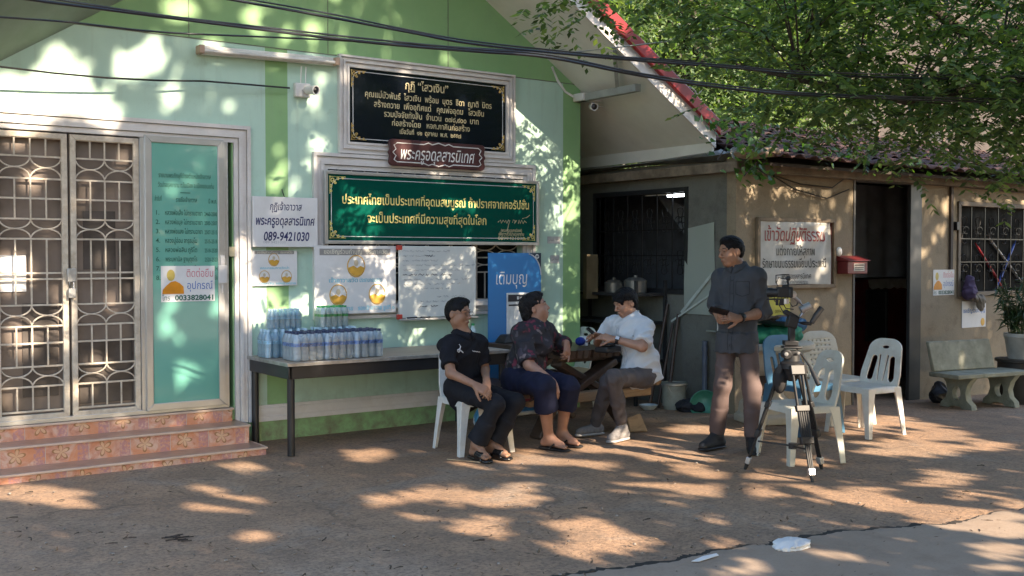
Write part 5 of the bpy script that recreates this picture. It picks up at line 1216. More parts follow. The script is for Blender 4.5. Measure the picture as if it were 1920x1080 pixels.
blob('green_blanket', mat('green_cloth', (0.012, 0.17, 0.10), 0.75, 0.3, 5, 0.4, 14), 'folded dark green cloth bundle lying on the round stone table', 'blanket', [((sx_-0.05, sy_+0.02, 0.80), (0.36, 0.27, 0.085)), ((sx_+0.10, sy_-0.04, 0.85), (0.27, 0.2, 0.06)), ((sx_-0.26, sy_-0.03, 0.81), (sx_+0.30, sy_-0.12, 0.80), 0.055, 0.055)], 0.012, 17, 3)
blob('blue_bundle', mat('blue_cloth', (0.03, 0.11, 0.22), 0.7, 0.3, 5), 'blue cloth bundle lying on the green blanket on the stone table', 'bundle', [((sx_+0.10, sy_-0.10, 0.92), (sx_+0.40, sy_-0.06, 0.90), 0.06, 0.07)], 0.012, 24, 4)
tr = thing('round_tray', 'dark round tray lying tilted on the cloth on the stone table', 'tray', (sx_-0.02, sy_-0.02, 0.91))
mb = MB(); mb.lathe([(0, 0.0), (0.22, 0.0), (0.27, 0.03), (0.28, 0.045), (0.268, 0.045), (0.215, 0.014), (0, 0.014)], (sx_-0.02, sy_-0.02, 0.915), 32, 0, (0.1, -0.05, 1)); mb.build('dish', mat('dark_lacquer', (0.02, 0.02, 0.022), 0.3), tr, smooth=40)
blob('woven_mat', mat('brown_weave', (0.12, 0.075, 0.045), 0.8, 0.5, 50), 'brown woven mat folded on top of the blue bundle', 'mat', [((sx_+0.05, sy_+0.04, 0.955), (sx_+0.5, sy_+0.06, 0.93), 0.035, 0.03), ((sx_+0.1, sy_-0.04, 0.97), (sx_+0.45, sy_-0.02, 0.95), 0.03, 0.03)], 0.01, 26, 5)

# ------------------------------------------------------------------ video tripod with camera rig
tp = thing('camera_tripod', 'black video tripod with twin-tube legs, fluid head and handle', 'tripod', (-0.92, -3.50, 0))
matt = mat('matt_black', (0.014, 0.014, 0.016), 0.5, 0.2); tube_black = mat('tube_black', (0.013, 0.0135, 0.015), 0.5, spec=0.3); chrome = mat('silver_clamp', (0.55, 0.55, 0.56), 0.3, metal=0.8)
AP = AD(1485, 688, 7.62); ax_, ay_ = AP.x, AP.y
feet = [G(1397, 880), G(1524, 905), G(1541, 880)]
tp.location = (ax_, ay_, 0); OFF[tp.as_pointer()] = Vector((ax_, ay_, 0))
U = _rt; W = Vector((0, 0, 1)); V = _fh; R = Matrix((U, V, W)).transposed()
def rig(px, py, dd=0.0): return AD(px, py, 7.62+dd)
mb = MB(); mb.lathe([(0.03, -0.10), (0.045, -0.08), (0.06, -0.02), (0.085, -0.01), (0.085, 0.03), (0.06, 0.045), (0.055, 0.085), (0.0, 0.085)], AP, 18); mb.build('bowl', matt, tp, smooth=40)
for f in feet:
    d = (f-Vector((ax_, ay_, 0))); d.z = 0; d.normalize(); t0 = AP+d*0.075+Vector((0, 0, 0.0)); s = d.cross(Vector((0, 0, 1)))
    dirn = (f-t0).normalized(); L = (f-t0).length; at = lambda k: t0+dirn*L*k; Rl = Matrix((s, dirn.cross(s), dirn)).transposed()
    lg = MB()
    for k in (-1, 1): lg.cone(at(0.0)+s*0.036*k, at(0.62)+s*0.030*k, 0.0105, n=10)
    leg = lg.build('leg', tube_black, tp, smooth=40)
    lg = MB(); lg.obox(at(0.02), 0.105, 0.04, 0.07, Rl); lg.obox(at(0.36), 0.10, 0.034, 0.045, Rl); lg.obox(at(0.64), 0.095, 0.036, 0.055, Rl); lg.build('clamp', matt, leg, bevel=0.005)
    lg = MB()
    for k in (-1, 0, 1): lg.cone(at(0.34)+s*0.017*k, at(0.90)+s*0.012*k, 0.0085, n=8)
    lg.build('lower_tube', tube_black, leg, smooth=40)
    lg = MB(); lg.obox(at(0.91), 0.048, 0.034, 0.05, Rl); lg.build('silver_ring', chrome, leg, bevel=0.004)
    lg = MB(); lg.cone(at(0.93), at(1.0), 0.017, 0.011, 10); lg.build('foot', matt, leg, smooth=40)
mb = MB(); mid = sum((AP.lerp(f, 0.74) for f in feet), Vector())/3
for f in feet: mb.bar(mid, AP.lerp(f, 0.72), 0.012, 0.012)
mb.cone(mid-Vector((0, 0, 0.02)), mid+Vector((0, 0, 0.02)), 0.03, n=12); mb.build('spreader', matt, tp)
mb = MB(); mb.sphere(rig(1462, 712, 0.03), 1.0, 14, 10, (0.055, 0.05, 0.10)); mb.build('accessory_bag', mat('black_cloth', (0.018, 0.017, 0.018), 0.8), tp, smooth=60)
mb = MB(); mb.obox(rig(1484, 664), 0.085, 0.09, 0.05, R); mb.obox(rig(1484, 651), 0.135, 0.085, 0.016, R); mb.obox(rig(1482, 643), 0.10, 0.075, 0.035, R); mb.lathe([(0.0, -0.035), (0.034, -0.035), (0.034, 0.035), (0.0, 0.035)], rig(1474, 664, -0.05), 16, 0, V); mb.build('fluid_head', matt, tp, bevel=0.006)
mb = MB(); mb.lathe([(0.0, 0.0), (0.014, 0.002), (0.014, 0.012), (0.0, 0.014)], rig(1474, 664, -0.093), 14, 0, -V); mb.lathe([(0.0, 0.0), (0.010, 0.001), (0.010, 0.01), (0, 0.011)], rig(1497, 662, -0.06), 12, 0, -V); mb.build('knob', chrome, tp, smooth=40)
mb = MB(); mb.tube([rig(1490, 650), rig(1503, 664, -0.03), rig(1518, 686, -0.08), rig(1525, 700, -0.11), rig(1535, 722, -0.16)], [0.008, 0.008, 0.009, 0.016, 0.016], 10); mb.build('pan_handle', matt, tp, smooth=40)
gr = thing('camera_gimbal', 'camera on a motorised stabiliser with a black angled grip, mounted on the tripod', 'camera rig', tuple(rig(1484, 643)))
mb = MB(); mb.obox(rig(1484, 625), 0.045, 0.05, 0.13, R); mb.obox(rig(1485, 603), 0.075, 0.07, 0.09, R@Matrix.Rotation(0.25, 3, 'Y')); mb.obox(rig(1482, 590), 0.10, 0.06, 0.035, R@Matrix.Rotation(0.5, 3, 'Y')); mb.build('base', matt, gr, bevel=0.008)
mb = MB(); mb.tube([rig(1490, 604), rig(1506, 606), rig(1521, 607)], 0.014, 10); mb.tube([rig(1518, 608), rig(1522, 605), rig(1530, 592), rig(1541, 577)], [0.015, 0.018, 0.022, 0.022], 12); mb.build('grip', matt, gr, smooth=40)
mb = MB(); mb.tube([rig(1492, 602), rig(1500, 594), rig(1506, 586), rig(1511, 578)], 0.012, 10); mb.tube([rig(1507, 576), rig(1499, 566), rig(1489, 557), rig(1486, 548)], [0.018, 0.014, 0.014, 0.016], 10); mb.build('arm', mat('silver_arm', (0.36, 0.34, 0.34), 0.3, metal=0.8), gr, smooth=40)
mb = MB(); mb.lathe([(0, -0.04), (0.028, -0.038), (0.028, 0.038), (0, 0.04)], rig(1510, 577), 16, 0, U*0.9+W*0.45); mb.lathe([(0, -0.022), (0.026, -0.02), (0.026, 0.02), (0, 0.022)], rig(1486, 552), 14, 0, V); mb.lathe([(0, -0.02), (0.022, -0.018), (0.022, 0.018), (0, 0.02)], rig(1474, 565), 14, 0, W); mb.build('motor', chrome, gr, smooth=40)
mb = MB(); mb.obox(rig(1471, 548), 0.11, 0.06, 0.075, R); mb.obox(rig(1473, 537), 0.045, 0.045, 0.025, R); mb.obox(rig(1481, 549), 0.03, 0.075, 0.07, R); cb = mb.build('camera_body', matt, gr, bevel=0.008)
mb = MB(); mb.lathe([(0, 0), (0.032, 0), (0.032, 0.05), (0.036, 0.055), (0.036, 0.085), (0.028, 0.085), (0.026, 0.07), (0, 0.07)], rig(1462, 549), 18, 0, -U*0.85+V*0.5); mb.build('lens', matt, cb, smooth=40)
mb = MB(); mb.tube([rig(1459, 537), rig(1455, 530), rig(1455, 516), rig(1468, 515), rig(1480, 515)], 0.0045, 6); mb.tube([rig(1478, 534), rig(1477, 528), rig(1478, 522)], 0.009, 8); mb.sphere(rig(1478, 522), 0.018, 12, 8); mb.tube([rig(1456, 530), rig(1460, 520), rig(1470, 523), rig(1477, 523)], 0.003, 6); mb.build('cage_handle', matt, gr, smooth=40)
mb = MB(); mb.tube([rig(1476, 560), rig(1486, 575), rig(1494, 572), rig(1497, 562)], 0.004, 6); mb.tube([rig(1463, 560), rig(1461, 572), rig(1468, 584), rig(1480, 588)], 0.004, 6); mb.tube([rig(1466, 562), rig(1473, 578), rig(1488, 580)], 0.0035, 6); mb.build('loose_cable', matt, gr, smooth=40)
mb = MB(); mb.obox(rig(1452, 561), 0.12, 0.02, 0.012, R); mb.obox(rig(1466, 566), 0.03, 0.02, 0.05, R); mb.obox(rig(1457, 566), 0.02, 0.015, 0.05, R); mb.build('rail', matt, gr, bevel=0.003)

# ------------------------------------------------------------------ along the old house
wall_y = BY
def onwall(px, py): return WY(px, py, BY)
# framed cloth banner with red and black lettering
bf = thing('dharma_banner', 'creased white cloth banner with red and black Thai lettering in a wooden frame', 'banner', (1.82, BY, 1.2))
B0 = (1.23, 2.46, 1.22, 1.945)
mb = MB(); ring(mb, B0[0], B0[1], B0[2], B0[3], 0.04, BY-0.004, BY-0.04); mb.build('frame', mat('bare_wood', (0.22, 0.165, 0.105), 0.7, 0.3, 8), bf, bevel=0.004)
mb = MB(); mb.box(B0[0]+0.04, B0[1]-0.04, BY-0.012, BY-0.005, B0[2]+0.04, B0[3]-0.04); mb.build('backing', mat('stained_board', (0.16, 0.06, 0.05), 0.7), bf)
def fold(x, z):
    u = (x-1.26)/1.11; v = (z-1.25)/0.665
    s = max(0.0, 1-abs((u-0.95)*0.6+(0.98-v)*0.75-0.0)*2.2)*0
    d = ((1.0-u)*0.62-(1.0-v)*0.9)
    r = math.hypot(1-u, (1-v)*0.6); a = math.atan2((1-v)*0.6, 1-u+1e-4)
    return -0.030-0.012*math.sin(a*13)*math.exp(-((r-0.35)/0.45)**2)-0.004*math.sin(7*u+4*v)
vs = []; nx, nz = 60, 36
for j in range(nz+1):
    for i in range(nx+1):
        x = 1.265+1.10*i/nx; z = 1.255+0.665*j/nz+(0.012*math.sin(3*i/nx) if j == 0 else 0); vs.append((x, BY+fold(x, z), z))
mb = MB(); mb.add(vs, [(j*(nx+1)+i, j*(nx+1)+i+1, (j+1)*(nx+1)+i+1, (j+1)*(nx+1)+i) for j in range(nz) for i in range(nx)])
mb.build('cloth', mat('banner_cloth', (0.52, 0.51, 0.47), 0.55, 0.12, 5, dirt=(0.36, 0.33, 0.27), dscale=4, damt=0.5), bf, smooth=80)
def cloth_text(name, m, items):
    q = MB()
    for body, x, z, w, h, bo in items: write(q, body, (x, 0, z), w=w, h=h, bold=bo)
    q.v = [(x, BY+fold(x, z)-0.0035, z) for x, y, z in q.v]; q.build(name, m, bf)
cloth_text('red_lettering', mat('red_paint', (0.30, 0.04, 0.035), 0.6), [('เข้าวัดปฏิบัติธรรม', 1.80, 1.765, 0.93, 0.185, 0.006)])
cloth_text('black_lettering', mat('black_paint_letters', (0.035, 0.033, 0.03), 0.6), [('แต่งกายให้สุภาพ', 1.82, 1.60, 0.60, 0.125, 0.004), ('รักษาขนบธรรมเนียมประเพณี', 1.80, 1.475, 1.00, 0.125, 0.004), ('พระครูอดุลสารนิเทศ', 1.82, 1.345, 0.46, 0.075, 0.003), ('เจ้าอาวาสวัดป่าอดุลยาราม', 1.80, 1.285, 0.40, 0.05, 0.0)])
# red letter box
lb = thing('letter_box', 'small red metal letter box beside the dark doorway', 'letter box', (2.72, BY, 1.36))
red_box = mat('red_box_paint', (0.17, 0.024, 0.024), 0.45, 0.25, 6)
mb = MB(); mb.hexa([(2.52, BY-0.14, 1.365), (2.86, BY-0.14, 1.365), (2.86, BY-0.002, 1.365), (2.52, BY-0.002, 1.365)], [(2.52, BY-0.14, 1.50), (2.86, BY-0.14, 1.50), (2.86, BY-0.002, 1.50), (2.52, BY-0.002, 1.50)]); mb.build('body', red_box, lb, bevel=0.006)
mb = MB(); mb.hexa([(2.50, BY-0.165, 1.502), (2.88, BY-0.165, 1.502), (2.88, BY-0.001, 1.502), (2.50, BY-0.001, 1.502)], [(2.50, BY-0.165, 1.512), (2.88, BY-0.165, 1.512), (2.88, BY-0.001, 1.56), (2.50, BY-0.001, 1.56)]); mb.build('lid', red_box, lb, bevel=0.004)
mb = MB(); mb.box(2.62, 2.80, BY-0.144, BY-0.141, 1.395, 1.475); pl_ = mb.build('plate', mat('cream_plate', (0.55, 0.5, 0.42), 0.5), lb)
mb = MB(); mb.box(2.635, 2.785, BY-0.147, BY-0.145, 1.452, 1.466); mb.box(2.64, 2.78, BY-0.147, BY-0.145, 1.405, 1.413); mb.box(2.635, 2.785, BY-0.147, BY-0.145, 1.428, 1.436); mb.build('lettering', mat('dull_ink', (0.12, 0.09, 0.08), 0.6), pl_)
mb = MB(); p = onwall(1566, 472); mb.sphere((p.x, BY-0.05, p.z), 1.0, 14, 10, (0.035, 0.03, 0.05)); mb.cone((p.x, BY, p.z), (p.x, BY-0.05, p.z), 0.02); tag(mb.build('porch_bulb', M['white_plastic'], smooth=60), 'white unlit bulb fitting above the red letter box', 'bulb')
# yellow sign behind the standing person
ys = thing('yellow_sign', 'small yellow sign half hidden behind the standing person', 'sign', (1.62, BY, 0.93))
mb = MB(); mb.box(1.30, 1.745, BY-0.02, BY-0.003, 0.92, 1.22); mb.build('panel', mat('yellow_paint', (0.55, 0.50, 0.045), 0.5), ys, bevel=0.003)
mb = MB(); write(mb, 'ป้าย', (1.60, BY-0.0215, 1.13), w=0.22, h=0.13, bold=0.02); write(mb, '0899421030', (1.61, BY-0.0215, 0.99), w=0.2, h=0.05, bold=0.01); mb.build('lettering', mat('olive_ink', (0.14, 0.12, 0.01), 0.6), ys)
# notices near the barred window
m2 = thing('wall_notice', 'white notice with a saffron-robed figure stuck beside the barred window', 'notice', (4.52, BY, 1.1)); monk_notice(m2, 4.29, 4.72, 1.095, 1.395, BY-0.005)
wn = thing('small_notice', 'small white notice with blue heading below the barred window', 'notice', (5.0, BY, 0.75))
p0, p1 = onwall(1803, 565), onwall(1847, 612)
mb = MB(); mb.box(p0.x, p1.x, BY-0.008, BY-0.003, p1.z, p0.z); mb.build('sheet', M['paper'], wn)
mb = MB(); write(mb, 'ขอเชิญร่วมทำบุญ', ((p0.x+p1.x)/2, BY-0.0095, p0.z-0.12), w=(p1.x-p0.x)*0.9, h=0.07, bold=0.02); mb.build('lettering', mat('blue_notice_ink', (0.05, 0.18, 0.45), 0.5), wn)
mb = MB(); mb.sphere((p1.x-0.07, BY-0.009, p1.z+0.06), 1.0, 12, 6, (0.045, 0.003, 0.05)); mb.build('picture', amber, wn)
# papers and a plastic sheet on the shaded side wall
ps = thing('plastic_sheet', 'large pale plastic-covered poster sagging on the dark side wall', 'poster', (BX-0.01, -0.77, 1.4))
mb = MB(); n = 10; vs = []
for j in range(n+1):
    for i in range(n+1):
        y = -0.56-0.42*i/n; z = 0.96+(0.875+0.06*(i/n))*j/n; vs.append((BX-0.012-0.008*math.sin(5*j/n+3*i/n), y, z))
mb.add(vs, [(j*(n+1)+i, (j+1)*(n+1)+i, (j+1)*(n+1)+i+1, j*(n+1)+i+1) for j in range(n) for i in range(n)]); t = NT('dusty_plastic'); t.set(Base_Color=(0.34, 0.37, 0.33), Roughness=0.28); mb.build('sheet', t.m, ps, smooth=80)
mb = MB(); mb.add([(BX-0.03, -0.52, 0.98), (BX-0.034, -0.545, 0.95), (BX-0.03, -0.97, 1.36), (BX-0.026, -0.965, 1.40)], [(0, 1, 2, 3)]); mb.add([(BX-0.05, -0.40, 0.88), (BX-0.05, -0.405, 0.86), (BX-0.03, -0.98, 1.18), (BX-0.03, -0.98, 1.20)], [(0, 1, 2, 3)]); mb.build('loose_strip', mat('torn_film', (0.5, 0.54, 0.5), 0.2), ps)
# door handle, downpipe by the corner
mb = MB(); mb.tube([(BX-0.002, -1.04, 0.80), (BX-0.05, -1.04, 0.80), (BX-0.055, -0.92, 0.80)], 0.010, 8); mb.cone((BX-0.01, -1.03, 0.70), (BX-0.01, -1.03, 0.90), 0.014)
tag(mb.build('door_handle', M['alu'], smooth=40), 'small metal lever handle low on the shaded side wall', 'handle')
mb = MB(); mb.cone((BX-0.06, -0.90, 0.0), (BX-0.06, -0.90, 0.70), 0.028, n=12); mb.cone((BX-0.06, -0.90, 0.60), (BX-0.06, -0.90, 0.64), 0.033, n=12); tag(mb.build('blue_pipe', mat('blue_pvc', (0.10, 0.125, 0.17), 0.4), smooth=40), 'short blue-grey pipe standing against the shaded side wall', 'pipe')
# bucket, bowls, dark cloth
bk = thing('paint_bucket', 'dirty white plastic bucket standing in the shade by the alley', 'bucket', (0.70, -0.66, 0))
mb = MB(); c = (0.70, -0.66, 0); mb.lathe([(0, 0.004), (0.105, 0.0), (0.125, 0.24), (0.132, 0.245), (0.132, 0.27), (0.122, 0.27), (0.118, 0.03), (0, 0.03)], c, 24)
bkm = mat('bucket_plastic', (0.36, 0.38, 0.33), 0.5, 0.15, 6, dirt=(0.16, 0.17, 0.13), dscale=9, damt=0.7); mb.build('pail', bkm, bk, smooth=40)
mb = MB(); mb.lathe([(0.136, 0.248), (0.136, 0.262), (0.128, 0.262)], c, 24); mb.tube([(0.70+0.13*math.cos(a), -0.66-0.05-0.02*math.sin(a), 0.24-0.09*math.sin(a)) for a in np.linspace(0, math.pi, 12)], 0.004, 6); mb.build('handle', M['alu'], bk, smooth=40)
def bowl(label, c, r, h, m, cat='bowl', ax=None):
    mb = MB(); mb.lathe([(0, 0.004), (r*0.55, 0.0), (r*0.9, h*0.7), (r, h), (r*0.96, h), (r*0.86, h*0.72), (r*0.5, h*0.12), (0, h*0.12)], c, 28, 0, ax); tag(mb.build('basin', m, smooth=40), label, cat)
bowl('shallow white basin on the ground behind the picnic bench', tuple(G(1216, 768)), 0.095, 0.05, mat('pale_enamel', (0.5, 0.56, 0.58), 0.3))
bowl('green plastic basin leaning on the dark cloth at the wall foot', (0.78, -1.02, 0.06), 0.15, 0.07, mat('green_basin', (0.06, 0.26, 0.17), 0.35), ax=(-0.75, -0.55, 0.35))
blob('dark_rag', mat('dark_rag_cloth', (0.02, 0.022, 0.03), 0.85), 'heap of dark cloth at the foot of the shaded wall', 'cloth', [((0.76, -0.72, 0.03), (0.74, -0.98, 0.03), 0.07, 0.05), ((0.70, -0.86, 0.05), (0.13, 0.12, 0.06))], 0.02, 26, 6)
# shelf with pots and poles in the dark alley
sh = thing('kitchen_shelf', 'dark shelf cluttered with pots in the alley shade', 'shelf', (0.72, 0.35, 0))
mb = MB()
for z in (0.45, 0.85, 1.15): mb.box(0.50, 0.93, -0.30, 0.95, z-0.015, z+0.015)
for y in (-0.29, 0.94):
    for x in (0.51, 0.92): mb.bar((x, y, 0), (x, y, 1.3), 0.03, 0.03)
mb.build('rack', mat('dark_steel', (0.03, 0.03, 0.032), 0.5), sh)
for k, (y, z, r, h, col, lb_) in enumerate(((-0.05, 1.165, 0.12, 0.13, (0.20, 0.20, 0.19), 'grey cooking pot at the near end of the upper alley shelf'), (0.30, 1.165, 0.10, 0.10, (0.18, 0.17, 0.15), 'dull pan farther back on the upper alley shelf'), (0.05, 0.865, 0.09, 0.12, (0.26, 0.20, 0.17), 'brown pot on the middle alley shelf'), (-0.15, 0.465, 0.12, 0.16, (0.10, 0.10, 0.10), 'black pot on the lowest alley shelf'))):
    p = thing('cooking_pot', lb_, 'pot', (0.72, y, z), 0, 'pots on the alley shelf'); mb = MB(); mb.lathe([(0, 0.0), (r, 0.0), (r*1.03, h), (r*0.97, h), (0, h*0.98)], (0.72, y, z), 20); pm = mat('pot_metal', col, 0.35, metal=0.5); mb.build('pan', pm, p, smooth=40)
    mb = MB(); mb.lathe([(r*1.05, h), (r*0.6, h+0.03), (0.02, h+0.035), (0.02, h+0.055), (0, h+0.056)], (0.72, y, z), 20); mb.build('lid', pm, p, smooth=40)
for k, (y, x, tip, r, lb_) in enumerate(((-0.36, 0.70, 1.05, 0.020, 'brown wooden pole leaning at the alley mouth, tallest'), (-0.44, 0.74, 0.85, 0.016, 'thin dark pole leaning by the bucket'), (-0.52, 0.80, 0.95, 0.022, 'dark grey pipe leaning against the shaded wall'))):
    mb = MB(); mb.cone((x-0.12, y-0.06, 0.0), (BX-0.03, y+0.03, tip), r, r*0.8, 10); tag(mb.build('leaning_pole', M['rustic'], smooth=40), lb_, 'pole')
mb = MB(); p = WY(1108, 522, 0.4); mb.box(p.x-0.06, p.x+0.10, 0.4, 0.46, p.z-0.22, p.z+0.26); tag(mb.build('hanging_board', mat('ochre_board', (0.16, 0.125, 0.07), 0.7)), 'ochre board hanging at the alley mouth behind the green wall corner', 'board')
# inside the doorway
cab = thing('red_cabinet', 'dark red cabinet inside the doorway covered with a white lace cloth', 'cabinet', (5.9, 0.3, -0.1))
mb = MB(); mb.box(5.15, 6.7, 0.25, 0.8, -0.113, 1.24); cbm = mat('dark_red_lacquer', (0.12, 0.014, 0.018), 0.4, 0.3); cb_ = mb.build('carcass', cbm, cab, bevel=0.006)
mb = MB(); mb.box(5.20, 5.90, 0.243, 0.249, 0.05, 1.1); mb.box(5.96, 6.65, 0.243, 0.249, 0.05, 1.1); mb.build('door', cbm, cab, bevel=0.004)
mb = MB(); n = 24; prof = [(5.10+1.65*k/n, 1.245, 0.10+0.035*abs(math.sin(k*1.2))) for k in range(n+1)]
mb.add([(x, 0.22, z+0.006) for x, z, d in prof]+[(x, 0.20, z-d) for x, z, d in prof]+[(x, 0.82, z+0.006) for x, z, d in prof], [(k, k+1, n+2+k, n+1+k) for k in range(n)]+[(k, 2*n+2+k, 2*n+3+k, k+1) for k in range(n)]); mb.build('lace_cloth', mat('lace', (0.5, 0.5, 0.5), 0.7), cab)
mb = MB(); ring(mb, 4.86, 5.30, 0.45, 1.12, 0.03, 0.05, 0.08); mb.box(4.89, 5.27, 0.068, 0.076, 0.48, 1.09)
tag(mb.build('dark_picture', mat('picture_black', (0.03, 0.03, 0.035), 0.3)), 'black framed panel standing inside the dark doorway', 'frame')
mb = MB(); mb.box(2.85, 3.25, -0.9, -0.5, -0.113, 0.35); tag(mb.build('step_stool', mat('grey_stool', (0.22, 0.22, 0.2), 0.6), bevel=0.01), 'low grey box just inside the dark doorway', 'box')
# stone bench
bx, byy = 4.02, -1.98; bzz = gz(bx)
be = thing('stone_bench', 'mossy concrete bench with curved side supports by the old house', 'bench', (bx, byy, bzz), rad(-10), world=False)
bst = mat('mossy_concrete', (0.29, 0.29, 0.225), 0.8, 0.2, 5, 0.3, 30, dirt=(0.10, 0.11, 0.07), dscale=7, damt=0.7)
mb = MB(); mb.box(-0.56, 0.56, -0.24, 0.16, 0.345, 0.395); mb.build('seat', bst, be, bevel=0.01)
mb = MB(); mb.hexa([(-0.54, 0.10, 0.40), (0.40, 0.10, 0.40), (0.40, 0.15, 0.40), (-0.54, 0.15, 0.40)], [(-0.56, 0.17, 0.72), (0.38, 0.17, 0.72), (0.38, 0.215, 0.72), (-0.56, 0.215, 0.72)]); mb.build('backrest', bst, be, bevel=0.01)
for x in (-0.30, 0.36):
    o_ = [(-0.22, 0), (-0.10, 0), (-0.06, 0.03), (0.06, 0.03), (0.10, 0), (0.2, 0), (0.19, 0.05), (0.13, 0.10), (0.10, 0.18), (0.12, 0.27), (0.18, 0.342), (-0.22, 0.342), (-0.16, 0.27), (-0.13, 0.18), (-0.15, 0.10), (-0.21, 0.05)]
    vs, fs = plate(o_, [oval(-0.015, 0.17, 0.06, 0.085)], 0.07, 0.005); mb = MB(); mb.add([(x+z, y, zz) for y, zz, z in vs], fs); mb.build('support', bst, be, smooth=40)
# pot plant on a dark stand
sd = thing('plant_stand', 'dark wooden drum stand under the potted plant', 'stand', (4.86, -2.0, gz(4.86)), 0, world=False)
mb = MB(); mb.lathe([(0.23, 0.0), (0.25, 0.2), (0.24, 0.47), (0.27, 0.48), (0.27, 0.51), (0, 0.51)], n=14); mb.build('drum', mat('dark_stand', (0.035, 0.03, 0.026), 0.6), sd, smooth=30)
pp = thing('potted_plant', 'bushy bamboo-like plant in a pale grey pot on the dark stand', 'plant', (4.86, -2.0, gz(4.86)+0.51), 0, world=False)
mb = MB(); mb.lathe([(0.0, 0.0), (0.13, 0.0), (0.17, 0.24), (0.18, 0.25), (0.18, 0.29), (0.165, 0.29), (0.16, 0.22), (0, 0.22)], n=22); mb.build('pot', mat('pale_pot', (0.42, 0.43, 0.41), 0.5), pp, smooth=40)
stems = MB(); lv = MB()
for k in range(26):
    a = rnd.uniform(0, 6.28); r = rnd.uniform(0.02, 0.12); h = rnd.uniform(0.35, 0.72); sp = rnd.uniform(0.04, 0.28)
    b0 = Vector((r*math.cos(a), r*math.sin(a), 0.22)); b1 = b0+Vector((sp*math.cos(a), sp*math.sin(a), h)); stems.tube([b0, b0.lerp(b1, 0.5)+Vector((0, 0, 0.05)), b1], [0.008, 0.006, 0.003], 5)
    for q in range(20):
        p = b0.lerp(b1, rnd.uniform(0.35, 1.02)); d = Vector((rnd.uniform(-1, 1), rnd.uniform(-1, 1), rnd.uniform(-0.7, 0.5))).normalized(); l = rnd.uniform(0.09, 0.16); s = d.cross(Vector((0, 0, 1))).normalized()*l*0.11
        lv.add([p, p+d*l*0.4+s, p+d*l-Vector((0, 0, l*0.25)), p+d*l*0.4-s], [(0, 1, 2, 3)])
LEAFD = mat('dark_leaf', (0.035, 0.075, 0.022), 0.5, 0.45, 9)
stems.build('stem', mat('green_stem', (0.10, 0.12, 0.05), 0.6), pp, smooth=40); lv.build('foliage', LEAFD, pp)
# bundle on the window sill
p = onwall(1806, 540); blob('hanging_cloth', mat('purple_cloth', (0.075, 0.05, 0.11), 0.8), 'purple cloth hanging at the left end of the barred window', 'cloth', [((p.x, BY-0.08, p.z+0.1), (p.x-0.02, BY-0.09, p.z-0.06), 0.05, 0.075), ((p.x+0.03, BY-0.08, p.z-0.05), (0.08, 0.06, 0.06))], 0.02, 30, 7, 0.007)
p = onwall(1822, 560); blob('grey_cloth', mat('grey_sill_cloth', (0.22, 0.19, 0.15), 0.85), 'grey-brown cloth bundle below the purple cloth at the barred window', 'cloth', [((p.x-0.1, BY-0.07, p.z+0.02), (p.x+0.1, BY-0.07, p.z-0.01), 0.045, 0.04), ((p.x+0.08, BY-0.07, p.z-0.06), (0.05, 0.04, 0.09))], 0.016, 30, 8, 0.007)
mb = MB(); p = onwall(1790, 424); mb.box(p.x-0.03, p.x+0.03, BY-0.05, BY-0.002, p.z-0.05, p.z+0.05); tag(mb.build('socket_box', M['black'], bevel=0.006), 'small black electric box left of the barred window', 'switch box')
mb = MB(); q0, q1 = onwall(1782, 345), onwall(1786, 505); mb.box(q0.x-0.02, q0.x+0.025, BY-0.03, BY-0.001, q1.z, q0.z); tag(mb.build('wall_batten', mat('dark_batten', (0.055, 0.042, 0.035), 0.7)), 'narrow dark batten running down the wall left of the barred window', 'batten')
blob('black_sack', M['black'], 'small black sack on the ground left of the concrete bench', 'sack', [((3.98, -1.55, gz(4)+0.08), (0.12, 0.10, 0.10)), ((4.02, -1.52, gz(4)+0.16), (0.06, 0.06, 0.07))], 0.016, 26, 9)

for (a, b, c, lb_) in (((1828, 455), (1880, 540), (0.45, 0.03, 0.04), 'made-up red umbrella leaning behind the bars of the right window'), ((1905, 450), (1866, 545), (0.03, 0.09, 0.42), 'made-up blue umbrella leaning behind the bars of the right window'), ((1850, 440), (1920, 535), (0.42, 0.40, 0.38), 'made-up pale umbrella leaning behind the bars of the right window')):
    p, q = WY(*a, BY+0.06), WY(*b, BY+0.06); mb = MB(); mb.tube([p, p.lerp(q, 0.1), p.lerp(q, 0.7), q], [0.006, 0.014, 0.018, 0.006], 8); tag(mb.build('coloured_rod', mat('rod_colour', c, 0.4), smooth=60), lb_, 'rod')  # made-up rods standing for coloured streaks behind the bars
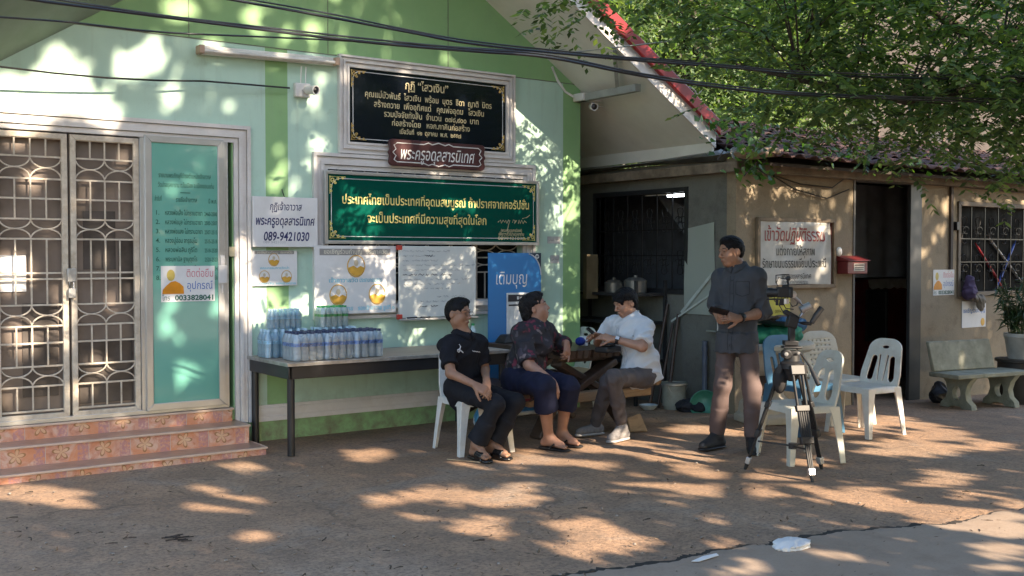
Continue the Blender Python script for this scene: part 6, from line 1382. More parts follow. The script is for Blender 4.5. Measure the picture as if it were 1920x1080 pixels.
# ---------------------------------------------------------------- sitter in black polo
def man_black():
    root = thing('person', 'seated person in black polo shirt and black trousers with hands clasped', 'person', tuple(G(905, 862)))
    f = nrm(RTH*0.80-FWH*0.60); l = np.cross(UPZ, f); skin = skin_mat('tan_skin', (0.320, 0.172, 0.108))
    hipR, hipL = V3(858, 732, 8.38), V3(887, 731, 8.52); pel = (hipR+hipL)/2
    kR, kL = V3(931, 757, 8.06), V3(967, 754, 8.24); aR, aL = V3(893, 832, 8.13), V3(924, 832, 8.22)
    shR, shL = V3(838, 646, 8.28), V3(897, 643, 8.50); chest = (shR+shL)/2-UPZ*0.05; neck = V3(868, 626, 8.38)
    eR, eL = V3(845, 700, 8.12), V3(909, 693, 8.53); wR, wL = V3(891, 722, 8.03), V3(912, 710, 8.12)
    print('black', [round(dist(a, b), 2) for a, b in ((hipR, kR), (kR, aR), (hipL, kL), (kL, aL), (shR, eR), (eR, wR), (shL, eL), (eL, wL), (shR, shL))])
    B = Body(0.0055); H = Body(0.006)
    hf, hl, hu = head_frame(RTH*0.86-FWH*0.46-UPZ*0.06); hc = V3(859, 588, 8.37)
    P, R = head(B, H, hc, hf, hl, hu, neck, 0.98)
    B.cap(neck, chest, 0.055, 0.10, 0.04); B.cap(chest, pel, 0.12, 0.105, 0.03, flat=f, f=0.66); B.cap(shR, shL, 0.05, 0.05, 0.04)
    B.chain([shR, eR, wR], [0.047, 0.038, 0.026], 0.02); B.chain([shL, eL, wL], [0.047, 0.038, 0.026], 0.02)
    mid = V3(914, 735, 7.99)
    hand(B, wR, mid-wR, UPZ*0.75-RTH*0.1-FWH*0.6, 1.05, 1, (0.42, 0.50, 0.58, 0.66), (0.5, 0.3)); hand(B, wL, V3(912, 736, 8.03)-wL, RTH*0.8+UPZ*0.4-FWH*0.4, 1.05, -1, (0.35, 0.42, 0.5, 0.55), (0.5, 0.3))
    B.chain([hipR, kR, aR], [0.055, 0.048, 0.034], 0.02); B.chain([hipL, kL, aL], [0.055, 0.048, 0.034], 0.02)
    td = nrm(RTH*0.55-FWH*0.83)
    gR = foot(B, aR, td, 1.0, True, 0.025); gL = foot(B, aL, nrm(RTH*0.70-FWH*0.7), 1.0, True, 0.025)
    B.build('body', skin, root); 
    H.build('hair', BLACKHAIR, root, folds(0.006, 110, 3)); face_bits(root, P, R, 0.98, EYE_, BLACKHAIR, LIP)
    mb = MB()
    for sd in (-1, 1): mb.tube([P(0.104+0.004*math.cos(t), sd*0.032+0.024*math.cos(t), 0.010+0.017*math.sin(t)) for t in np.linspace(0, 6.28, 15)[:-1]], 0.0016, 5, closed=True); mb.tube([P(0.100, sd*0.056, 0.014), P(0.05, sd*0.082, 0.012), P(-0.012, sd*0.086, 0.010)], 0.0016, 5)
    mb.tube([P(0.106, -0.010, 0.014), P(0.108, 0, 0.016), P(0.106, 0.010, 0.014)], 0.0016, 5); mb.build('glasses', mat('wire_frame', (0.10, 0.09, 0.08), 0.3, metal=0.7), root, smooth=60)
    cl = mat('black_polo', (0.0095, 0.0105, 0.016), 0.85, 0.25, 9, 0.25, 220, spec=0.25)
    S = Body(0.0065); wa = pel+UPZ*0.10-f*0.01
    S.cap(chest-UPZ*0.01, wa, 0.155, 0.140, 0.05, flat=f, f=0.66); S.cap(wa, pel-UPZ*0.01, 0.155, 0.172, 0.04, flat=f, f=0.78); S.cap(shR+(shL-shR)*0.12, shL-(shL-shR)*0.12, 0.066, 0.066, 0.06); S.cap(neck-UPZ*0.01, chest, 0.066, 0.12, 0.05, flat=f, f=0.8)
    for sh, el in ((shR, eR), (shL, eL)): S.cone(sh-UPZ*0.005, sh+(el-sh)*0.74, 0.070, 0.064, 0.03); S.ell(sh, (0.068, 0.068, 0.066), None, 0.03)
    neckline(S, neck+UPZ*0.03, UPZ+f*0.25, 0.052); shirt = S.build('polo_shirt', cl, root, folds(0.010, 26, 5))
    collar(root, cl, neck+UPZ*0.012, f, l, 0.066, 0.042)
    mb = MB()   # embroidered emblem and line of lettering on the chest
    pt = lambda x, y, d: np.array(AD(x, y, d))
    surf = 8.055
    E = [pt(861, 646, surf), pt(863.5, 651, surf), pt(862.5, 654, surf), pt(859, 656.5, surf), pt(857.5, 659, surf)]
    def on_shirt(px, py):
        ray_ = Vector(_ray(px, py)); ob = shirt; dep = bpy.context.evaluated_depsgraph_get(); ev = ob.evaluated_get(dep); o_ = CAMP-Vector(OFF[root.as_pointer()]); hit, loc, nn, ix = ev.ray_cast(o_, ray_.normalized())
        return (loc+Vector(OFF[root.as_pointer()])-ray_.normalized()*0.004) if hit else None
    bpy.context.view_layer.update()
    for st in ([(861, 645.5), (863.5, 650), (862.5, 653.5), (859.5, 655.5), (858, 658.5), (860.5, 660.5), (862.5, 658.5), (861, 656)], [(862.5, 655.5), (865.5, 658.5), (868.5, 661.5)], [(857.5, 656), (859.5, 655.5)]):
        q = [on_shirt(*a) for a in st]; q = [a for a in q if a is not None]
        if len(q) > 1: mb.tube(q, 0.0042, 5)
    q = [on_shirt(886+k*1.55, 658.2+k*0.22+(0.5 if k % 2 else -0.5)) for k in range(10)]; q = [a for a in q if a is not None]
    if len(q) > 1: mb.tube(q, 0.0036, 5)
    if mb.v: mb.build('chest_emblem', mat('white_stitching', (0.6, 0.6, 0.63), 0.7), shirt)
    T = Body(0.007); T.cap(hipR-f*0.03+UPZ*0.02, hipL-f*0.03+UPZ*0.02, 0.092, 0.092, 0.05)
    for h, k_, a in ((hipR, kR, aR), (hipL, kL, aL)):
        T.cap(h, k_, 0.084, 0.066, 0.045); T.cap(k_, k_+(a-k_)*0.5, 0.066, 0.065, 0.03); T.cone(k_+(a-k_)*0.45, k_+(a-k_)*0.93, 0.071, 0.082, 0.02)
    T.build('trousers', mat('black_trousers', (0.010, 0.011, 0.016), 0.8, 0.25, 7, spec=0.3), root, folds(0.007, 20, 8))
    sl = mat('black_leather', (0.010, 0.010, 0.011), 0.22, spec=0.7)
    for g, d, lt in (gR, gL):
        z0 = np.array([g[0], g[1], 0.0]); D = Body(0.005); D.cap(z0-d*0.06+UPZ*0.016, z0+d*0.155+UPZ*0.014, 0.043, 0.047, 0.01, flat=UPZ, f=0.36)
        D.cone(z0+d*0.045+UPZ*0.050, z0+d*0.130+UPZ*0.038, 0.052, 0.050, 0.012, flat=UPZ, f=0.80)
        D.build('sandal', sl, root)
man_black()

# ---------------------------------------------------------------- woman in flowered blouse
def woman():
    root = thing('person', 'seated person in dark flowered blouse and navy cropped trousers, arm on the picnic table', 'person', tuple(G(1035, 838)))
    f = nrm(RTH*0.80-FWH*0.60); l = np.cross(UPZ, f); skin = skin_mat('warm_skin', (0.376, 0.204, 0.139))
    hipR, hipL = V3(972, 712, 8.70), V3(996, 712, 8.86); pel = (hipR+hipL)/2
    kR, kL = V3(1020, 722, 8.34), V3(1066, 724, 8.56); aR, aL = V3(1029, 820, 8.56), V3(1053, 811, 8.74)
    shR, shL = V3(976, 624, 8.66), V3(1022, 621, 8.86); chest = (shR+shL)/2-UPZ*0.06+f*0.01; neck = V3(1008, 607, 8.76)
    eR, eL = V3(992, 684, 8.52), V3(1049, 650, 9.06); wR, wL = V3(1036, 716, 8.40), V3(1062, 643, 8.86)
    print('woman', [round(dist(a, b), 2) for a, b in ((hipR, kR), (kR, aR), (hipL, kL), (kL, aL), (shR, eR), (eR, wR), (shL, eL), (eL, wL), (shR, shL))])
    B = Body(0.0055); H = Body(0.006); hf, hl, hu = head_frame(RTH*0.97-FWH*0.06+UPZ*0.24); hc = V3(1004, 578, 8.76)
    P, R = head(B, H, hc, hf, hl, hu, neck, 0.98, 0.98, 0.97, 'swept', 0.008)
    B.cap(neck, chest, 0.06, 0.11, 0.04); B.cap(chest, pel, 0.12, 0.105, 0.03, flat=f, f=0.66); B.cap(shR, shL, 0.05, 0.05, 0.04)
    B.chain([shR, eR, wR], [0.055, 0.045, 0.029], 0.02); B.chain([shL, eL, wL], [0.055, 0.045, 0.029], 0.02)
    hand(B, wR, V3(1042, 738, 8.38)-wR, RTH*0.5-FWH*0.6+UPZ*0.3, 1.0, -1, (0.45, 0.5, 0.5, 0.55), (0.4, 0.3)); hand(B, wL, V3(1064, 672, 8.78)-wL, RTH*0.75-FWH*0.6, 1.05, -1, (0.15, 0.7, 0.8, 0.9), (0.45, 0.4))
    for h, k_, a in ((hipR, kR, aR), (hipL, kL, aL)): B.chain([h, k_], [0.09, 0.066], 0.03); B.chain([k_, k_+(a-k_)*0.35-f*0.008, a], [0.060, 0.058, 0.037], 0.03)
    g1 = foot(B, aR, nrm(RTH*0.80-FWH*0.62), 1.0, True, 0.025); g2 = foot(B, aL, nrm(RTH*0.80-FWH*0.60), 1.0, True, 0.02)
    B.build('body', skin, root); H.build('hair', GREYHAIR, root, folds(0.008, 80, 4)); face_bits(root, P, R, 0.98, EYE_, GREYHAIR, LIP)
    t = NT('flowered_cloth'); co = t.coord(); v1 = t.n('ShaderNodeTexVoronoi'); v1.inputs['Scale'].default_value = 17; v1.inputs['Randomness'].default_value = 1; mp = t.n('ShaderNodeMapping'); mp.inputs['Rotation'].default_value = (0.5, 0.4, 0.6); mp.inputs['Scale'].default_value = (1, 1.5, 0.8); t.l(co, mp.inputs[0])
    nz = t.n('ShaderNodeTexNoise'); nz.inputs['Scale'].default_value = 12; t.l(co, nz.inputs['Vector']); va = t.n('ShaderNodeVectorMath', operation='MULTIPLY_ADD'); t.l(nz.outputs['Color'], va.inputs[0]); va.inputs[1].default_value = (0.16, 0.16, 0.16); t.l(mp.outputs[0], va.inputs[2]); t.l(va.outputs[0], v1.inputs['Vector'])
    hue = t.sep(v1.outputs['Color'])[0]; pet = t.ramp(hue, [(0.0, (0.020, 0.018, 0.026)), (0.40, (0.030, 0.028, 0.040)), (0.42, (0.15, 0.022, 0.045)), (0.66, (0.12, 0.020, 0.04)), (0.68, (0.075, 0.068, 0.085)), (0.88, (0.055, 0.045, 0.065)), (0.90, (0.19, 0.15, 0.16))], 'CONSTANT')
    c = t.mix(t.ramp(v1.outputs['Distance'], [(0.36, (0, 0, 0)), (0.56, (1, 1, 1))]), pet, (0.017, 0.016, 0.023)); t.set(Base_Color=c, Roughness=0.75); cl = t.m
    S = Body(0.0065); wa = pel+UPZ*0.12
    S.cap(chest, wa, 0.168, 0.168, 0.05, flat=f, f=0.78); S.cap(wa+f*0.015, pel-UPZ*0.0, 0.170, 0.182, 0.05, flat=f, f=0.88); S.cone(pel+UPZ*0.02, pel-UPZ*0.075-f*0.02, 0.19, 0.20, 0.02, flat=f, f=0.85)
    S.cap(shR+(shL-shR)*0.10, shL-(shL-shR)*0.10, 0.072, 0.072, 0.07); S.cap(neck-UPZ*0.01, chest, 0.072, 0.13, 0.06, flat=f, f=0.85); S.ell(chest+f*0.075-UPZ*0.05, (0.09, 0.09, 0.075), None, 0.05)
    for sh, el, w_, fr in ((shR, eR, wR, 0.92), (shL, eL, wL, 1.0)): S.ell(sh, (0.076, 0.076, 0.072), None, 0.03); S.cone(sh-UPZ*0.005, sh+(el-sh)*fr, 0.077, 0.076, 0.03)
    S.cap(eL, eL+(wL-eL)*0.55, 0.072, 0.064, 0.02); S.cone(eL+(wL-eL)*0.3, eL+(wL-eL)*0.66, 0.066, 0.068, 0.02)
    neckline(S, neck+UPZ*0.02+f*0.02, UPZ*0.8+f*0.6, 0.050); S.build('blouse', cl, root, folds(0.012, 24, 15)); collar(root, cl, neck+UPZ*0.006, f, l, 0.070, 0.038)
    T = Body(0.007); T.cap(hipR-f*0.03, hipL-f*0.03, 0.125, 0.125, 0.05)
    for h, k_, a in ((hipR, kR, aR), (hipL, kL, aL)): T.cap(h, k_, 0.115, 0.088, 0.045); T.cone(k_-(a-k_)*0.02, k_+(a-k_)*0.44, 0.086, 0.098, 0.03)
    T.build('cropped_trousers', mat('navy_trousers', (0.009, 0.012, 0.035), 0.8, 0.25, 8, spec=0.3), root, folds(0.006, 20, 12))
    sl = mat('black_rubber', (0.015, 0.015, 0.016), 0.6)
    for g, d, lt in (g1, g2):
        z0 = np.array([g[0], g[1], 0.0]); D = Body(0.005); D.cap(z0-d*0.055+UPZ*0.012, z0+d*0.16+UPZ*0.012, 0.042, 0.046, 0.01, flat=UPZ, f=0.27)
        for sd in (-1, 1): D.chain([z0+d*0.12+UPZ*0.045, z0+d*0.07+lt*sd*0.030+UPZ*0.055, z0+d*0.03+lt*sd*0.038+UPZ*0.02], [0.007, 0.007, 0.006], 0.004)
        D.build('flip_flop', sl, root)
woman()

# ---------------------------------------------------------------- sitter in white shirt with a phone
def man_white():
    root = thing('person', 'seated person in white short-sleeved shirt looking down at a phone', 'person', tuple(G(1165, 822)))
    f = nrm(-RTH*0.86-FWH*0.50); l = np.cross(UPZ, f); skin = skin_mat('mid_skin', (0.398, 0.221, 0.150))
    hipL, hipR = V3(1206, 708, 9.04), V3(1197, 708, 9.22); pel = (hipR+hipL)/2
    kL, kR = V3(1150, 708, 8.74), V3(1140, 716, 9.02); aL, aR = V3(1166, 795, 8.98), V3(1116, 796, 9.26)
    shL, shR = V3(1209, 612, 9.02), V3(1150, 609, 9.22); chest = (shR+shL)/2-UPZ*0.06; neck = V3(1183, 594, 9.13)
    eL, eR = V3(1204, 650, 8.84), V3(1122, 641, 9.30); wL, wR = V3(1152, 636, 8.92), V3(1124, 630, 9.08)
    print('white', [round(dist(a, b), 2) for a, b in ((hipR, kR), (kR, aR), (hipL, kL), (kL, aL), (shR, eR), (eR, wR), (shL, eL), (eL, wL), (shR, shL))])
    B = Body(0.0055); H = Body(0.006); hf, hl, hu = head_frame(-RTH*0.80-FWH*0.46-UPZ*0.36); hc = V3(1172, 568, 9.08)
    P, R = head(B, H, hc, hf, hl, hu, neck, 1.0, 1.0, 1.0, 'fringe')
    B.cap(neck, chest, 0.058, 0.11, 0.04); B.cap(chest, pel, 0.12, 0.105, 0.03, flat=f, f=0.66); B.cap(shR, shL, 0.05, 0.05, 0.04)
    B.chain([shR, eR, wR], [0.05, 0.041, 0.028], 0.02); B.chain([shL, eL, wL], [0.05, 0.043, 0.028], 0.02)
    hand(B, wL, V3(1118, 628, 8.96)-wL, UPZ*0.8-FWH*0.5, 1.05, -1, (0.30, 0.34, 0.42, 0.5), (0.5, 0.4)); hand(B, wR, V3(1106, 626, 9.0)-wR, -FWH*0.4-RTH*0.6+UPZ*0.4, 1.0, 1, (0.5, 0.55, 0.6, 0.6), (0.5, 0.4))
    for h, k_, a in ((hipR, kR, aR), (hipL, kL, aL)): B.chain([h, k_, a], [0.05, 0.046, 0.036], 0.02)
    B.build('body', skin, root); H.build('hair', BLACKHAIR, root, folds(0.007, 100, 6)); face_bits(root, P, R, 1.0, EYE_, BLACKHAIR, LIP)
    cl = mat('white_cotton', (0.62, 0.65, 0.69), 0.8, 0.05, 6, 0.15, 200)
    S = Body(0.0065); wa = pel+UPZ*0.14-f*0.01
    S.cap(chest, wa, 0.164, 0.156, 0.05, flat=f, f=0.74); S.cap(wa, pel+UPZ*0.09, 0.160, 0.166, 0.05, flat=f, f=0.85); S.cone(pel+UPZ*0.08, pel-UPZ*0.035-f*0.05, 0.166, 0.168, 0.02, flat=f, f=0.88); S.cap(wa+f*0.06, pel+f*0.10+UPZ*0.03, 0.09, 0.095, 0.05)
    S.cap(shR+(shL-shR)*0.10, shL-(shL-shR)*0.10, 0.070, 0.070, 0.07); S.cap(neck-UPZ*0.01, chest, 0.068, 0.13, 0.06, flat=f, f=0.82)
    for sh, el, fr in ((shR, eR, 0.86), (shL, eL, 0.86)): S.ell(sh, (0.074, 0.074, 0.072), None, 0.03); S.cone(sh-UPZ*0.005, sh+(el-sh)*fr, 0.076, 0.078, 0.03)
    neckline(S, neck+UPZ*0.02+f*0.015, UPZ+f*0.4, 0.052); sh_ = S.build('shirt', cl, root, folds(0.013, 24, 25))
    mb = MB(); n = 20; c = neck+UPZ*0.012; q = [(c+f*0.068*math.cos(t)+l*0.068*math.sin(t)+UPZ*(z-0.020*math.cos(t))) for z, r in ((-0.006, 1), (0.026, 1)) for t in np.linspace(0.25, 6.03, n)]; mb.add(q, [(i, i+1, n+i+1, n+i) for i in range(n-1)]); o = mb.build('band_collar', cl, root, smooth=70); s_ = o.modifiers.new('thickness', 'SOLIDIFY'); s_.thickness = 0.007; s_.offset = 0
    shirt_front(root, sh_, f, l, neck-UPZ*0.07+f*0.05, pel+UPZ*0.12+f*0.05, mat('pale_seam', (0.42, 0.45, 0.5), 0.8), mat('pale_button', (0.5, 0.5, 0.5), 0.4))
    stitch(root, sh_, nrm(f*0.4-FWH), [V3(1182, 632, 8.8)], 0, mat('navy_logo', (0.02, 0.03, 0.12), 0.6), 'chest_logo', True)
    T = Body(0.007); T.cap(hipR-f*0.02+UPZ*0.02, hipL-f*0.02+UPZ*0.02, 0.095, 0.095, 0.05)
    for h, k_, a in ((hipR, kR, aR), (hipL, kL, aL)): T.cap(h, k_, 0.090, 0.066, 0.045); T.cap(k_, k_+(a-k_)*0.5, 0.064, 0.058, 0.03); T.cone(k_+(a-k_)*0.45, k_+(a-k_)*0.97, 0.059, 0.052, 0.02)
    T.build('trousers', mat('grey_trousers', (0.085, 0.075, 0.078), 0.8, 0.2, 8), root, folds(0.008, 22, 22))
    sm = mat('grey_knit_shoe', (0.20, 0.19, 0.19), 0.8, 0.2, 40); so = mat('pale_sole', (0.42, 0.41, 0.40), 0.6)
    for a, d in ((aL, nrm(-RTH*0.62-FWH*0.78)), (aR, nrm(-RTH*0.8-FWH*0.5))):
        z0 = np.array([a[0], a[1], 0.0]); D = Body(0.0055); D.cap(np.array(a)-UPZ*0.02, z0-d*0.035+UPZ*0.055, 0.043, 0.045, 0.02); D.cap(np.array(a)-UPZ*0.03, z0+d*0.14+UPZ*0.045, 0.043, 0.034, 0.03); D.cap(z0-d*0.04+UPZ*0.05, z0+d*0.16+UPZ*0.042, 0.042, 0.040, 0.02, flat=UPZ, f=0.85); sh = D.build('shoe', sm, root)
        D = Body(0.005); D.cap(z0-d*0.045+UPZ*0.016, z0+d*0.165+UPZ*0.016, 0.047, 0.046, 0.01, flat=UPZ, f=0.36); D.build('sole', so, sh)
    ph = thing('phone', 'dark phone held by the person in the white shirt', 'phone', tuple(V3(1107, 620, 8.96)))
    mb = MB(); Zv = nrm(RTH*0.60+UPZ*0.75-FWH*0.15); X = nrm(np.cross(Zv, np.cross(FWH*0.9+RTH*0.2, Zv))); Yv = np.cross(Zv, X); mb.obox(V3(1107, 620, 8.96), 0.145, 0.074, 0.009, Matrix((X, Yv, Zv)).transposed()); mb.build('body', mat('phone_black', (0.012, 0.012, 0.014), 0.2), ph, bevel=0.003)
    wt = thing('wrist_watch', 'smart watch with pale square face on the white-shirted person\'s wrist', 'watch', tuple(wL))
    d = nrm(wL-eL); c = wL-d*0.030; n = nrm(-FWH*0.8+UPZ*0.45); n = nrm(n-d*np.dot(n, d)); s = np.cross(d, n); mb = MB(); mb.cone(c-d*0.013, c+d*0.013, 0.0335, 0.0325, 20, caps=False); o = mb.build('strap', M['black'], wt, smooth=60); q = o.modifiers.new('thickness', 'SOLIDIFY'); q.thickness = 0.004; q.offset = 1
    mb = MB(); mb.obox(c+n*0.036, 0.040, 0.036, 0.010, Matrix((d, s, n)).transposed()); ca = mb.build('case', M['black'], wt, bevel=0.004); mb = MB(); mb.obox(c+n*0.0415, 0.032, 0.029, 0.002, Matrix((d, s, n)).transposed()); mb.build('screen', mat('pale_screen', (0.5, 0.54, 0.62), 0.2), ca)
man_white()

# ---------------------------------------------------------------- standing person in grey shirt
def man_standing():
    root = thing('person', 'standing person in dark grey shirt and brown trousers holding a phone', 'person', tuple(G(1372, 838)))
    f = nrm(-RTH*0.55-FWH*0.83); l = np.cross(UPZ, f); skin = skin_mat('brown_skin', (0.343, 0.183, 0.116))
    hipR, hipL = V3(1364, 637, 8.60), V3(1400, 637, 8.50); pel = (hipR+hipL)/2
    kR, kL = V3(1354, 726, 8.50), V3(1410, 730, 8.47); aR, aL = V3(1344, 812, 8.62), V3(1411, 819, 8.50)
    shR, shL = V3(1352, 521, 8.68), V3(1419, 519, 8.48); chest = (shR+shL)/2-UPZ*0.07; neck = V3(1382, 501, 8.58)
    eR, eL = V3(1341, 574, 8.62), V3(1432, 585, 8.52); wR, wL = V3(1350, 601, 8.42), V3(1386, 597, 8.32)
    print('stand', [round(dist(a, b), 2) for a, b in ((hipR, kR), (kR, aR), (hipL, kL), (kL, aL), (shR, eR), (eR, wR), (shL, eL), (eL, wL), (shR, shL))])
    B = Body(0.0055); H = Body(0.006); hf, hl, hu = head_frame(-RTH*0.90-FWH*0.36-UPZ*0.14); hc = V3(1371, 472, 8.56)
    P, R = head(B, H, hc, hf, hl, hu, neck, 1.0)
    B.cap(neck, chest, 0.058, 0.11, 0.04); B.cap(chest, pel, 0.12, 0.105, 0.03, flat=f, f=0.66); B.cap(shR, shL, 0.05, 0.05, 0.04)
    B.chain([shR, eR, wR], [0.048, 0.040, 0.027], 0.02); B.chain([shL, eL, eL+(wL-eL)*0.35, wL], [0.048, 0.042, 0.041, 0.027], 0.02)
    hand(B, wL, V3(1360, 592, 8.26)-wL, -FWH*0.75+UPZ*0.55, 1.05, -1, (0.35, 0.4, 0.45, 0.5), (0.55, 0.5)); hand(B, wR, V3(1352, 590, 8.28)-wR, -RTH*0.8-UPZ*0.5, 1.0, 1, (0.6, 0.6, 0.65, 0.7), (0.5, 0.5))
    for h, k_, a in ((hipR, kR, aR), (hipL, kL, aL)): B.chain([h, k_, a], [0.05, 0.048, 0.038], 0.02)
    B.build('body', skin, root); H.build('hair', BLACKHAIR, root, folds(0.005, 120, 9)); face_bits(root, P, R, 1.0, EYE_, BLACKHAIR, LIP)
    cl = mat('charcoal_shirt', (0.050, 0.054, 0.064), 0.8, 0.12, 7, 0.2, 200)
    S = Body(0.0065); wa = pel+UPZ*0.18
    S.cap(chest, wa, 0.160, 0.142, 0.05, flat=f, f=0.70); S.cap(wa, pel+UPZ*0.02, 0.145, 0.155, 0.05, flat=f, f=0.78); S.cone(pel+UPZ*0.06, pel-UPZ*0.10, 0.164, 0.178, 0.02, flat=f, f=0.88)
    S.cap(shR+(shL-shR)*0.12, shL-(shL-shR)*0.12, 0.066, 0.066, 0.06); S.cap(neck-UPZ*0.01, chest, 0.066, 0.13, 0.06, flat=f, f=0.8)
    for sh, el, w_ in ((shR, eR, wR), (shL, eL, wL)): S.ell(sh, (0.070, 0.070, 0.068), None, 0.03); S.cap(sh, sh+(el-sh)*0.92, 0.070, 0.060, 0.03); S.cone(sh+(el-sh)*0.55, el+(el-sh)*0.06, 0.064, 0.066, 0.02)
    S.cone(eL-(wL-eL)*0.05, eL+(wL-eL)*0.24, 0.062, 0.060, 0.02); S.cone(eR-(wR-eR)*0.05, eR+(wR-eR)*0.35, 0.060, 0.056, 0.02)
    neckline(S, neck+UPZ*0.02+f*0.015, UPZ+f*0.45, 0.052); sh_ = S.build('shirt', cl, root, folds(0.009, 24, 35)); collar(root, cl, neck+UPZ*0.012, f, l, 0.068, 0.046)
    shirt_front(root, sh_, f, l, neck-UPZ*0.07+f*0.05, pel-UPZ*0.07+f*0.05, mat('dark_seam', (0.022, 0.024, 0.03), 0.8), mat('dark_button', (0.02, 0.02, 0.022), 0.4), chest+l*0.075-UPZ*0.01)
    T = Body(0.007); T.cap(hipR, hipL, 0.076, 0.076, 0.04, flat=f, f=0.9)
    for h, k_, a in ((hipR, kR, aR), (hipL, kL, aL)): T.cap(h, k_, 0.080, 0.070, 0.04); T.cap(k_, k_+(a-k_)*0.5, 0.070, 0.064, 0.03); T.cone(k_+(a-k_)*0.45, k_+(a-k_)*0.99, 0.066, 0.062, 0.02)
    T.build('trousers', mat('brown_trousers', (0.105, 0.072, 0.066), 0.8, 0.15, 8), root, folds(0.007, 13, 32))
    sm = mat('black_trainer', (0.018, 0.018, 0.021), 0.6, 0.2, 30)
    for a, d in ((aR, nrm(-RTH*0.75-FWH*0.66)), (aL, nrm(-RTH*0.15-FWH*0.98))):
        z0 = np.array([a[0], a[1], 0.0]); D = Body(0.0055); D.cap(np.array(a), z0-d*0.035+UPZ*0.055, 0.048, 0.046, 0.02); D.cap(np.array(a)-UPZ*0.02, z0+d*0.14+UPZ*0.045, 0.047, 0.036, 0.03); D.cap(z0-d*0.045+UPZ*0.045, z0+d*0.165+UPZ*0.040, 0.044, 0.042, 0.02, flat=UPZ, f=0.88); sh = D.build('shoe', sm, root)
        D = Body(0.005); D.cap(z0-d*0.05+UPZ*0.014, z0+d*0.17+UPZ*0.014, 0.049, 0.048, 0.01, flat=UPZ, f=0.3); D.build('sole', M['black'], sh)
    ph = thing('phone', 'black phone held by the standing person in the grey shirt', 'phone', tuple(V3(1349, 582, 8.24)))
    mb = MB(); X = nrm(RTH*0.9-UPZ*0.22); Zv = nrm(np.cross(X, -FWH*0.7+UPZ*0.5)); Yv = np.cross(Zv, X); mb.obox(V3(1348, 583, 8.25), 0.15, 0.076, 0.009, Matrix((X, Yv, Zv)).transposed()); mb.build('body', mat('phone_dark', (0.010, 0.010, 0.012), 0.2), ph, bevel=0.003)
    wt = thing('wrist_watch', 'black wrist watch on the standing person', 'watch', tuple(wL)); d = nrm(wL-eL); c = wL-d*0.02; mb = MB(); mb.cone(c-d*0.012, c+d*0.012, 0.033, 0.032, 20, caps=False); o = mb.build('strap', M['black'], wt, smooth=60); q = o.modifiers.new('thickness', 'SOLIDIFY'); q.thickness = 0.005; q.offset = 1
    n = nrm(-FWH*0.9+UPZ*0.3); n = nrm(n-d*np.dot(n, d)); mb = MB(); mb.lathe([(0, 0.0), (0.021, 0.0), (0.021, 0.010), (0.018, 0.012), (0, 0.012)], c+n*0.032, 20, 0, n); mb.build('case', M['black'], wt, smooth=40)
man_standing()
# ------------------------------------------------------------------ overhead cables
def sag(pts_px, y, r, name, label, m=None, dy=0.0):
    pts = [WY(px, py, y+dy*(px/1920.0)) for px, py in pts_px]; out = []
    for k in range(len(pts)-1):
        a, b = pts[max(k-1, 0)], pts[min(k+2, len(pts)-1)]; p, q = pts[k], pts[k+1]
        for s in np.linspace(0, 1, 7)[:-1]:
            m1, m2 = (q-a)*0.5, (b-p)*0.5; s2, s3 = s*s, s*s*s
            out.append(p*(2*s3-3*s2+1)+m1*(s3-2*s2+s)+q*(-2*s3+3*s2)+m2*(s3-s2))
    out.append(pts[-1]); d = (out[-1]-out[-2]).normalized(); out.append(out[-1]+d*2.5); d = (out[0]-out[1]).normalized(); out.insert(0, out[0]+d*1.5)
    mb = MB(); mb.tube(out, r, 6); tag(mb.build(name, m or M['cable'], smooth=60), label, 'cable', 'overhead cables in front of the houses')
sag([(60, 0), (300, 31), (600, 69), (760, 86), (900, 97), (1030, 108), (1197, 141), (1360, 165), (1540, 180), (1920, 193)], -2.4, 0.0085, 'overhead_cable', 'thickest black cable crossing from the top left corner down to the right', dy=-2.5)
sag([(62, -8), (300, 28), (600, 63), (760, 80), (900, 93), (1030, 103), (1197, 137), (1360, 160), (1540, 176), (1920, 187)], -2.45, 0.0055, 'overhead_cable', 'thin cable running just above the thickest black cable', dy=-2.5)
sag([(420, -3), (611, 31), (760, 59), (900, 84), (1167, 111), (1360, 126), (1540, 141), (1920, 151)], -2.2, 0.0078, 'overhead_cable', 'black cable entering at the top and passing over the plaque\'s upper edge', dy=-2.7)
sag([(455, -3), (620, 26), (760, 55), (900, 79), (1167, 107), (1360, 122), (1540, 136), (1920, 143)], -2.25, 0.005, 'overhead_cable', 'thin cable running just above the cable over the plaque', dy=-2.7)
sag([(-5, 32), (133, 42), (300, 60), (490, 69), (640, 76), (900, 91)], -2.3, 0.006, 'overhead_cable', 'thin cable reaching the house from the left edge below the thickest cable')
mb = MB(); pts = [WY(px, py, -0.25+0.2*min(1, px/540)) for px, py in ((-40, 120), (0, 125), (100, 137), (200, 146), (300, 151), (380, 152), (460, 158), (543, 165))]; mb.tube(pts, 0.008, 6)
tag(mb.build('camera_cable', M['cable'], smooth=60), 'thin dark cable drooping along the mint wall to the security camera', 'cable')
mb = MB(); mb.tube([WY(1060, 100, -2.0), WY(1165, 88, -2.1), WY(1250, 78, -2.2), WY(1380, 45, -2.3), WY(1500, 20, -2.4), WY(1650, -30, -2.5)], 0.006, 6)
tag(mb.build('pale_wire', mat('pale_wire', (0.34, 0.36, 0.30), 0.5), smooth=60), 'thin pale wire rising to the right into the foliage', 'wire')
mb = MB()
for pts in (((1440, 325), (1500, 345), (1560, 352), (1590, 330)), ((1450, 330), (1490, 355), (1550, 372), (1592, 355)), ((1725, 345), (1800, 350), (1920, 362))):
    mb.tube([WY(a, b, BY-0.03) for a, b in pts], 0.007, 5)
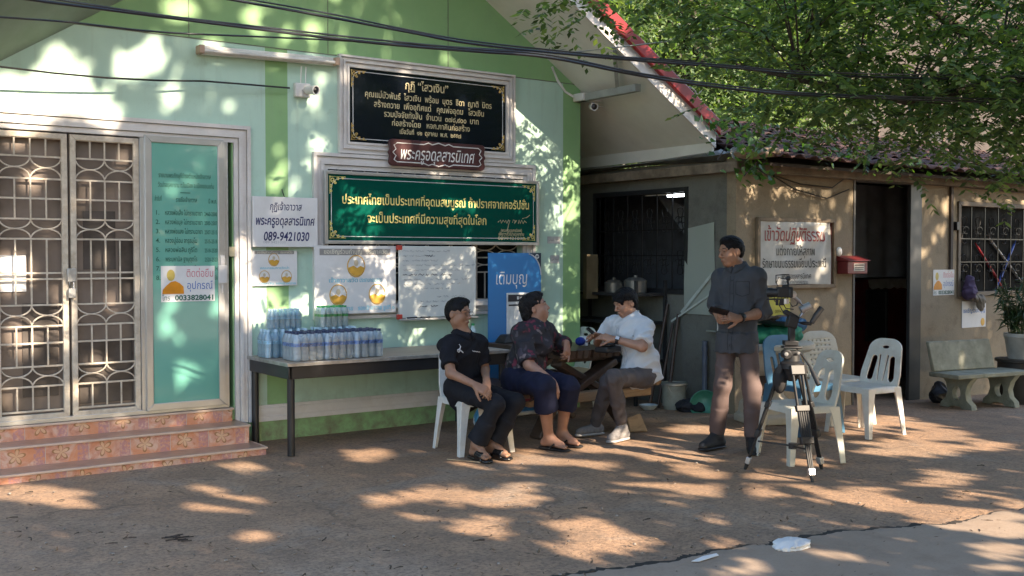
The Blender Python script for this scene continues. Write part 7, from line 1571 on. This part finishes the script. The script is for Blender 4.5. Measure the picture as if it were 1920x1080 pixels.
tag(mb.build('eave_wire', M['cable'], smooth=60), 'dark wires drooping along the top of the old wall', 'wire')
mb = MB()
for cx, cy, r in ((1285, 180, 22), (1300, 165, 16), (1292, 205, 14)):
    mb.tube([WY(cx+r*math.cos(a), cy+r*0.8*math.sin(a), 0.6) for a in np.linspace(0, 6.28, 17)[:-1]], 0.007, 5, closed=True)
tag(mb.build('wire_coil', mat('grey_wire', (0.28, 0.28, 0.28), 0.5)), 'loose coils of grey wire hanging above the old roof', 'wire')

# ------------------------------------------------------------------ foliage
def leaf_mat(name, c, tr, var=0.5):
    t = NT(name); oi = t.n('ShaderNodeNewGeometry').outputs['Random Per Island']
    col = t.ramp(oi, [(0.0, tuple(x*(1-var) for x in c)), (0.55, c), (1.0, (c[0]*1.9, c[1]*1.45, c[2]*1.2))])
    t.set(Base_Color=col, Roughness=0.45); tl = t.n('ShaderNodeBsdfTranslucent'); t.l(t.mix(1.0, col, tr, 'MULTIPLY'), tl.inputs[0])
    mx = t.n('ShaderNodeMixShader'); mx.inputs[0].default_value = 0.42; t.l(t.b.outputs[0], mx.inputs[1]); t.l(tl.outputs[0], mx.inputs[2]); t.l(mx.outputs[0], t.t.nodes['Material Output'].inputs[0]); return t.m
LEAF = leaf_mat('tamarind_leaf', (0.100, 0.172, 0.068), (2.0, 2.2, 0.8), 0.75); LEAFB = leaf_mat('canopy_leaf', (0.05, 0.10, 0.03), (1.5, 1.7, 0.7)); VINE = leaf_mat('vine_leaf', (0.07, 0.16, 0.03), (1.8, 2.0, 0.8))
BARK = mat('tree_bark', (0.05, 0.040, 0.032), 0.9, 0.35, 8, 0.5, 25)
def quads_object(name, Q, m, parent):
    """Q: (n,4,3) array of leaf quads"""
    n = len(Q); me = bpy.data.meshes.new(name); me.vertices.add(4*n); me.vertices.foreach_set('co', Q.reshape(-1).astype(np.float32))
    me.loops.add(4*n); me.loops.foreach_set('vertex_index', np.arange(4*n, dtype=np.int32)); me.polygons.add(n); me.polygons.foreach_set('loop_start', np.arange(0, 4*n, 4, dtype=np.int32))
    me.update(calc_edges=True); me.materials.append(m); o = bpy.data.objects.new(name, me); return link(o, parent)
RN = np.random.default_rng(11)
camv = np.array(CAMP); Ufw, Urt, Uup = np.array(_fw), np.array(_rt), np.array(_up); SV = np.array(SUN)
def project(P):
    v = P-camv; z = np.maximum(v@Ufw, 0.05); return 960+F_PX*(v@Urt)/z, 540-F_PX*(v@Uup)/z
# where the crown lets the sun through: openings given by the lit patches they throw (on ground, wall, barge board)
SPG = [(60, 925, 90, 20), (440, 877, 55, 10), (392, 911, 26, 11), (430, 945, 70, 18), (480, 1005, 50, 8), (140, 950, 45, 10), (693, 853, 45, 10), (780, 898, 35, 8), (823, 898, 25, 6), (780, 928, 32, 12), (713, 940, 45, 10), (903, 938, 50, 14), (853, 925, 40, 10), (967, 920, 55, 18), (990, 940, 35, 12), (963, 868, 30, 9), (993, 850, 40, 8), (1057, 867, 45, 7), (1117, 875, 35, 9), (773, 973, 40, 8), (923, 975, 30, 8), (897, 993, 50, 14), (935, 1002, 40, 9), (1113, 983, 60, 14), (1133, 1003, 50, 12), (1083, 1020, 55, 18), (1123, 1035, 50, 12), (1197, 1025, 35, 14), (1187, 900, 25, 8), (1237, 903, 30, 9), (1273, 935, 30, 8), (973, 1033, 35, 9),
       (1170, 835, 95, 15), (1240, 850, 60, 14), (1240, 825, 40, 8), (1300, 863, 45, 20), (1383, 913, 95, 24), (1357, 793, 55, 8), (1307, 803, 45, 6), (1380, 806, 40, 8), (1487, 907, 35, 10), (1607, 927, 75, 18), (1673, 947, 60, 14), (1753, 967, 70, 16), (1847, 980, 70, 16), (1897, 993, 50, 16), (1763, 888, 35, 12), (1747, 903, 40, 8), (1813, 902, 25, 6), (1807, 930, 40, 8), (1897, 950, 50, 10), (1697, 837, 70, 14), (1763, 840, 70, 10), (1780, 812, 60, 10), (1723, 812, 40, 8), (1633, 788, 50, 8), (1630, 798, 40, 6), (1747, 792, 40, 5), (1690, 778, 40, 4), (1863, 833, 50, 6), (1600, 808, 40, 6), (1513, 863, 30, 10), (1423, 1060, 60, 18), (1873, 1037, 70, 14), (1847, 1068, 60, 10), (1547, 1053, 50, 12), (1380, 1020, 50, 8),
       (270, 977, 26, 7), (610, 905, 20, 6), (1350, 975, 18, 6), (560, 960, 26, 6), (330, 885, 18, 5)]
SPW = [(50, 185, 85, 60), (170, 200, 62, 38), (110, 120, 40, 26), (245, 120, 32, 26), (290, 85, 22, 16), (330, 20, 36, 16), (395, 88, 13, 12), (590, 58, 18, 20), (620, 92, 7, 12), (475, 22, 12, 9), (478, 50, 10, 9), (568, 187, 8, 8), (300, 110, 16, 14), (320, 185, 14, 22), (525, 320, 8, 26), (600, 266, 16, 16), (515, 350, 7, 18), (548, 350, 8, 12), (1045, 335, 30, 48), (1028, 300, 14, 24), (980, 215, 14, 22), (1010, 262, 7, 20), (1062, 400, 16, 40), (1055, 520, 16, 40), (1030, 515, 12, 32), (1040, 600, 14, 26), (1068, 570, 8, 22),
       (682, 388, 30, 14), (642, 425, 24, 24), (675, 445, 15, 18), (855, 395, 14, 12), (660, 478, 35, 16), (640, 520, 22, 26), (695, 548, 26, 24), (720, 500, 10, 18), (860, 500, 13, 30), (812, 535, 10, 22), (752, 572, 16, 26), (735, 612, 20, 20), (775, 628, 28, 16), (565, 578, 52, 18), (470, 585, 26, 36), (505, 560, 14, 26), (450, 500, 10, 60), (340, 700, 20, 30), (308, 600, 10, 20), (400, 572, 14, 20), (40, 735, 45, 14), (30, 510, 38, 36), (60, 610, 45, 40), (122, 600, 14, 60), (190, 690, 22, 25), (220, 560, 14, 22), (60, 330, 14, 24), (170, 330, 10, 20), (928, 520, 9, 36), (985, 545, 16, 34), (955, 610, 7, 26), (160, 725, 30, 10), (60, 860, 40, 8), (300, 810, 20, 8), (60, 790, 30, 6)]
SPO = [(1150, 30, 20, 22), (1180, 118, 20, 22), (1252, 182, 24, 18), (1215, 80, 10, 20), (1320, 250, 14, 12)]
def open_to_sun(P):
    """True where a leaf at P would shade one of the lit patches"""
    t0 = -P[:, 1]/(-SV[1]); H = P-SV*t0[:, None]; wall = H[:, 2] > 0; tg = P[:, 2]/SV[2]; Gd = P-SV*tg[:, None]
    res = np.zeros(len(P), bool); gx, gy = project(Gd); wx, wy = project(H); O = P-SV*((-1.1-P[:, 1])/(-SV[1]))[:, None]; ox, oy = project(O)
    nz = 0.22*np.sin(H[:, 0]*9+H[:, 2]*7)+0.18*np.sin(H[:, 0]*23-H[:, 2]*19)+0.2*np.sin(Gd[:, 0]*8+Gd[:, 1]*6)
    for lst, x, y, msk, mx_, my_ in ((SPG, gx, gy, ~wall, 12, 4.2), (SPW, wx, wy, wall, 9, 10), (SPO, ox, oy, np.ones(len(P), bool), 4, 4)):
        for cx, cy, rx, ry in lst: res |= msk & (((x-cx)/(rx+mx_))**2+((y-cy)/(ry+my_))**2 < 1+nz)
    fl = np.sin(H[:, 0]*21+2.1*np.sin(H[:, 2]*13))*np.sin(H[:, 2]*17+1.7*np.sin(H[:, 0]*11+1)); fg = np.sin(Gd[:, 0]*13+2*np.sin(Gd[:, 1]*7))*np.sin(Gd[:, 1]*8+1.6*np.sin(Gd[:, 0]*6+2)); mac = np.sin(H[:, 0]*2.3+1)*np.sin(H[:, 2]*2.9+H[:, 0])
    res |= (wall & (fl > 0.91-0.13*mac) & (H[:, 0] < 0.2)) | (~wall & (fg > 0.85))
    O2 = P-SV*((-3.9-P[:, 1])/(-SV[1]))[:, None]; o2x, o2y = project(O2); thin = (o2x > 1240) & (o2y < 215); res |= thin & (RN.random(len(P)) < np.where(o2x > 1700, 0.6, 0.22))
    return res
def branches(mb, base, top, targets, r):
    pts = [Vector(base)]; b, t = Vector(base), Vector(top)
    for k in range(1, 8): pts.append(b.lerp(t, k/7)+Vector((0.12*math.sin(k*1.9), 0.12*math.cos(k*1.3), 0)))
    mb.tube(pts, r, 12, r1=r*0.62)
    for q in targets:
        q = Vector(q); s = pts[rnd.randint(4, 7)]; mid = s.lerp(q, 0.5)+Vector((rnd.uniform(-.3, .3), rnd.uniform(-.3, .3), 0.5))
        arc = [s*(1-u)**2+mid*(2*u*(1-u))+q*u*u for u in np.linspace(0, 1, 9)]; mb.tube(arc, r*0.42, 8, r1=0.02)
        for _ in range(3):
            u = rnd.randint(3, 7); e = arc[u]+Vector((rnd.uniform(-1, 1), rnd.uniform(-0.8, 0.8), rnd.uniform(-0.6, 0.7))); mb.tube([arc[u], arc[u].lerp(e, 0.5)+Vector((0, 0, 0.1)), e], 0.03, 6, r1=0.008)
def canopy():
    n = 105000; P = np.stack([RN.uniform(-7.5, 11.5, n), RN.uniform(-12.9, -10.6, n), RN.uniform(0.9, 11.6, n)], 1)
    keep = ~open_to_sun(P) & (P[:, 2] < 11.8-0.02*(P[:, 0]-2)**2); P = P[keep]; n = len(P)
    A = RN.normal(size=(n, 3)); A /= np.linalg.norm(A, axis=1)[:, None]; B = np.cross(A, RN.normal(size=(n, 3))); B /= np.linalg.norm(B, axis=1)[:, None]
    L = RN.uniform(0.09, 0.15, n)[:, None]; Wd = L*0.55
    Q = np.stack([P-A*L, P+B*Wd, P+A*L, P-B*Wd], 1)
    for k, (bx_, x0, x1, lb) in enumerate(((-2.5, -8, 1.6, 'large leafy shade tree behind the viewer, towards the green house'), (5.5, 1.6, 12, 'large leafy shade tree behind the viewer, towards the old house'))):
        t = thing('shade_tree', lb, 'tree', (bx_, -11.7, 0), 0, 'shade trees across the yard'); m = MB()
        branches(m, (bx_, -11.7, -0.2), (bx_+0.3, -11.6, 5.5), [(rnd.uniform(max(x0, -7), min(x1, 11)), rnd.uniform(-12.6, -10.8), rnd.uniform(2.5, 10.5)) for _ in range(14)], 0.30); m.v = [(a-bx_, b+11.7, c) for a, b, c in m.v]
        m.build('trunk', BARK, t, smooth=60, off=(0, 0, 0)); s = (P[:, 0] >= x0) & (P[:, 0] < x1); quads_object('crown', Q[s]-np.array([bx_, -11.7, 0.0]), LEAFB, t)
canopy()
def fronds(centres, per, spread, leaf=(0.030, 0.050), length=(0.16, 0.30)):
    out = []; twig = []
    for c in centres:
        c = np.array(c)
        for _ in range(per):
            b = c+RN.normal(size=3)*spread; d = RN.normal(size=3)*np.array([1, 1, 0.55])+np.array([0, 0, -0.35]); d /= np.linalg.norm(d); L = RN.uniform(*length); m = RN.integers(6, 11)
            side = np.cross(d, [0, 0, 1.0]); side /= np.linalg.norm(side)+1e-6; twig.append((b, d, L))
            for i in range(m):
                u = (i+0.6)/m; p = b+d*L*u+np.array([0, 0, -0.22*L*u*u]); l = RN.uniform(*leaf)*(1.1-0.4*abs(u-0.5))
                for s in (-1, 1):
                    a = side*s*0.9+d*0.45+np.array([0, 0, -RN.uniform(0.05, 0.5)]); a /= np.linalg.norm(a); w = np.cross(a, RN.normal(size=3)*0.35+np.array([0, 0, 1.0])); w = w/np.linalg.norm(w)*l*0.23
                    out.append([p, p+a*l*0.45+w, p+a*l, p+a*l*0.45-w])
    return np.array(out), twig
def hanging_tree():
    base = Vector((4.4, -5.7, gz(4.4))); t = thing('tamarind_tree', 'feathery-leaved tree whose boughs hang over the old tiled roof', 'tree', tuple(base))
    lim = [(1030, 25), (1060, 75), (1100, 95), (1140, 55), (1180, 60), (1230, 120), (1290, 150), (1330, 205), (1400, 232), (1480, 236), (1560, 232), (1640, 255), (1740, 280), (1850, 285), (2150, 300)]
    xs = [a for a, _ in lim]; zs = [b for _, b in lim]; cen = []; tries = 0
    while len(cen) < 330:
        px = RN.uniform(1020, 2150); py = RN.uniform(-160, 320); tries += 1
        if py > np.interp(px, xs, zs): continue
        dens = np.interp(px, [1020, 1120, 1250, 1400, 1600, 2150], [0.30, 0.22, 0.42, 0.85, 1.0, 1.0])
        if 1200 < px < 1340 and 60 < py < 210: dens *= 0.45
        dl = px-(1130+(py-20)*0.955)
        if -45 < dl < 105 and py > 25: continue
        if math.sin(px*0.021+1.3)*math.sin(py*0.034+px*0.006) > 0.62: dens *= 0.25
        if RN.random() > dens: continue
        dep = RN.uniform(6.3, 9.3) if px > 1250 else RN.uniform(6.5, 8.2)
        cen.append(np.array(AD(px, py, dep)))
    Q, tw = fronds(cen, 9, 0.13, (0.048, 0.080)); quads_object('crown', Q-np.array(base), LEAF, t)
    m = MB(); L = Vector(base)
    fork = L+Vector((-0.3, 0.3, 4.3)); m.tube([L-Vector((0, 0, 0.2)), L+Vector((0.05, 0.1, 1.5)), L+Vector((-0.1, 0.2, 3.0)), fork], 0.22, 12, r1=0.14)
    lim1 = [fork, AD(2050, 150, 8.6), AD(1880, 82, 8.3), AD(1800, 55, 8.1), AD(1725, 2, 8.0), AD(1650, -60, 7.9), AD(1500, -110, 7.8), AD(1300, -120, 7.6), AD(1120, -90, 7.4)]
    m.tube(lim1, [0.13, 0.075, 0.05, 0.045, 0.040, 0.035, 0.03, 0.022, 0.012], 8)
    m.tube([fork, AD(2100, 60, 7.5), AD(1900, 150, 7.2), AD(1700, 190, 7.0), AD(1500, 150, 7.0), AD(1380, 120, 7.1)], [0.10, 0.05, 0.035, 0.026, 0.018, 0.008], 8)
    ends = lim1[2:]+[AD(1700, 190, 7.0), AD(1500, 150, 7.0), AD(1600, 170, 7.0)]
    for c in cen[::3]:
        c = Vector(c); e = min(ends, key=lambda q: (q-c).length); mid = e.lerp(c, 0.5)+Vector((0, 0, 0.12)); m.tube([e, mid, c], 0.008, 4, r1=0.003)
    m.v = [(a-base.x, b-base.y, c-base.z) for a, b, c in m.v]; m.build('trunk', BARK, t, smooth=60, off=(0, 0, 0))
hanging_tree()
def back_tree(bx, by, x0, x1, y0, y1, z0, z1, n, label):
    t = thing('broadleaf_tree', label, 'tree', (bx, by, 0), 0, 'trees behind the old house'); m = MB()
    tg = [Vector((RN.uniform(x0, x1), RN.uniform(y0, y1), RN.uniform(z0, z1))) for _ in range(46)]
    branches(m, (bx, by, -0.3), (bx+0.2, by, z0+1.0), tg[:16], 0.2); m.v = [(a-bx, b-by, c) for a, b, c in m.v]; m.build('trunk', BARK, t, smooth=60, off=(0, 0, 0))
    c = np.array([list(q) for q in tg]); P = c[RN.integers(0, len(c), n)]+RN.normal(size=(n, 3))*np.array([0.55, 0.45, 0.42])
    A = RN.normal(size=(n, 3))+np.array([0, -0.2, -0.5]); A /= np.linalg.norm(A, axis=1)[:, None]; B = np.cross(A, RN.normal(size=(n, 3))); B /= np.linalg.norm(B, axis=1)[:, None]; L = RN.uniform(0.03, 0.062, n)[:, None]
    quads_object('crown', np.stack([P-A*L, P+B*L*0.45, P+A*L, P-B*L*0.45], 1)-np.array([bx, by, 0.0]), LEAF, t)
back_tree(7.2, 5.2, 4.4, 10.5, 4.2, 6.0, 2.9, 9.5, 80000, 'dense dark tree behind the right part of the tiled roof')
back_tree(3.6, 5.1, 2.4, 5.5, 4.4, 5.8, 3.6, 8.0, 22000, 'leafy tree behind the middle of the tiled roof, before the pinkish house')
def vine():
    v = thing('roof_vine', 'bright green heart-leaved vine creeping over the corner of the old roof', 'vine', (1.3, -1.6, 2.5)); Q = []
    def heart(p, s, nrm):
        nrm = nrm/np.linalg.norm(nrm); u = np.cross(nrm, RN.normal(size=3)); u /= np.linalg.norm(u); w = np.cross(nrm, u)
        Q.append([p-u*s*0.35, p+w*s*0.55-u*s*0.05, p+u*s*0.75+nrm*s*-0.1, p-w*s*0.55-u*s*0.05])
    spots = [((1345, 300), (1400, 235)), ((1400, 290), (1480, 255)), ((1440, 330), (1400, 320)), ((1370, 260), (1450, 245)), ((1480, 270), (1560, 265)), ((1340, 245), (1360, 225)), ((1560, 300), (1600, 285)), ((1395, 330), (1440, 300)), ((1700, 310), (1800, 330))]
    mb = MB()
    for (a, b) in spots:
        pa, pb = WY(*a, -1.72), WY(*b, -1.45); mb.tube([pa, pa.lerp(pb, 0.5)+Vector((0, 0, 0.05)), pb], 0.006, 5)
        for _ in range(34):
            p = np.array(pa.lerp(pb, RN.random()))+RN.normal(size=3)*np.array([0.10, 0.08, 0.055]); heart(p, RN.uniform(0.04, 0.08), np.array([0.15, -0.75, 0.7])+RN.normal(size=3)*0.5)
    mb.build('stem', BARK, v); quads_object('foliage', np.array(Q)-np.array([1.3, -1.6, 2.5]), VINE, v)
vine()

# ------------------------------------------------------------------ litter on the ground
dryleaf = mat('dry_leaf', (0.13, 0.085, 0.05), 0.8, 0.6, 30); twig = mat('dry_twig', (0.045, 0.032, 0.024), 0.9, 0.4, 20)
def scatter(n, w=None):
    for _ in range(n):
        px = rnd.uniform(-60, 1980); py = 850+240*rnd.random()**0.75; yield G(px, py)
mb = MB()
for p in scatter(420):
    if p.y > -0.7: continue
    a = rnd.uniform(0, 6.28); l = rnd.uniform(0.008, 0.022); u = Vector((math.cos(a), math.sin(a), rnd.uniform(-.2, .4)))*l; w = Vector((-math.sin(a), math.cos(a), rnd.uniform(-.3, .3)))*l*0.4; c = p+Vector((0, 0, 0.012))
    mb.add([c-u, c+w, c+u+Vector((0, 0, l*0.4)), c-w], [(0, 1, 2, 3)])
tag(mb.build('fallen_leaves', dryleaf), 'small dry leaves scattered over the dirt yard', 'leaves', kind='stuff')
mb = MB()
for p in scatter(64):
    if p.y > -0.7: continue
    a = rnd.gauss(0.3, 0.8); l = rnd.uniform(0.02, 0.075); u = Vector((math.cos(a), math.sin(a), 0))*l; c = p+Vector((0, 0, 0.012)); mb.tube([c-u*0.5, c+Vector((0, 0, 0.004))+u*0.05+Vector((u.y, -u.x, 0))*0.1, c+u*0.5], rnd.uniform(0.002, 0.0045), 4)
tag(mb.build('twigs', twig), 'thin dark twigs scattered over the dirt yard', 'twigs', kind='stuff')
mb = MB()
for p in scatter(170):
    if p.y > -0.7: continue
    r = rnd.uniform(0.004, 0.012); mb.sphere(p+Vector((0, 0, 0.008)), r, 6, 4, (1.2, 0.9, 0.6), Matrix.Rotation(rnd.uniform(0, 6), 3, 'Z'))
tag(mb.build('pebbles', mat('pale_pebble', (0.24, 0.20, 0.165), 0.85, 0.5, 40)), 'small pale pebbles and grit on the dirt yard', 'pebbles', kind='stuff')
def scrap(label, px, py, pts, m):
    c = G(px, py); mb = MB(); n = len(pts); mb.add([(c.x+x, c.y+y, c.z+z+0.024) for x, y, z in pts], [tuple(range(n))]); o = mb.build('litter_scrap', m); s = o.modifiers.new('thickness', 'SOLIDIFY'); s.thickness = 0.003; tag(o, label, 'litter')
c = G(1482, 1033); blob('litter_scrap', M['paper'], 'crumpled white paper scrap by the crack in the pavement', 'litter', [((c.x-0.03, c.y, 0.03), (0.085, 0.055, 0.008)), ((c.x+0.05, c.y-0.01, 0.030), (0.07, 0.035, 0.009)), ((c.x, c.y+0.03, 0.036), (0.04, 0.025, 0.009))], 0.004, 60, 12, 0.004)
scrap('thin white strip of litter lying on the pavement edge', 1323, 1056, [(-0.09, 0.01, 0), (-0.06, -0.015, 0), (0.09, -0.005, 0.004), (0.09, 0.012, 0.01), (0.0, 0.02, 0.008)], M['paper'])
mb = MB(); a, b = G(838, 864), G(900, 870); mb.tube([a+Vector((0, 0, 0.012)), b+Vector((0, 0, 0.012))], 0.005, 5); tag(mb.build('straw', mat('dry_straw', (0.42, 0.32, 0.2), 0.8)), 'single pale straw on the ground before the white chair', 'straw')
mb = MB(); a, b = G(905, 1010), G(975, 1006); mb.tube([a+Vector((0, 0, 0.012)), b+Vector((0, 0, 0.012))], 0.004, 5); tag(mb.build('stick', mat('pale_stick', (0.26, 0.17, 0.11), 0.8)), 'thin brown stick lying in a sunlit patch of the yard', 'stick')
mb = MB()
for k in range(9):
    c = G(335+rnd.uniform(-18, 18), 1014+rnd.uniform(-5, 5))+Vector((0, 0, 0.014)); u = Vector((rnd.uniform(0.04, 0.10), rnd.uniform(-0.04, 0.02), 0)); mb.tube([c-u*0.5, c+u*0.5], 0.004, 4)
tag(mb.build('twig_heap', twig), 'little heap of broken black twigs on the left of the yard', 'twigs')
